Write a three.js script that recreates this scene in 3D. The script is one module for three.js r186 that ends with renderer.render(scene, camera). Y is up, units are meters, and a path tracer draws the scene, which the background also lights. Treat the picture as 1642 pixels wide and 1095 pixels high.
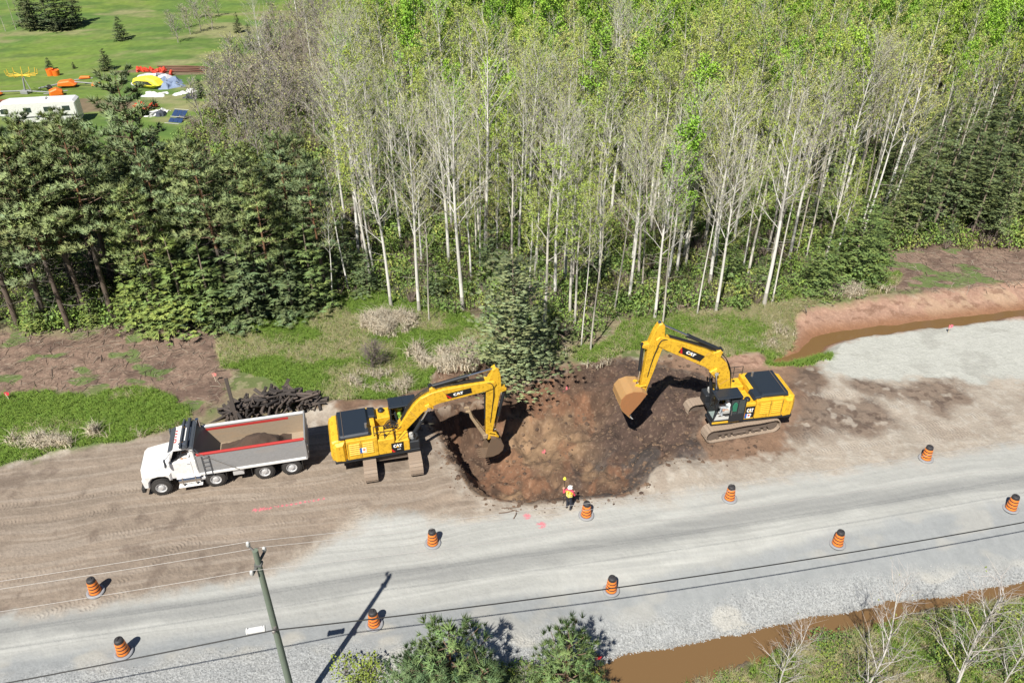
import * as THREE from 'three';
import { mergeGeometries } from 'three/addons/utils/BufferGeometryUtils.js';
import { RoundedBoxGeometry } from 'three/addons/geometries/RoundedBoxGeometry.js';
import { MarchingCubes } from 'three/addons/objects/MarchingCubes.js';

// ---------------------------------------------------------------- camera, sky, sun, exposure
const CAM_H = 33.5, PITCH = 33.5 * Math.PI / 180, FOC = 1277;      // metres above the road, tilt down, focal length in photo pixels
const scene = new THREE.Scene();
const camera = new THREE.PerspectiveCamera(2 * Math.atan(547.5 / FOC) * 180 / Math.PI, 1642 / 1095, 0.5, 3000);
camera.position.set(0, CAM_H, 0);
camera.rotation.set(-PITCH, 0, 0);
const renderer = new THREE.WebGLRenderer({ antialias: true });
renderer.toneMapping = THREE.LinearToneMapping;
renderer.toneMappingExposure = 1.47;
renderer.shadowMap.enabled = true;
const SUN_DIR = new THREE.Vector3(-0.30, 1, 0.72).normalize();

const skyTex = (() => {
  const W = 256, Hh = 128, d = new Float32Array(W * Hh * 4);
  for (let j = 0; j < Hh; j++) for (let i = 0; i < W; i++) {
    const el = (j + 0.5) / Hh * Math.PI - Math.PI / 2, az = (i + 0.5) / W * 2 * Math.PI - Math.PI;
    const s = Math.sin(el), k = (j * W + i) * 4;
    const dirx = Math.cos(el) * Math.cos(az), dirz = Math.cos(el) * Math.sin(az);
    const mu = Math.max(0, dirx * SUN_DIR.x + s * SUN_DIR.y + dirz * SUN_DIR.z);
    const h = Math.pow(1 - Math.max(0, s), 3.2), aur = 0.35 * Math.pow(mu, 12);
    let r = 0.13 + 0.42 * h + aur, g = 0.24 + 0.42 * h + aur, b = 0.52 + 0.30 * h + aur * 0.9;
    if (s < 0) { r = 0.2; g = 0.22; b = 0.18; }
    d[k] = r * 0.29; d[k + 1] = g * 0.29; d[k + 2] = b * 0.29; d[k + 3] = 1;
  }
  const t = new THREE.DataTexture(d, W, Hh, THREE.RGBAFormat, THREE.FloatType);
  t.mapping = THREE.EquirectangularReflectionMapping; t.magFilter = THREE.LinearFilter; t.needsUpdate = true;
  return t;
})();
scene.background = skyTex; scene.environment = skyTex;

const sun = new THREE.DirectionalLight(new THREE.Color().setRGB(1.0, 0.95, 0.87), 4.9);
sun.position.copy(SUN_DIR).multiplyScalar(250).add(new THREE.Vector3(0, 0, -60));
sun.target.position.set(0, 0, -60);
sun.castShadow = true; sun.shadow.mapSize.set(4096, 4096);
Object.assign(sun.shadow.camera, { left: -160, right: 160, top: 160, bottom: -160, near: 1, far: 600 });
scene.add(sun, sun.target);

// ---------------------------------------------------------------- helpers
const R = (d) => d * Math.PI / 180;
const V = (x, y, z) => new THREE.Vector3(x, y, z);
function rng(seed) { let s = seed | 0; return () => { s = (s + 0x6d2b79f5) | 0; let t = Math.imul(s ^ (s >>> 15), 1 | s); t = (t + Math.imul(t ^ (t >>> 7), 61 | t)) ^ t; return ((t ^ (t >>> 14)) >>> 0) / 4294967296; }; }
const sstep = (a, b, x) => { const t = Math.min(1, Math.max(0, (x - a) / (b - a))); return t * t * (3 - 2 * t); };
const lerp = (a, b, t) => a + (b - a) * t;
const clamp = (x, a, b) => Math.min(b, Math.max(a, x));
// photo pixel -> point at height h (a pixel gives a direction, the ground gives the distance)
const SP = Math.sin(PITCH), CP = Math.cos(PITCH);
function G(u, v, h = 0) {
  const x = (u - 821) / FOC, y = -(v - 547.5) / FOC;
  const dy = -SP + y * CP, dz = -CP - y * SP, t = (h - CAM_H) / dy;
  return V(x * t, h, dz * t);
}
function project(x, y, z) {
  const q = y - CAM_H, dep = -q * SP - z * CP, up = q * CP - z * SP;
  return [821 + FOC * x / dep, 547.5 - FOC * up / dep];
}
// height above `base` at which a vertical thing reaches photo row v
function heightTo(base, v) { let lo = 0, hi = 45; for (let i = 0; i < 40; i++) { const m = (lo + hi) / 2; if (project(base.x, base.y + m, base.z)[1] > v) lo = m; else hi = m; } return lo; }

const taken = {};
function numbered(n) { if (!(n in taken)) { taken[n] = 0; return n; } taken[n]++; return n + '_' + String(taken[n]).padStart(3, '0'); }
function tag(o, label, category, group, kind) { if (label) o.userData.label = label; if (category) o.userData.category = category; if (group) o.userData.group = group; if (kind) o.userData.kind = kind; return o; }
function thing(name, label, category, pos = [0, 0, 0], turn = 0, group) {
  const o = new THREE.Group(); o.name = numbered(name); scene.add(o); o.position.set(...(pos.isVector3 ? [pos.x, pos.y, pos.z] : pos)); o.rotation.y = turn;
  return tag(o, label, category, group);
}
function mesh(name, geo, mat, parent) { const m = new THREE.Mesh(Array.isArray(geo) ? join(geo) : geo, mat); m.castShadow = m.receiveShadow = true; m.name = parent ? name : numbered(name); (parent || scene).add(m); return m; }
function join(list) {
  const gs = list.flat(9).filter(Boolean).map((g) => { let q = g.index ? g.toNonIndexed() : g; for (const k of Object.keys(q.attributes)) if (!['position', 'normal', 'uv'].includes(k)) q.deleteAttribute(k); if (!q.attributes.uv) q.setAttribute('uv', new THREE.BufferAttribute(new Float32Array(q.attributes.position.count * 2), 2)); q.clearGroups && q.clearGroups(); return q; });
  return gs.length === 1 ? gs[0] : mergeGeometries(gs, false);
}
const mtx = (x, y, z, rx = 0, ry = 0, rz = 0) => new THREE.Matrix4().compose(V(x, y, z), new THREE.Quaternion().setFromEuler(new THREE.Euler(rx, ry, rz)), V(1, 1, 1));
function box(w, h, d, x = 0, y = 0, z = 0, r = 0, rx = 0, ry = 0, rz = 0) { const g = r > 0 ? new RoundedBoxGeometry(w, h, d, 2, Math.min(r, w / 2.01, h / 2.01, d / 2.01)) : new THREE.BoxGeometry(w, h, d); return g.applyMatrix4(mtx(x, y, z, rx, ry, rz)); }
function cyl(r0, r1, h, x = 0, y = 0, z = 0, axis = 'y', seg = 16, open = false) { const g = new THREE.CylinderGeometry(r1, r0, h, seg, 1, open); if (axis === 'x') g.rotateZ(-Math.PI / 2); if (axis === 'z') g.rotateX(Math.PI / 2); return g.translate(x, y, z); }
function rod(a, b, r, seg = 8, r2 = r) {   // a, b as [x, y, z]
  const A = V(...a), B = V(...b), d = B.clone().sub(A), L = d.length();
  const g = new THREE.CylinderGeometry(r2, r, L, seg, 1);
  g.applyQuaternion(new THREE.Quaternion().setFromUnitVectors(V(0, 1, 0), d.normalize()));
  return g.translate((A.x + B.x) / 2, (A.y + B.y) / 2, (A.z + B.z) / 2);
}
function tubeCurve(pts, r, seg = 24, sides = 6) { return new THREE.TubeGeometry(new THREE.CatmullRomCurve3(pts.map((p) => V(...p))), seg, r, sides, false); }
// side profile [[x, y], ...] extruded across z, centred, with a chamfer
function plate(pts, width, z = 0, bevel = 0.02) {
  const s = new THREE.Shape(pts.map((p) => new THREE.Vector2(p[0], p[1])));
  const b = Math.min(bevel, width * 0.4);
  const g = new THREE.ExtrudeGeometry(s, { depth: width - 2 * b, bevelEnabled: b > 0, bevelThickness: b, bevelSize: b, bevelOffset: -b, bevelSegments: 1, curveSegments: 8 });
  return g.translate(0, 0, z - width / 2 + b);
}
// gathers triangles with vertex colours: foliage, trunks, blades
class GB {
  constructor() { this.p = []; this.n = []; this.c = []; }
  vert(x, y, z, nx, ny, nz, c) { this.p.push(x, y, z); this.n.push(nx, ny, nz); this.c.push(c[0], c[1], c[2]); }
  tri(a, b, c, col, nrm) {
    let n = nrm;
    if (n) { const ux = b[0] - a[0], uy = b[1] - a[1], uz = b[2] - a[2], vx = c[0] - a[0], vy = c[1] - a[1], vz = c[2] - a[2]; if ((uy * vz - uz * vy) * n[0] + (uz * vx - ux * vz) * n[1] + (ux * vy - uy * vx) * n[2] < 0) { const t = b; b = c; c = t; } }
    if (!n) { const ux = b[0] - a[0], uy = b[1] - a[1], uz = b[2] - a[2], vx = c[0] - a[0], vy = c[1] - a[1], vz = c[2] - a[2]; n = [uy * vz - uz * vy, uz * vx - ux * vz, ux * vy - uy * vx]; const l = Math.hypot(...n) || 1; n = n.map((q) => q / l); }
    for (const q of [a, b, c]) this.vert(q[0], q[1], q[2], n[0], n[1], n[2], col);
  }
  tube(path, rad, sides, colf) {
    const rings = [];
    for (let i = 0; i < path.length; i++) {
      const a = path[Math.max(0, i - 1)], b = path[Math.min(path.length - 1, i + 1)];
      const d = V(b[0] - a[0], b[1] - a[1], b[2] - a[2]).normalize();
      const u = Math.abs(d.y) > 0.9 ? V(1, 0, 0) : V(0, 1, 0); const s = u.clone().cross(d).normalize(), t = d.clone().cross(s);
      const ring = [];
      for (let k = 0; k < sides; k++) { const w = k / sides * 2 * Math.PI, cx = Math.cos(w), sx = Math.sin(w); const n = [s.x * cx + t.x * sx, s.y * cx + t.y * sx, s.z * cx + t.z * sx]; ring.push([path[i][0] + n[0] * rad[i], path[i][1] + n[1] * rad[i], path[i][2] + n[2] * rad[i], ...n]); }
      rings.push(ring);
    }
    for (let i = 0; i + 1 < rings.length; i++) { const col = typeof colf === 'function' ? colf(i) : colf; for (let k = 0; k < sides; k++) { const a = rings[i][k], b = rings[i][(k + 1) % sides], c = rings[i + 1][k], d = rings[i + 1][(k + 1) % sides]; for (const q of [a, b, c, b, d, c]) this.vert(q[0], q[1], q[2], q[3], q[4], q[5], col); } }
  }
  geo() { const g = new THREE.BufferGeometry(); g.setAttribute('position', new THREE.Float32BufferAttribute(this.p, 3)); g.setAttribute('normal', new THREE.Float32BufferAttribute(this.n, 3)); g.setAttribute('color', new THREE.Float32BufferAttribute(this.c, 3)); return g; }
}
// fast tiling value noise
const NT = (() => { const r = rng(77), a = new Float32Array(65536); for (let i = 0; i < 65536; i++) a[i] = r(); return a; })();
function vn(x, y) { const xi = Math.floor(x), yi = Math.floor(y); let fx = x - xi, fy = y - yi; fx = fx * fx * (3 - 2 * fx); fy = fy * fy * (3 - 2 * fy); const a = xi & 255, b = (xi + 1) & 255, c = (yi & 255) << 8, d = ((yi + 1) & 255) << 8; const p = NT[a | c], q = NT[b | c], s = NT[a | d], t = NT[b | d]; return p + (q - p) * fx + (s - p) * fy + (p - q - s + t) * fx * fy; }
function fbm(x, y, o = 4) { let s = 0, a = 0.5, n = 0; for (let i = 0; i < o; i++) { s += a * vn(x, y); n += a; a *= 0.5; const t = x; x = x * 1.73 + y * 1.02 + 17.3; y = y * 1.73 - t * 1.02 + 5.1; } return s / n; }

const col = (r, g, b) => new THREE.Color().setRGB(r, g, b);
const std = (c, rough = 0.8, metal = 0, extra = {}) => new THREE.MeshStandardMaterial({ color: Array.isArray(c) ? col(...c) : c, roughness: rough, metalness: metal, ...extra });
// worn, dusty paint: a faint blotchy tint and a fine grain
function grimeTex(seed, lo, hi, dust, amount, n = 256) {
  const d = new Uint8Array(n * n * 4), sc = 8 / n;
  for (let j = 0; j < n; j++) for (let i = 0; i < n; i++) {
    const a = fbm(i * sc * 0.9 + seed * 31, j * sc * 0.9 + seed * 7, 5), b = fbm(i * sc * 9 + seed, j * sc * 9 + 3 * seed, 3), k = (j * n + i) * 4;
    const m = clamp((a - 0.52) * 5, 0, 1) * amount, l = lo + (hi - lo) * b;
    for (let q = 0; q < 3; q++) d[k + q] = 255 * Math.pow(clamp(l * (1 - m) + dust[q] * m, 0, 1), 1 / 2.2);
    d[k + 3] = 255;
  }
  const t = new THREE.DataTexture(d, n, n, THREE.RGBAFormat); t.colorSpace = THREE.SRGBColorSpace; t.wrapS = t.wrapT = THREE.RepeatWrapping; t.magFilter = THREE.LinearFilter; t.needsUpdate = true; return t;
}
// ---------------------------------------------------------------- the lie of the land
const NX0 = -52, NX1 = 52, NZ0 = -66, NZ1 = -14;                    // the finely built part of the site
class Field {                                                       // signed distance to an outline, kept on a grid
  constructor(pts) {
    this.pts = pts; this.x0 = -56; this.z0 = -72; this.s = 0.3; this.w = 375; this.h = 208; this.a = new Float32Array(this.w * this.h);
    for (let j = 0; j < this.h; j++) for (let i = 0; i < this.w; i++) this.a[j * this.w + i] = Field.dist(pts, this.x0 + i * this.s, this.z0 + j * this.s);
  }
  static dist(p, x, z) {
    let best = 1e9, inside = false;
    for (let i = 0, j = p.length - 1; i < p.length; j = i++) {
      const ax = p[j][0], az = p[j][1], bx = p[i][0], bz = p[i][1], dx = bx - ax, dz = bz - az;
      const t = clamp(((x - ax) * dx + (z - az) * dz) / (dx * dx + dz * dz || 1), 0, 1), ex = x - ax - t * dx, ez = z - az - t * dz; const d = ex * ex + ez * ez; if (d < best) best = d;
      if ((az > z) !== (bz > z) && x < (bx - ax) * (z - az) / (bz - az) + ax) inside = !inside;
    }
    return (inside ? -1 : 1) * Math.sqrt(best);
  }
  at(x, z) {
    const u = clamp((x - this.x0) / this.s, 0, this.w - 1.001), v = clamp((z - this.z0) / this.s, 0, this.h - 1.001), i = u | 0, j = v | 0, f = u - i, g = v - j, k = j * this.w + i, a = this.a;
    return a[k] * (1 - f) * (1 - g) + a[k + 1] * f * (1 - g) + a[k + this.w] * (1 - f) * g + a[k + this.w + 1] * f * g;
  }
}
const area = (px, h = 0) => new Field(px.map(([u, v]) => { const p = G(u, v, h); return [p.x, p.z]; }));
const line = (px, h = 0) => px.map(([u, v]) => { const p = G(u, v, h); return [p.x, p.z]; });
function lineZ(l, x) { if (x <= l[0][0]) { const s = (l[1][1] - l[0][1]) / (l[1][0] - l[0][0]); return l[0][1] + s * (x - l[0][0]); } for (let i = 0; i + 1 < l.length; i++) if (x <= l[i + 1][0] || i === l.length - 2) return l[i][1] + (l[i + 1][1] - l[i][1]) * (x - l[i][0]) / (l[i + 1][0] - l[i][0]); }

const F = {
  pit: area([[676, 676], [700, 660], [735, 648], [775, 640], [812, 624], [870, 606], [905, 592], [960, 578], [1010, 574], [1060, 585], [1130, 598], [1150, 650], [1118, 700], [1140, 735], [1095, 738], [1055, 752], [1040, 778], [1010, 794], [960, 802], [900, 805], [840, 808], [800, 806], [770, 795], [745, 778], [730, 755], [716, 735], [704, 715], [698, 695]]),
  soil: area([[640, 640], [700, 600], [712, 582], [740, 580], [775, 596], [800, 612], [880, 590], [960, 575], [1040, 575], [1110, 566], [1190, 572], [1290, 580], [1318, 600], [1312, 650], [1290, 690], [1250, 720], [1180, 735], [1140, 740], [1060, 720], [900, 690], [720, 680], [560, 660], [510, 655], [500, 650]]),
  grassL: area([[-90, 668], [0, 640], [60, 630], [140, 632], [215, 625], [270, 640], [295, 655], [290, 675], [240, 690], [200, 705], [130, 715], [60, 735], [0, 745], [-90, 760]]),
  grassC: area([[345, 560], [385, 520], [450, 500], [540, 470], [600, 455], [660, 490], [740, 505], [800, 540], [780, 590], [720, 590], [690, 615], [600, 640], [540, 643], [480, 640], [440, 615], [390, 600], [360, 585]]),
  grassR: area([[900, 560], [960, 560], [1030, 505], [1180, 500], [1260, 470], [1390, 450], [1440, 440], [1420, 465], [1290, 490], [1272, 510], [1265, 545], [1235, 562], [1150, 568], [1080, 560], [1010, 560], [940, 585]]),
  slashL: area([[-90, 545], [0, 535], [100, 545], [200, 525], [350, 530], [360, 560], [385, 600], [330, 660], [295, 660], [215, 620], [140, 628], [0, 640], [-90, 662]]),
  slashR: area([[1395, 400], [1450, 372], [1560, 354], [1650, 330], [1850, 306], [1850, 425], [1650, 455], [1500, 465], [1420, 470], [1405, 440]]),
  clay: area([[1270, 502], [1300, 492], [1420, 476], [1560, 460], [1700, 440], [1850, 420], [1850, 500], [1642, 510], [1500, 524], [1400, 536], [1330, 546], [1300, 575], [1240, 592], [1100, 582], [1100, 570], [1200, 565], [1262, 558]]),
  gravelR: area([[1312, 566], [1325, 540], [1400, 530], [1500, 519], [1642, 499], [1850, 475], [1850, 590], [1642, 612], [1540, 606], [1420, 608], [1330, 602]]),
  strip: area([[1232, 578], [1280, 571], [1330, 566], [1332, 574], [1280, 584], [1235, 586]]),
  dirtL: area([[-90, 760], [60, 735], [200, 705], [300, 690], [520, 675], [560, 650], [700, 640], [712, 720], [735, 780], [800, 812], [770, 826], [640, 820], [575, 824], [540, 850], [500, 880], [440, 910], [300, 945], [150, 972], [0, 990], [-90, 1004]]),
  churned: area([[1282, 590], [1312, 586], [1325, 635], [1400, 640], [1445, 670], [1400, 700], [1330, 692], [1285, 712], [1255, 700], [1280, 650]]),
  churned2: area([[1500, 605], [1530, 590], [1548, 640], [1510, 665], [1450, 640], [1360, 625], [1365, 605], [1440, 620]]),
  road: area([[-120, 1006], [0, 992], [150, 974], [300, 950], [400, 930], [470, 905], [530, 865], [585, 830], [640, 828], [700, 836], [800, 830], [900, 816], [1000, 808], [1100, 800], [1200, 778], [1400, 748], [1642, 715], [1850, 690], [1850, 880], [1642, 900], [1500, 925], [1300, 965], [1150, 1000], [1000, 1045], [900, 1200], [-120, 1200]]),
  forest: area([[-500, 520], [0, 527], [200, 515], [350, 517], [450, 496], [540, 475], [600, 462], [680, 492], [760, 505], [900, 552], [1000, 505], [1200, 490], [1285, 470], [1400, 445], [1420, 382], [1500, 364], [1642, 332], [2000, 300], [2400, -50], [-900, -50]]),
  waterR: area([[1246, 590], [1290, 578], [1312, 570], [1322, 556], [1345, 547], [1420, 536], [1520, 524], [1642, 507], [1900, 480], [1900, 472], [1642, 499], [1500, 515], [1400, 527], [1340, 534], [1305, 541], [1295, 552], [1285, 566], [1245, 577]], -1.0),
  waterF: area([[948, 1066], [1000, 1056], [1060, 1046], [1120, 1032], [1180, 1022], [1235, 1008], [1290, 996], [1360, 986], [1420, 976], [1480, 966], [1540, 958], [1642, 940], [1850, 905], [1850, 925], [1642, 953], [1560, 963], [1500, 973], [1440, 986], [1380, 999], [1300, 1020], [1250, 1036], [1180, 1066], [1100, 1096], [1040, 1130], [900, 1200], [890, 1120]], -1.5),
};
const L = {
  waterR: line([[1100, 590], [1290, 566], [1340, 541], [1500, 520], [1642, 503], [1900, 476]], -1.0),
  waterF: line([[890, 1100], [1100, 1060], [1300, 1015], [1480, 974], [1642, 948], [1850, 912]], -1.5),
  band1: line([[-100, 1022], [0, 1010], [200, 985], [420, 958], [540, 938], [723, 913], [869, 892], [1015, 866], [1164, 834], [1300, 811], [1450, 791], [1642, 768], [1900, 738]]),
  band2: line([[-100, 1080], [0, 1066], [400, 1006], [600, 986], [980, 936], [1164, 894], [1300, 862], [1450, 829], [1642, 800], [1900, 765]]),
  north: line([[-100, 752], [200, 712], [300, 690], [520, 655], [700, 606], [880, 592], [1100, 572], [1260, 565], [1300, 510], [1450, 478], [1642, 455], [1900, 420]]),
  stone: line([[-100, 1110], [0, 1092], [350, 1048], [480, 1034], [600, 1040], [900, 1000], [1100, 965], [1200, 930], [1400, 905], [1642, 880], [1900, 850]]),
};
const pitDepth = [[740, 700, 2.7], [760, 740, 3.0], [800, 780, 2.8], [850, 790, 2.3], [850, 720, 2.4], [830, 650, 1.1], [780, 650, 1.5], [720, 670, 1.8], [900, 620, 0.5], [930, 690, 1.5], [930, 760, 1.7], [1000, 770, 1.2], [1000, 700, 0.9], [1060, 740, 0.35], [1060, 640, 0.0], [980, 600, 0.2], [1110, 680, 0], [1120, 740, 0], [1100, 620, 0]].map(([u, v, d]) => { const p = G(u, v, -d); return [p.x, p.z, d]; });
const mounds = [[1085, 648, 3.2, 2.4, 0.75], [735, 604, 1.9, 1.2, 1.15], [765, 606, 1.3, 0.9, 0.6], [1082, 762, 2.0, 1.3, 0.45], [720, 770, 1.2, 1.6, 0.22], [640, 655, 4, 0.8, 0.3], [540, 655, 3, 0.9, 0.35], [1085, 722, 1.8, 0.8, 0.25], [1300, 620, 1.5, 1.5, 0.2], [1230, 540, 0.8, 0.6, 0.5]].map(([u, v, rx, rz, h]) => { const p = G(u, v); return [p.x, p.z, rx, rz, h]; });
const C15 = Math.cos(R(10.5)), S15 = Math.sin(R(10.5));
function ground(x, z) {
  const near = x > -60 && x < 60 && z > -75;
  let y = 0;
  if (near) {
    const wob = (fbm(x * 0.9, z * 0.9, 3) - 0.5);
    const fo = F.forest.at(x, z); y -= 0.5 * sstep(0.5, -6, fo);
    y += sstep(-1, 1, -F.slashL.at(x, z)) * (fbm(x * 1.2 + 9, z * 1.2, 3) - 0.4) * 0.35;
    const sd = F.pit.at(x, z) + wob * 0.7;
    if (sd < 0.3) {
      let a = 0, b = 0; for (const q of pitDepth) { const dx = x - q[0], dz = z - q[1], w = 1 / Math.pow(dx * dx + dz * dz + 0.3, 2); a += w * q[2]; b += w; }
      const steep = 1.6 + 0.9 * fbm(x * 0.6 + 2, z * 0.6, 2);
      y -= a / b * sstep(0.05, steep, -sd) * (0.93 + 0.14 * fbm(x * 1.7, z * 1.7, 2));
      y += sstep(0, 1, -sd) * ((fbm(x * 1.1 + 40, z * 1.1, 4) - 0.5) * 0.85 + (fbm(x * 3.1 + 8, z * 3.1, 2) - 0.5) * 0.3 + (vn(x * 2.4 + z * 1.2, z * 0.5 + 7) - 0.5) * 0.18);
    }
    for (const m of mounds) { const dx = (x - m[0]) / m[2], dz = (z - m[1]) / m[3], d = dx * dx + dz * dz; if (d < 2.2) y += m[4] * Math.pow(Math.max(0, 1 - d / 2.2), 1.5) * (0.75 + 0.5 * fbm(x * 1.6 + 3, z * 1.6, 3)); }
    // right-hand ditch
    let d = F.waterR.at(x, z) + wob * 0.35;
    if (d < 5 && x > 14) { const far = z < lineZ(L.waterR, x), s = (far ? 0.36 : 0.85) * (0.75 + 0.5 * fbm(x * 0.8 + 4, z * 0.8, 3)); const yy = d < 0 ? -1.06 - 0.4 * Math.min(1, -d) : -1.06 + d * s; if (yy < y) y = lerp(yy, y, sstep(2.2, 3.2, d)); }
    // foreground ditch: the stone slope runs down to it
    d = F.waterF.at(x, z) + wob * 0.3;
    if (z > -34) { const far = z < lineZ(L.waterF, x), sx = sstep(-3, 6, x); const s = far ? 0.33 : 0.22, yy = d < 0 ? -1.58 - 0.5 * Math.min(1, -d) : -1.58 + d * s; const lim = far ? 0 : -0.55; y = Math.min(y, lerp(Math.min(0, y), Math.min(lim, yy), sx)); if (!far && d > 0) y += (fbm(x * 0.7, z * 0.7, 3) - 0.5) * 0.4 * sx; }
    // left foreground shoulder falls away from the road
    const st = z - lineZ(L.stone, x); if (x < 6 && st > 1.5) y -= sstep(1.5, 8, st) * 1.3 * (1 - sstep(-3, 6, x));
    y += (fbm(x * 0.35, z * 0.35, 3) - 0.5) * 0.10;
    const dl = F.dirtL.at(x, z); if (dl < 0.5) { const l = x * S15 + z * C15, m = x * C15 - z * S15; y += sstep(0.5, -1, dl) * ((vn(l * 1.7 + 2 * fbm(x * 0.2, z * 0.2, 2), m * 0.1) - 0.5) * 0.07 + (fbm(x * 2, z * 2, 3) - 0.5) * 0.06); }
    const ch = Math.min(F.churned.at(x, z), F.churned2.at(x, z), F.soil.at(x, z)); if (ch < 0.5) y += sstep(0.5, -0.6, ch) * (fbm(x * 2.1, z * 2.1, 4) - 0.5) * 0.28;
  } else if (z > -300) y = -0.5 + 0.0;
  if (z < -72) { const t = sstep(-72, -110, z); y = lerp(y, -0.5 + (fbm(x * 0.02, z * 0.02, 2) - 0.5) * 3, t); }
  return y;
}
const meadowPts = line([[-700, 330], [0, 300], [230, 250], [280, 225], [310, 195], [352, 150], [408, 95], [462, 50], [525, 5], [590, -60], [-900, -60]]);
const brushPts = line([[352, 150], [408, 95], [462, 50], [525, 5], [570, 20], [570, 130], [500, 240], [400, 260], [310, 200]]);
const worn = [[165, 168, 6, 3.2], [120, 158, 4, 1.5], [295, 113, 7, 1.2], [240, 108, 7, 1.2]].map(([u, v, a, b]) => { const p = G(u, v); return [p.x, p.z, a, b]; });
const dry = [[330, 92, 12, 4], [240, 78, 10, 3], [360, 45, 7, 8], [400, 20, 16, 5], [205, 15, 6, 3], [300, 170, 7, 7], [330, 150, 8, 8], [20, 45, 18, 3]].map(([u, v, a, b]) => { const p = G(u, v); return [p.x, p.z, a, b]; });

// wheel and track prints pressed into the dirt: polyline, half width, pitch of the lugs
const prints = [[[[-60, 905], [120, 868], [300, 838], [470, 800], [600, 770]], 0.26, 0.2], [[[-60, 945], [140, 905], [320, 872], [500, 828]], 0.26, 0.2], [[[-60, 850], [150, 822], [330, 800], [520, 772]], 0.26, 0.2], [[[-60, 820], [150, 795], [260, 780]], 0.26, 0.2], [[[60, 990], [200, 930], [330, 850], [420, 790]], 0.26, 0.2], [[[120, 985], [260, 925], [390, 850], [480, 785]], 0.26, 0.2], [[[560, 800], [600, 850], [640, 890]], 0.36, 0.22], [[[640, 790], [690, 840]], 0.36, 0.22], [[[1290, 640], [1360, 630], [1430, 650], [1500, 640], [1560, 610]], 0.38, 0.22], [[[1270, 700], [1350, 690], [1440, 690], [1560, 665], [1642, 640]], 0.38, 0.22], [[[1300, 660], [1400, 665], [1480, 690], [1600, 690]], 0.38, 0.22], [[[1180, 745], [1300, 725], [1450, 705], [1642, 690]], 0.3, 0.2], [[[860, 700], [930, 650], [1000, 610]], 0.38, 0.22], [[[900, 740], [970, 690], [1050, 640]], 0.38, 0.22]].map(([px, w, p]) => { const l = line(px), a = []; let s = 0; for (let i = 0; i + 1 < l.length; i++) { const d = Math.hypot(l[i + 1][0] - l[i][0], l[i + 1][1] - l[i][1]); a.push([l[i][0], l[i][1], (l[i + 1][0] - l[i][0]) / d, (l[i + 1][1] - l[i][1]) / d, d, s]); s += d; } const xs = l.map((q) => q[0]), zs = l.map((q) => q[1]); return [a, w, p, Math.min(...xs) - 1, Math.max(...xs) + 1, Math.min(...zs) - 1, Math.max(...zs) + 1]; });
function printAt(x, z) { let out = 0; for (const [a, w, p, x0, x1, z0, z1] of prints) { if (x < x0 || x > x1 || z < z0 || z > z1) continue; for (const q of a) { const s = (x - q[0]) * q[2] + (z - q[1]) * q[3]; if (s < -0.1 || s > q[4] + 0.1) continue; const d = Math.abs((x - q[0]) * q[3] - (z - q[1]) * q[2]) + (vn(x * 1.2, z * 1.2) - 0.5) * 0.12; if (d < w) { const e = sstep(w, w - 0.08, d); out += e * (-0.35 + 0.65 * (Math.sin((s + q[5] + d * 0.35) / p * 6.283) > 0 ? 1 : -1)); } } } return out; }
// colour, relief and kind of the ground at a point; colours are those of the matter itself
const K = { road: 0, dirt: 1, pit: 2, verge: 3, clay: 4, forest: 5, bank: 6, slash: 7, meadow: 8 };
const KN = [['gravel_road', 'pale grey gravel haul road with worn wheel tracks'], ['dirt_ground', 'brown and beige packed dirt of the work area'], ['excavation_pit', 'open pit dug in dark brown soil between the two excavators'], ['grass_verge', 'green and straw coloured grassy ground by the forest edge'], ['clay_bank', 'pink clay bank of the roadside ditch'], ['forest_floor', 'dark leaf littered forest floor under the trees'], ['gravel_embankment', 'grey crushed stone shoulder sloping to the ditch'], ['brush_ground', 'brown churned ground strewn with wood debris'], ['meadow', 'bright green meadow behind the pines']];
const O = { r: 0, g: 0, b: 0, h: 0, k: 0 };
function mixTo(r, g, b, t) { O.r += (r - O.r) * t; O.g += (g - O.g) * t; O.b += (b - O.b) * t; }
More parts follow.
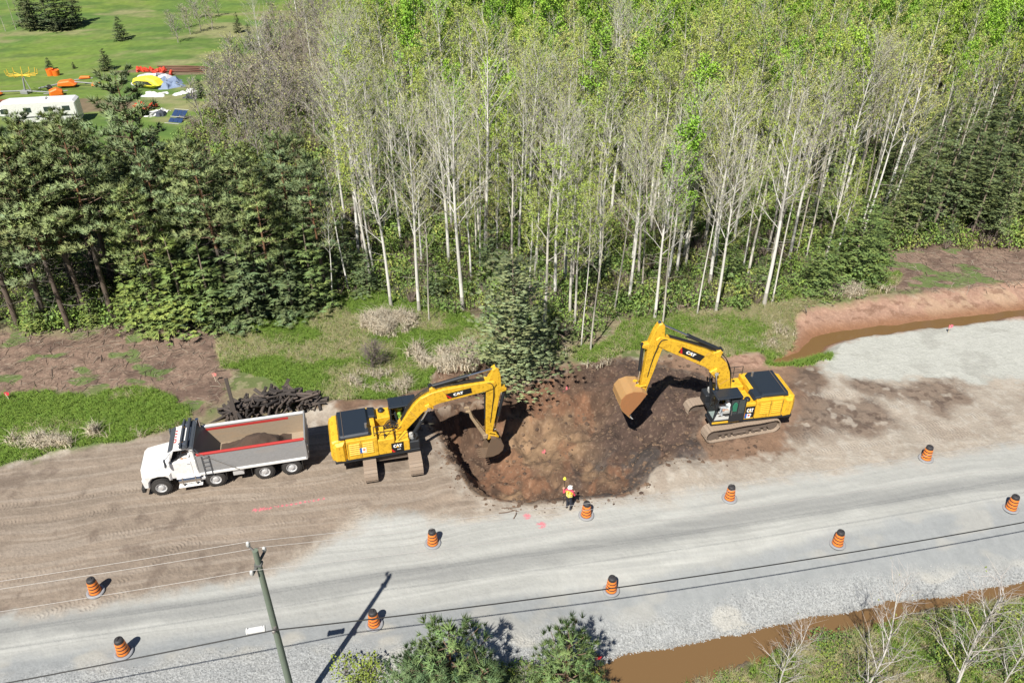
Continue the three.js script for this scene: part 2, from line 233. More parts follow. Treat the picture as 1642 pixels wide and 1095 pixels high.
function paint(x, z, coarse) {
  const n1 = fbm(x * 0.55, z * 0.55, 3), n2 = fbm(x * 2.3 + 7, z * 2.3, 3), fine = fbm(x * 9 + 3, z * 9, 2), grit = NT[((Math.floor(x * 33) & 255) | ((Math.floor(z * 33) & 255) << 8))], grit2 = NT[((Math.floor(x * 17 + 90) & 255) | ((Math.floor(z * 17) & 255) << 8))];
  const l = x * S15 + z * C15, m = x * C15 - z * S15, warp = 2.6 * fbm(x * 0.16 + 30, z * 0.16, 2), streak = vn(l * 2.1 + warp, m * 0.09), streak2 = vn(l * 5.2 + warp * 2.4, m * 0.2 + 5);
  const e = (n1 - 0.5) * 1.8 + (n2 - 0.5) * 0.9, eh = (n2 - 0.5) * 0.7 + (fine - 0.5) * 0.35;
  O.k = K.dirt; O.h = 0.5;
  // beige dirt
  const p1 = 0.8 + 0.4 * n1; O.r = 0.318 * p1; O.g = 0.276 * p1; O.b = 0.226 * p1;
  mixTo(0.39, 0.36, 0.31, sstep(0.45, 0.75, n2) * 0.55); mixTo(0.235, 0.19, 0.15, sstep(0.56, 0.72, fbm(x * 0.8 + 50, z * 0.8 + m * 0.02, 4)) * 0.55);
  let t, s;
  t = sstep(0.6, -0.6, z - lineZ(L.north, x) + e); if (t > 0) { mixTo(0.19, 0.158, 0.095, t); mixTo(0.085, 0.125, 0.03, t * sstep(0.48, 0.62, n1) * 0.8); mixTo(0.25, 0.225, 0.13, t * sstep(0.55, 0.7, n2) * 0.6); if (t > 0.5) O.k = z < -66 ? K.forest : K.verge; }
  // brown hauling ground on the left
  t = sstep(0.7, -0.7, F.dirtL.at(x, z) + e); if (t > 0) { const q = 0.74 + 0.3 * streak + 0.22 * n2; mixTo(0.226 * q, 0.181 * q, 0.140 * q, t); mixTo(0.30, 0.252, 0.205, t * sstep(0.55, 0.8, streak2) * 0.6); mixTo(0.13, 0.098, 0.075, t * sstep(0.62, 0.8, fbm(x * 0.9 + 20, z * 0.9, 4)) * 0.6); }
  // dark churned soil
  t = sstep(0.5, -0.5, F.soil.at(x, z) + e); if (t > 0) { mixTo(0.15 + 0.09 * n1, 0.093 + 0.06 * n1, 0.058 + 0.045 * n1, t); mixTo(0.08, 0.048, 0.032, t * sstep(0.5, 0.7, fbm(x * 0.7 + 5, z * 0.7 + 9, 4)) * 0.8); }
  t = sstep(0.6, -0.6, Math.min(F.churned.at(x, z), F.churned2.at(x, z)) + e * 0.9); if (t > 0) { mixTo(0.155, 0.112, 0.082, t * 0.85); mixTo(0.09, 0.062, 0.046, t * sstep(0.5, 0.66, n2) * 0.8); mixTo(0.34, 0.30, 0.25, t * sstep(0.62, 0.75, fbm(x * 1.3 + 31, z * 1.3, 3)) * 0.7); }
  // grey gravel by the right-hand ditch
  t = sstep(0.5, -0.5, F.gravelR.at(x, z) + e * 1.2); if (t > 0) { mixTo(0.355 + 0.05 * n2, 0.36 + 0.05 * n2, 0.325 + 0.05 * n2, t); mixTo(0.22, 0.215, 0.19, t * sstep(0.6, 0.74, fbm(x * 0.6 + 80, z * 0.9, 5)) * 0.35); if (t > 0.5) O.k = K.dirt; }
  // road: wheel tracks and loose stone between them
  const rd = F.road.at(x, z), tRoad = sstep(0.6, -0.6, rd + e * 0.8);
  const z1 = z - lineZ(L.band1, x), z2 = z - lineZ(L.band2, x), zs = z - lineZ(L.stone, x);
  if (tRoad > 0) {
    const q = 0.94 + 0.14 * (streak2 - 0.5) + 0.2 * (n1 - 0.5) + 0.16 * (vn(l * 13 + warp * 4, m * 0.07 + 9) - 0.5) * sstep(0.3, 0.7, vn(l * 0.9 + 4, m * 0.03)); let r = 0.380 * q, g = 0.384 * q, b = 0.360 * q;
    const zw = z1 + 0.35 * (streak - 0.5) + 0.5 * (n1 - 0.5); const bd = Math.min(1, Math.exp(-Math.pow(zw / 0.7, 4)) * (0.62 + 0.5 * streak2) + 0.55 * Math.exp(-Math.pow((zw - 1.75) / 0.28, 2)) * streak2 + 0.6 * Math.exp(-Math.pow((zw + 1.55) / 0.22, 2)) * streak2 + 0.5 * Math.exp(-Math.pow((zw - 2.6) / 0.2, 2)) * streak);
    r = lerp(r, 0.228, bd * 0.9); g = lerp(g, 0.232, bd * 0.9); b = lerp(b, 0.224, bd * 0.9);
    const gr = sstep(-0.5, 0.5, z2 + e * 0.35); r = lerp(r, 0.205 + 0.05 * n2, gr * 0.92); g = lerp(g, 0.218 + 0.05 * n2, gr * 0.92); b = lerp(b, 0.222 + 0.05 * n2, gr * 0.92);
    const tan_ = sstep(0.52, 0.68, fbm(x * 0.45 + 60, z * 0.8 + 12, 3)) * gr * (x < -3 ? 0.7 : 0.35); r = lerp(r, 0.36, tan_); g = lerp(g, 0.345, tan_); b = lerp(b, 0.30, tan_);
    mixTo(r, g, b, tRoad); if (tRoad > 0.5) O.k = K.road;
  }
  // crushed stone shoulder
  const ts = sstep(-0.7, 0.7, zs + e * 0.6) * (z > -40 ? 1 : 0); if (ts > 0) { const v = 0.30 + 0.15 * (grit2 - 0.5) + 0.14 * (grit - 0.5) + 0.05 * (n1 - 0.5); mixTo(v * 0.94, v * 0.97, v * 0.96, ts * 0.9); const w = sstep(0.58, 0.7, fbm(x * 0.35 + 14, z * 0.6 + 2, 3)); mixTo(0.40, 0.385, 0.34, ts * w * 0.6); O.h += ts * (grit2 - 0.5) * 0.5; if (ts > 0.5) O.k = K.bank; }
  // slash and mulch
  t = sstep(0.6, -0.6, Math.min(F.slashL.at(x, z), F.slashR.at(x, z)) + e); if (t > 0) { const q = 0.7 + 0.6 * n2; mixTo(0.185 * q, 0.125 * q, 0.092 * q, t); mixTo(0.28, 0.205, 0.155, t * sstep(0.6, 0.8, fine) * 0.7); mixTo(0.095, 0.06, 0.045, t * sstep(0.5, 0.68, fbm(x * 0.6 + 33, z * 0.6, 4)) * 0.75); mixTo(0.085, 0.15, 0.03, t * sstep(0.63, 0.7, fbm(x * 0.42 + 70, z * 0.7 + 1, 3)) * 0.8); if (t > 0.5) O.k = K.slash; }
  // clay bank
  t = sstep(0.5, -0.5, F.clay.at(x, z) + e * 0.7); if (t > 0) { const q = 0.8 + 0.4 * n2; mixTo(0.30 * q, 0.185 * q, 0.132 * q, t); mixTo(0.38, 0.275, 0.18, t * sstep(0.52, 0.72, n1) * 0.6); mixTo(0.17, 0.095, 0.062, t * sstep(0.55, 0.72, fbm(x * 1.4 + 8, z * 2.2, 4)) * 0.7); mixTo(0.36, 0.25, 0.19, t * sstep(0.6, 0.8, fine) * 0.4); mixTo(0.20, 0.095, 0.045, t * sstep(1.6, 0.2, F.waterR.at(x, z)) * 0.85); if (t > 0.5) O.k = K.clay; O.h += t * (fbm(x * 3.1, z * 3.1, 3) - 0.5) * 0.9; }
  // grass
  const gl = F.grassL.at(x, z), gc = F.grassC.at(x, z), gg = F.grassR.at(x, z), gs = F.strip.at(x, z);
  t = sstep(0.5, -0.5, Math.min(gl, gc, gg, gs) + e * 0.8); if (t > 0) {
    const dryness = clamp(sstep(0.46, 0.64, fbm(x * 0.33 + 15, z * 0.45, 3)) * (gl < 0.5 ? 0.2 : gs < 0.4 ? 0 : 0.75) + (gg < 0.5 ? 0.2 : 0), 0, 1);
    mixTo(lerp(0.095, 0.23, dryness), lerp(0.175, 0.215, dryness), lerp(0.03, 0.095, dryness), t); mixTo(0.03, 0.055, 0.014, t * sstep(0.55, 0.75, fine) * 0.6); if (t > 0.5) O.k = K.verge; }
  // forest floor
  const fo = F.forest.at(x, z); t = sstep(0.4, -0.8, fo + e * 0.8); if (t > 0) { const q = 0.6 + 0.8 * n2; mixTo(0.085 * q, 0.075 * q, 0.038 * q, t); mixTo(0.05, 0.095, 0.022, t * sstep(0.5, 0.68, n1) * 0.8); if (t > 0.5) O.k = K.forest; }
  // pit faces
  const pd = F.pit.at(x, z) + (fbm(x * 0.9, z * 0.9, 3) - 0.5) * 0.7; t = sstep(0.15, -0.15, pd); if (t > 0) {
    const a = fbm(x * 0.38 + 3, z * 0.42 + 8, 4), b = fbm(x * 0.8 + 60, z * 0.5 + 21, 4);
    let r = 0.092, g = 0.054, bb = 0.034; const w1 = sstep(0.45, 0.64, a) * sstep(8.5, 3.5, x); r = lerp(r, 0.215, w1); g = lerp(g, 0.138, w1); bb = lerp(bb, 0.080, w1); const w2 = sstep(0.55, 0.68, b); r = lerp(r, 0.175, w2 * 0.75); g = lerp(g, 0.088, w2 * 0.75); bb = lerp(bb, 0.048, w2 * 0.75);
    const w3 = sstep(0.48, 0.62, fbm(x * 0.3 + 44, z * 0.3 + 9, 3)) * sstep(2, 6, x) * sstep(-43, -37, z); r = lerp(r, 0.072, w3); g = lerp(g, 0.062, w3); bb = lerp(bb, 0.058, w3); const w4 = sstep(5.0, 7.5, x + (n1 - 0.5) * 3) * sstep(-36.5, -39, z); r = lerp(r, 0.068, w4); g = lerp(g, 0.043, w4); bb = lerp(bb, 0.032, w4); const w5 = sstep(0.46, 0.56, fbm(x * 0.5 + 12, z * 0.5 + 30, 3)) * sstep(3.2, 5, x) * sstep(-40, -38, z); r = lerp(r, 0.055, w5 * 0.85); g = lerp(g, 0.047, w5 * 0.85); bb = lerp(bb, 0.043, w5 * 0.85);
    const q = 0.6 + 0.75 * n2 * (0.75 + 0.5 * vn(x * 4.2 + z * 2.1, z * 0.7)); mixTo(r * q, g * q, bb * q, t); const lip = sstep(-0.75, -0.1, pd) * sstep(0.35, 0.6, n2) * (x < 4 ? 0.8 : 0.3); mixTo(0.24, 0.195, 0.15, t * lip); mixTo(0.26, 0.19, 0.13, t * sstep(0.66, 0.8, fine) * 0.35); if (t > 0.5) O.k = K.pit; }
  // dry leaf and mud bank beyond the foreground ditch
  const wf = F.waterF.at(x, z); if (z > -34 && z > lineZ(L.waterF, x) && x > -4) { t = sstep(-0.3, 0.3, wf + eh) * sstep(-4, -1, x); mixTo(0.15, 0.11, 0.065, t); mixTo(0.085, 0.115, 0.03, t * sstep(0.48, 0.66, n1)); if (t > 0.5) O.k = K.verge; }
  t = sstep(0.25, 0.0, wf + eh * 0.4); mixTo(0.10, 0.065, 0.035, t);
  // pink marking paint
  for (const q of PINK) { const dx = x - q[0], dz = z - q[1]; if (dx * dx + dz * dz < q[2] * q[2] * 1.3 && fine > 0.42) mixTo(0.62, 0.13, 0.17, 0.75 * sstep(q[2], q[2] * 0.5, Math.hypot(dx, dz) + (fine - 0.5) * 0.1)); }
  // meadow
  if (z < -66) { const md = Field.dist(meadowPts, x, z) + (n1 - 0.5) * 2; t = sstep(0.8, -0.8, md); if (t > 0) {
    const a = clamp(0.5 + 2.2 * (fbm(x * 0.06 + 4, z * 0.1, 4) - 0.5), 0, 1), a2 = sstep(0.5, 0.7, fbm(x * 0.22 + 9, z * 0.4, 4)), a3 = sstep(0.52, 0.66, fbm(x * 0.11 + 70, z * 0.3 + 4, 4)); let r = lerp(0.09, 0.145, a), g = lerp(0.165, 0.21, a), b = 0.028; r = lerp(r, 0.17, a2 * 0.5); g = lerp(g, 0.195, a2 * 0.5); b = lerp(b, 0.06, a2 * 0.5); r = lerp(r, 0.055, a3 * 0.6); g = lerp(g, 0.115, a3 * 0.6); b = lerp(b, 0.018, a3 * 0.6); 
    for (const q of dry) { const d = Math.hypot((x - q[0]) / q[2], (z - q[1]) / q[3]) + (fbm(x * 0.16 + 3, z * 0.3, 4) - 0.5) * 3.4, w = sstep(1.1, 0.2, d) * 0.8; r = lerp(r, 0.235, w); g = lerp(g, 0.225, w); b = lerp(b, 0.105, w); }
    for (const q of worn) { const d = Math.hypot((x - q[0]) / q[2], (z - q[1]) / q[3]) + (n1 - 0.5) * 0.7, w = sstep(1.1, 0.7, d) * 0.9; r = lerp(r, 0.165, w); g = lerp(g, 0.115, w); b = lerp(b, 0.075, w); }
    const q = 0.75 + 0.5 * n2; mixTo(r * q, g * q, b * q, t); if (t > 0.5) O.k = K.meadow; }
    const bd = Field.dist(brushPts, x, z); t = sstep(1.5, -1.5, bd + (n1 - 0.5) * 3) * 0.8; if (t > 0 && O.k !== K.meadow) mixTo(0.17, 0.145, 0.095, t); }
  if (!coarse && (O.k === K.dirt || O.k === K.pit)) { const q = printAt(x, z) * sstep(0.36, 0.62, n1 * 0.6 + n2 * 0.4); O.h += q * 0.26; const w = 1 + q * 0.05; O.r *= w; O.g *= w; O.b *= w; }
  // grain
  const sm = O.k === K.road ? 0.45 : 1, gq = 1 + sm * (0.168 * (grit - 0.5) + 0.2 * (fine - 0.5)); O.r *= gq; O.g *= gq; O.b *= gq;
  O.h += sm * ((fine - 0.5) * 0.5 + (grit - 0.5) * 0.18) + (n2 - 0.5) * 0.5 + (O.k === K.dirt || O.k === K.road ? (streak2 - 0.5) * 0.25 * (0.3 + n1) : 0);
}
const PINK = []; for (let i = 0; i < 16; i++) { const p = G(lerp(408, 518, i / 15), lerp(818, 800, i / 15)); PINK.push([p.x, p.z, i < 5 ? 0.2 : 0.13]); }
for (const [u, v, r] of [[845, 828, 0.3], [868, 842, 0.35], [1368, 970, 0.3], [905, 633, 0.2], [873, 695, 0.2], [910, 628, 0.2]]) { const p = G(u, v, v < 750 ? -0.8 : 0); PINK.push([p.x, p.z, r]); }

function groundTextures(x0, x1, z0, z1, n, coarse) {
  const c = new Uint8Array(n * n * 4), b = new Uint8Array(n * n * 4), dx = (x1 - x0) / n, dz = (z1 - z0) / n;
  const lut = new Uint8Array(4097); for (let i = 0; i <= 4096; i++) { const q = i / 4096; lut[i] = Math.round(255 * (q <= 0.0031308 ? 12.92 * q : 1.055 * Math.pow(q, 1 / 2.4) - 0.055)); }
  for (let j = 0; j < n; j++) for (let i = 0; i < n; i++) {
    paint(x0 + (i + 0.5) * dx, z0 + (j + 0.5) * dz, coarse); const k = (j * n + i) * 4;
    c[k] = lut[clamp(O.r * 4096, 0, 4096) | 0]; c[k + 1] = lut[clamp(O.g * 4096, 0, 4096) | 0]; c[k + 2] = lut[clamp(O.b * 4096, 0, 4096) | 0]; c[k + 3] = 255;
    b[k] = b[k + 1] = b[k + 2] = clamp(O.h * 255, 0, 255); b[k + 3] = 255;
  }
  const mk = (d, srgb) => { const t = new THREE.DataTexture(d, n, n, THREE.RGBAFormat); if (srgb) t.colorSpace = THREE.SRGBColorSpace; t.magFilter = THREE.LinearFilter; t.minFilter = THREE.LinearMipmapLinearFilter; t.generateMipmaps = true; t.needsUpdate = true; return t; };
  return [mk(c, true), mk(b, false)];
}
const TEXN = globalThis.__quick ? 512 : 1536;
const groundMats = [[NX0, 0], [0, NX1]].map(([a, b]) => { const [c, h] = groundTextures(a, b, NZ0, NZ1, TEXN); return new THREE.MeshStandardMaterial({ map: c, bumpMap: h, bumpScale: 0.055, roughness: 0.95 }); });
{
  const S = 0.2, nx = Math.round((NX1 - NX0) / S), nz = Math.round((NZ1 - NZ0) / S), pos = new Float32Array((nx + 1) * (nz + 1) * 3), uvA = new Float32Array((nx + 1) * (nz + 1) * 2);
  for (let j = 0; j <= nz; j++) for (let i = 0; i <= nx; i++) { const x = NX0 + i * S, z = NZ0 + j * S, k = j * (nx + 1) + i; pos[k * 3] = x; pos[k * 3 + 1] = ground(x, z); pos[k * 3 + 2] = z; }
  const nor = new Float32Array(pos.length);
  for (let j = 0; j <= nz; j++) for (let i = 0; i <= nx; i++) { const k = j * (nx + 1) + i, l = pos[(j * (nx + 1) + Math.max(0, i - 1)) * 3 + 1], r = pos[(j * (nx + 1) + Math.min(nx, i + 1)) * 3 + 1], u = pos[(Math.max(0, j - 1) * (nx + 1) + i) * 3 + 1], d = pos[(Math.min(nz, j + 1) * (nx + 1) + i) * 3 + 1]; const v = V((l - r) / (2 * S), 1, (u - d) / (2 * S)).normalize(); nor[k * 3] = v.x; nor[k * 3 + 1] = v.y; nor[k * 3 + 2] = v.z; }
  const bins = KN.map(() => [[], []]);
  for (let j = 0; j < nz; j++) for (let i = 0; i < nx; i++) { const x = NX0 + (i + 0.5) * S; paint(x, NZ0 + (j + 0.5) * S); const a = j * (nx + 1) + i, q = bins[O.k][x < 0 ? 0 : 1]; q.push(a, a + nx + 1, a + 1, a + 1, a + nx + 1, a + nx + 2); }
  bins.forEach((bin, k) => {
    if (!bin[0].length && !bin[1].length) return;
    const map = new Map(), P = [], N = [], U = [], I = [[], []];
    for (let s = 0; s < 2; s++) for (const a of bin[s]) { const key = a * 2 + s; let w = map.get(key); if (w === undefined) { w = P.length / 3; map.set(key, w); P.push(pos[a * 3], pos[a * 3 + 1], pos[a * 3 + 2]); N.push(nor[a * 3], nor[a * 3 + 1], nor[a * 3 + 2]); U.push((pos[a * 3] - (s ? 0 : NX0)) / NX1, (pos[a * 3 + 2] - NZ0) / (NZ1 - NZ0)); } I[s].push(w); }
    const g = new THREE.BufferGeometry(); g.setAttribute('position', new THREE.Float32BufferAttribute(P, 3)); g.setAttribute('normal', new THREE.Float32BufferAttribute(N, 3)); g.setAttribute('uv', new THREE.Float32BufferAttribute(U, 2)); g.setIndex(I[0].concat(I[1]));
    let o; if (I[0].length && I[1].length) { g.addGroup(0, I[0].length, 0); g.addGroup(I[0].length, I[1].length, 1); o = new THREE.Mesh(g, groundMats); } else o = new THREE.Mesh(g, groundMats[I[0].length ? 0 : 1]);
    o.name = KN[k][0]; taken[o.name] = 0; o.castShadow = o.receiveShadow = true; scene.add(o); tag(o, KN[k][1], KN[k][0].split('_').pop(), null, 'structure');
  });
}
{ // the country beyond: one coarse sheet round the fine one, out past what the lens sees
  const X0 = -280, X1 = 280, Z0 = -460, Z1 = 100, [c, h] = groundTextures(X0, X1, Z0, Z1, 1024, true);
  const xs = [], zs = []; for (let x = X0; x <= X1; x += 4) xs.push(x); for (let z = Z0; z <= Z1; z += 4) zs.push(z);
  const ins = (a, v) => { if (!a.some((q) => Math.abs(q - v) < 1e-6)) a.push(v); }; for (const v of [NX0, NX1]) ins(xs, v); for (const v of [NZ0, NZ1]) ins(zs, v); xs.sort((a, b) => a - b); zs.sort((a, b) => a - b);
  const P = [], U = [], I = []; zs.forEach((z) => xs.forEach((x) => { P.push(x, ground(x, z) - (x >= NX0 && x <= NX1 && z >= NZ0 && z <= NZ1 ? 0.03 : 0), z); U.push((x - X0) / (X1 - X0), (z - Z0) / (Z1 - Z0)); }));
  for (let j = 0; j + 1 < zs.length; j++) for (let i = 0; i + 1 < xs.length; i++) { const cx = (xs[i] + xs[i + 1]) / 2, cz = (zs[j] + zs[j + 1]) / 2; if (cx > NX0 && cx < NX1 && cz > NZ0 && cz < NZ1) continue; const a = j * xs.length + i, b = a + xs.length; I.push(a, b, a + 1, a + 1, b, b + 1); }
  const g = new THREE.BufferGeometry(); g.setAttribute('position', new THREE.Float32BufferAttribute(P, 3)); g.setAttribute('uv', new THREE.Float32BufferAttribute(U, 2)); g.setIndex(I); g.computeVertexNormals();
  const o = mesh('ground', g, new THREE.MeshStandardMaterial({ map: c, bumpMap: h, bumpScale: 0.25, roughness: 0.97 })); tag(o, 'wide land of meadow and forest soil around the site', 'ground', null, 'structure');
  const gf = new THREE.PlaneGeometry(5000, 5000).rotateX(-Math.PI / 2); tag(mesh('land', gf, std([0.06, 0.09, 0.025], 0.98)), 'distant green land reaching to the horizon', 'ground', null, 'structure').position.set(0, -4.5, -600);
}
// muddy water in the two ditches
const waterMat = new THREE.MeshPhysicalMaterial({ color: col(0.165, 0.098, 0.042), roughness: 0.08, specularIntensity: 0.8 });
for (const [f, y, label] of [[F.waterR, -1.0, 'narrow strip of orange brown water below the clay bank'], [F.waterF, -1.5, 'brown muddy water at the foot of the stone shoulder']]) {
  const P = [], S = 0.4; for (let x = -8; x < 56; x += S) for (let z = -66; z < -12; z += S) { if (f.at(x + S / 2, z + S / 2) > 1.3) continue; P.push(x, y, z, x, y, z + S, x + S, y, z, x + S, y, z, x, y, z + S, x + S, y, z + S); }
  const g = new THREE.BufferGeometry(); g.setAttribute('position', new THREE.Float32BufferAttribute(P, 3)); g.computeVertexNormals();
  tag(mesh('ditch_water', g, waterMat), label, 'water', null, 'structure');
}
// ---------------------------------------------------------------- trees and ground plants
const leafMat = new THREE.MeshStandardMaterial({ vertexColors: true, roughness: 0.8 });
const needleMat = new THREE.MeshStandardMaterial({ vertexColors: true, roughness: 0.75 });
const woodMat = new THREE.MeshStandardMaterial({ vertexColors: true, roughness: 0.92 });
const vary = (c, r, a) => { const q = 1 + (r() - 0.5) * a, w = 1 + (r() - 0.5) * a * 0.35; return [c[0] * q * w, c[1] * q, c[2] * q / w]; };

// aspen with white bark; leafiness 0 (bare), 0.5 (opening buds), 1 (fresh leaves)
function aspen(seed, H, leafiness, opt = {}) {
  const r = rng(seed), wood = new GB(), tr = new GB(), lf = new GB(), lean = opt.lean ?? 0.03;
  const white = opt.white ?? [0.70, 0.68, 0.63], twig = opt.twig ?? [0.40, 0.375, 0.31], tw = opt.twigR ?? 1;
  const lx = (r() - 0.5) * 2 * lean, lz = (r() - 0.5) * 2 * lean, ph = r() * 6, R0 = opt.r0 ?? (0.075 + 0.0045 * H);
  const axis = (t) => [lx * H * t + 0.12 * Math.sin(t * 5 + ph) * t * 2, H * t, lz * H * t + 0.12 * Math.cos(t * 4 + ph) * t * 2];
  const n = 14, path = [], rad = []; for (let i = 0; i <= n; i++) { const t = i / n; path.push(axis(t * 0.97)); rad.push(R0 * Math.pow(1 - t, 0.8) * (i === 0 ? 1.35 : 1) + 0.012); }
  path[0][1] = -0.6;
  const marks = []; for (let i = 0; i < n; i++) marks.push(r() < 0.25 ? 0.6 : 0.9 + 0.2 * r());
  tr.tube(path, rad, 7, (i) => (i === 0 ? [0.42, 0.4, 0.36] : white.map((q) => q * marks[i] * (i > 9 ? 0.9 : 1))));
  const lo = opt.clear ?? 0.38, nb = opt.branches ?? 30, leafC = opt.leaf ?? (leafiness > 0.8 ? [0.115, 0.235, 0.018] : [0.20, 0.235, 0.05]);
  const tips = [];
  for (let b = 0; b < nb; b++) {
    const t = lo + (0.985 - lo) * Math.pow((b + r()) / nb, 0.85), o = axis(t), az = b * 2.4 + r() * 1.1;
    const len = (0.06 + 0.17 * Math.pow(1 - (t - lo) / (1 - lo), 0.7) * (0.55 + 0.65 * r())) * H * (opt.spread ?? 1), up = 0.75 + 0.55 * t + 0.3 * r();
    const dir = V(Math.cos(az), up, Math.sin(az)).normalize(), pts = [], rr = [], seg = 4, r1 = Math.min(0.055, R0 * (1 - t) * 0.42 + 0.014);
    for (let i = 0; i <= seg; i++) { const q = i / seg; pts.push([o[0] + dir.x * len * q + (r() - 0.5) * 0.12 * len * q, o[1] + dir.y * len * q + 0.10 * len * q * q, o[2] + dir.z * len * q + (r() - 0.5) * 0.12 * len * q]); rr.push(r1 * (1 - 0.75 * q)); }
    wood.tube(pts, rr, 3, white.map((q) => q * 0.86));
    const nt = Math.max(4, Math.round(len * (opt.twigs ?? 4.2)));
    for (let k = 0; k < nt; k++) {
      const q = 0.2 + 0.8 * (k + r()) / nt, i = Math.min(seg - 1, Math.floor(q * seg)), f = q * seg - i, s = [0, 1, 2].map((m) => lerp(pts[i][m], pts[i + 1][m], f));
      const d2 = V(dir.x + (r() - 0.5) * 1.5, dir.y * 0.8 + (r() - 0.25) * 0.9, dir.z + (r() - 0.5) * 1.5).normalize(), l2 = len * (0.18 + 0.3 * r()) * (1.15 - 0.5 * q) + 0.15;
      const e1 = [s[0] + d2.x * l2 * 0.5, s[1] + d2.y * l2 * 0.5, s[2] + d2.z * l2 * 0.5], e2 = [s[0] + d2.x * l2 + (r() - 0.5) * 0.15, s[1] + d2.y * l2 + 0.08 * l2, s[2] + d2.z * l2 + (r() - 0.5) * 0.15];
      wood.tube([s, e1, e2], [0.016 * tw, 0.012 * tw, 0.006 * tw], 3, vary(twig, r, 0.3));
      for (let w = 0; w < 3; w++) { const a = w < 1 ? e1 : e2, d3 = V(d2.x + (r() - 0.5) * 1.6, d2.y + (r() - 0.3) * 1.0, d2.z + (r() - 0.5) * 1.6).normalize(), l3 = 0.25 + 0.4 * r(); const e3 = [a[0] + d3.x * l3, a[1] + d3.y * l3, a[2] + d3.z * l3]; wood.tube([a, e3], [0.008 * tw, 0.004 * tw], 3, vary(twig, r, 0.3)); tips.push(e3, [(a[0] + e3[0]) / 2, (a[1] + e3[1]) / 2, (a[2] + e3[2]) / 2]); }
    }
  }
  if (opt.stubs) for (let k = 0; k < opt.stubs; k++) { const t = 0.12 + r() * 0.3, o = axis(t), az = r() * 6.28, l = 0.5 + r() * 1.4; wood.tube([o, [o[0] + Math.cos(az) * l, o[1] + (r() - 0.3) * 0.6 * l, o[2] + Math.sin(az) * l]], [0.018, 0.006], 3, twig); }
  if (leafiness > 0) {
    const m = opt.leaves ?? Math.round(leafiness > 0.8 ? 2600 : 900 * leafiness * 2), sz = opt.leafSize ?? (leafiness > 0.8 ? 0.17 : 0.085);
    for (let k = 0; k < m; k++) {
      const c0 = tips[Math.floor(r() * tips.length)], sp = leafiness > 0.8 ? 0.35 : 0.14, c = [c0[0] + (r() - 0.5) * sp * 2, c0[1] + (r() - 0.5) * sp * 2, c0[2] + (r() - 0.5) * sp * 2];
      leafQuad(lf, c, sz * (0.7 + 0.6 * r()), r, vary(leafC, r, 0.5), [c[0] * 0.3, 1.2, c[2] * 0.3]);
    }
  }
  return { trunk: tr.geo(), branches: wood.geo(), leaves: leafiness > 0 ? lf.geo() : null, H };
}
function leafQuad(g, c, s, r, color, bias) {
  const n = V(r() - 0.5, r() - 0.2, r() - 0.5).normalize(), u = V(r() - 0.5, r() - 0.5, r() - 0.5).cross(n).normalize(), v = n.clone().cross(u);
  const bl = Math.hypot(...bias) || 1, nn = V(n.x + bias[0] / bl * 0.8, n.y + bias[1] / bl * 0.8, n.z + bias[2] / bl * 0.8).normalize(), N = [nn.x, nn.y, nn.z], h = s * 0.62;
  const a = [c[0] - u.x * s, c[1] - u.y * s, c[2] - u.z * s], b = [c[0] - v.x * h, c[1] - v.y * h, c[2] - v.z * h], d = [c[0] + u.x * s, c[1] + u.y * s, c[2] + u.z * s], e = [c[0] + v.x * h, c[1] + v.y * h, c[2] + v.z * h];
  g.tri(a, b, d, color, N); g.tri(a, d, e, color, N);
}
// a tuft of needles: thin blades fanned about a shoot
function tuft(g, c, dir, len, n, r, color, w = 0.045) {
  const d = V(...dir).normalize();
  for (let k = 0; k < n; k++) {
    const s = V(d.x + (r() - 0.5) * 1.7, d.y + (r() - 0.5) * 1.5, d.z + (r() - 0.5) * 1.7).normalize(), l = len * (0.6 + 0.6 * r()), q = V(r() - 0.5, r() - 0.5, r() - 0.5).cross(s).normalize().multiplyScalar(w * (0.7 + 0.6 * r()));
    const base = [c[0] + s.x * l * 0.08, c[1] + s.y * l * 0.08, c[2] + s.z * l * 0.08], cc = vary(color, r, 0.4), nx = s.x * 0.7 + d.x * 0.5, ny = s.y * 0.5 + 0.75, nz = s.z * 0.7 + d.z * 0.5, nl = Math.hypot(nx, ny, nz);
    g.tri([base[0] + q.x, base[1] + q.y, base[2] + q.z], [base[0] - q.x, base[1] - q.y, base[2] - q.z], [c[0] + s.x * l, c[1] + s.y * l, c[2] + s.z * l], cc, [nx / nl, ny / nl, nz / nl]);
  }
}
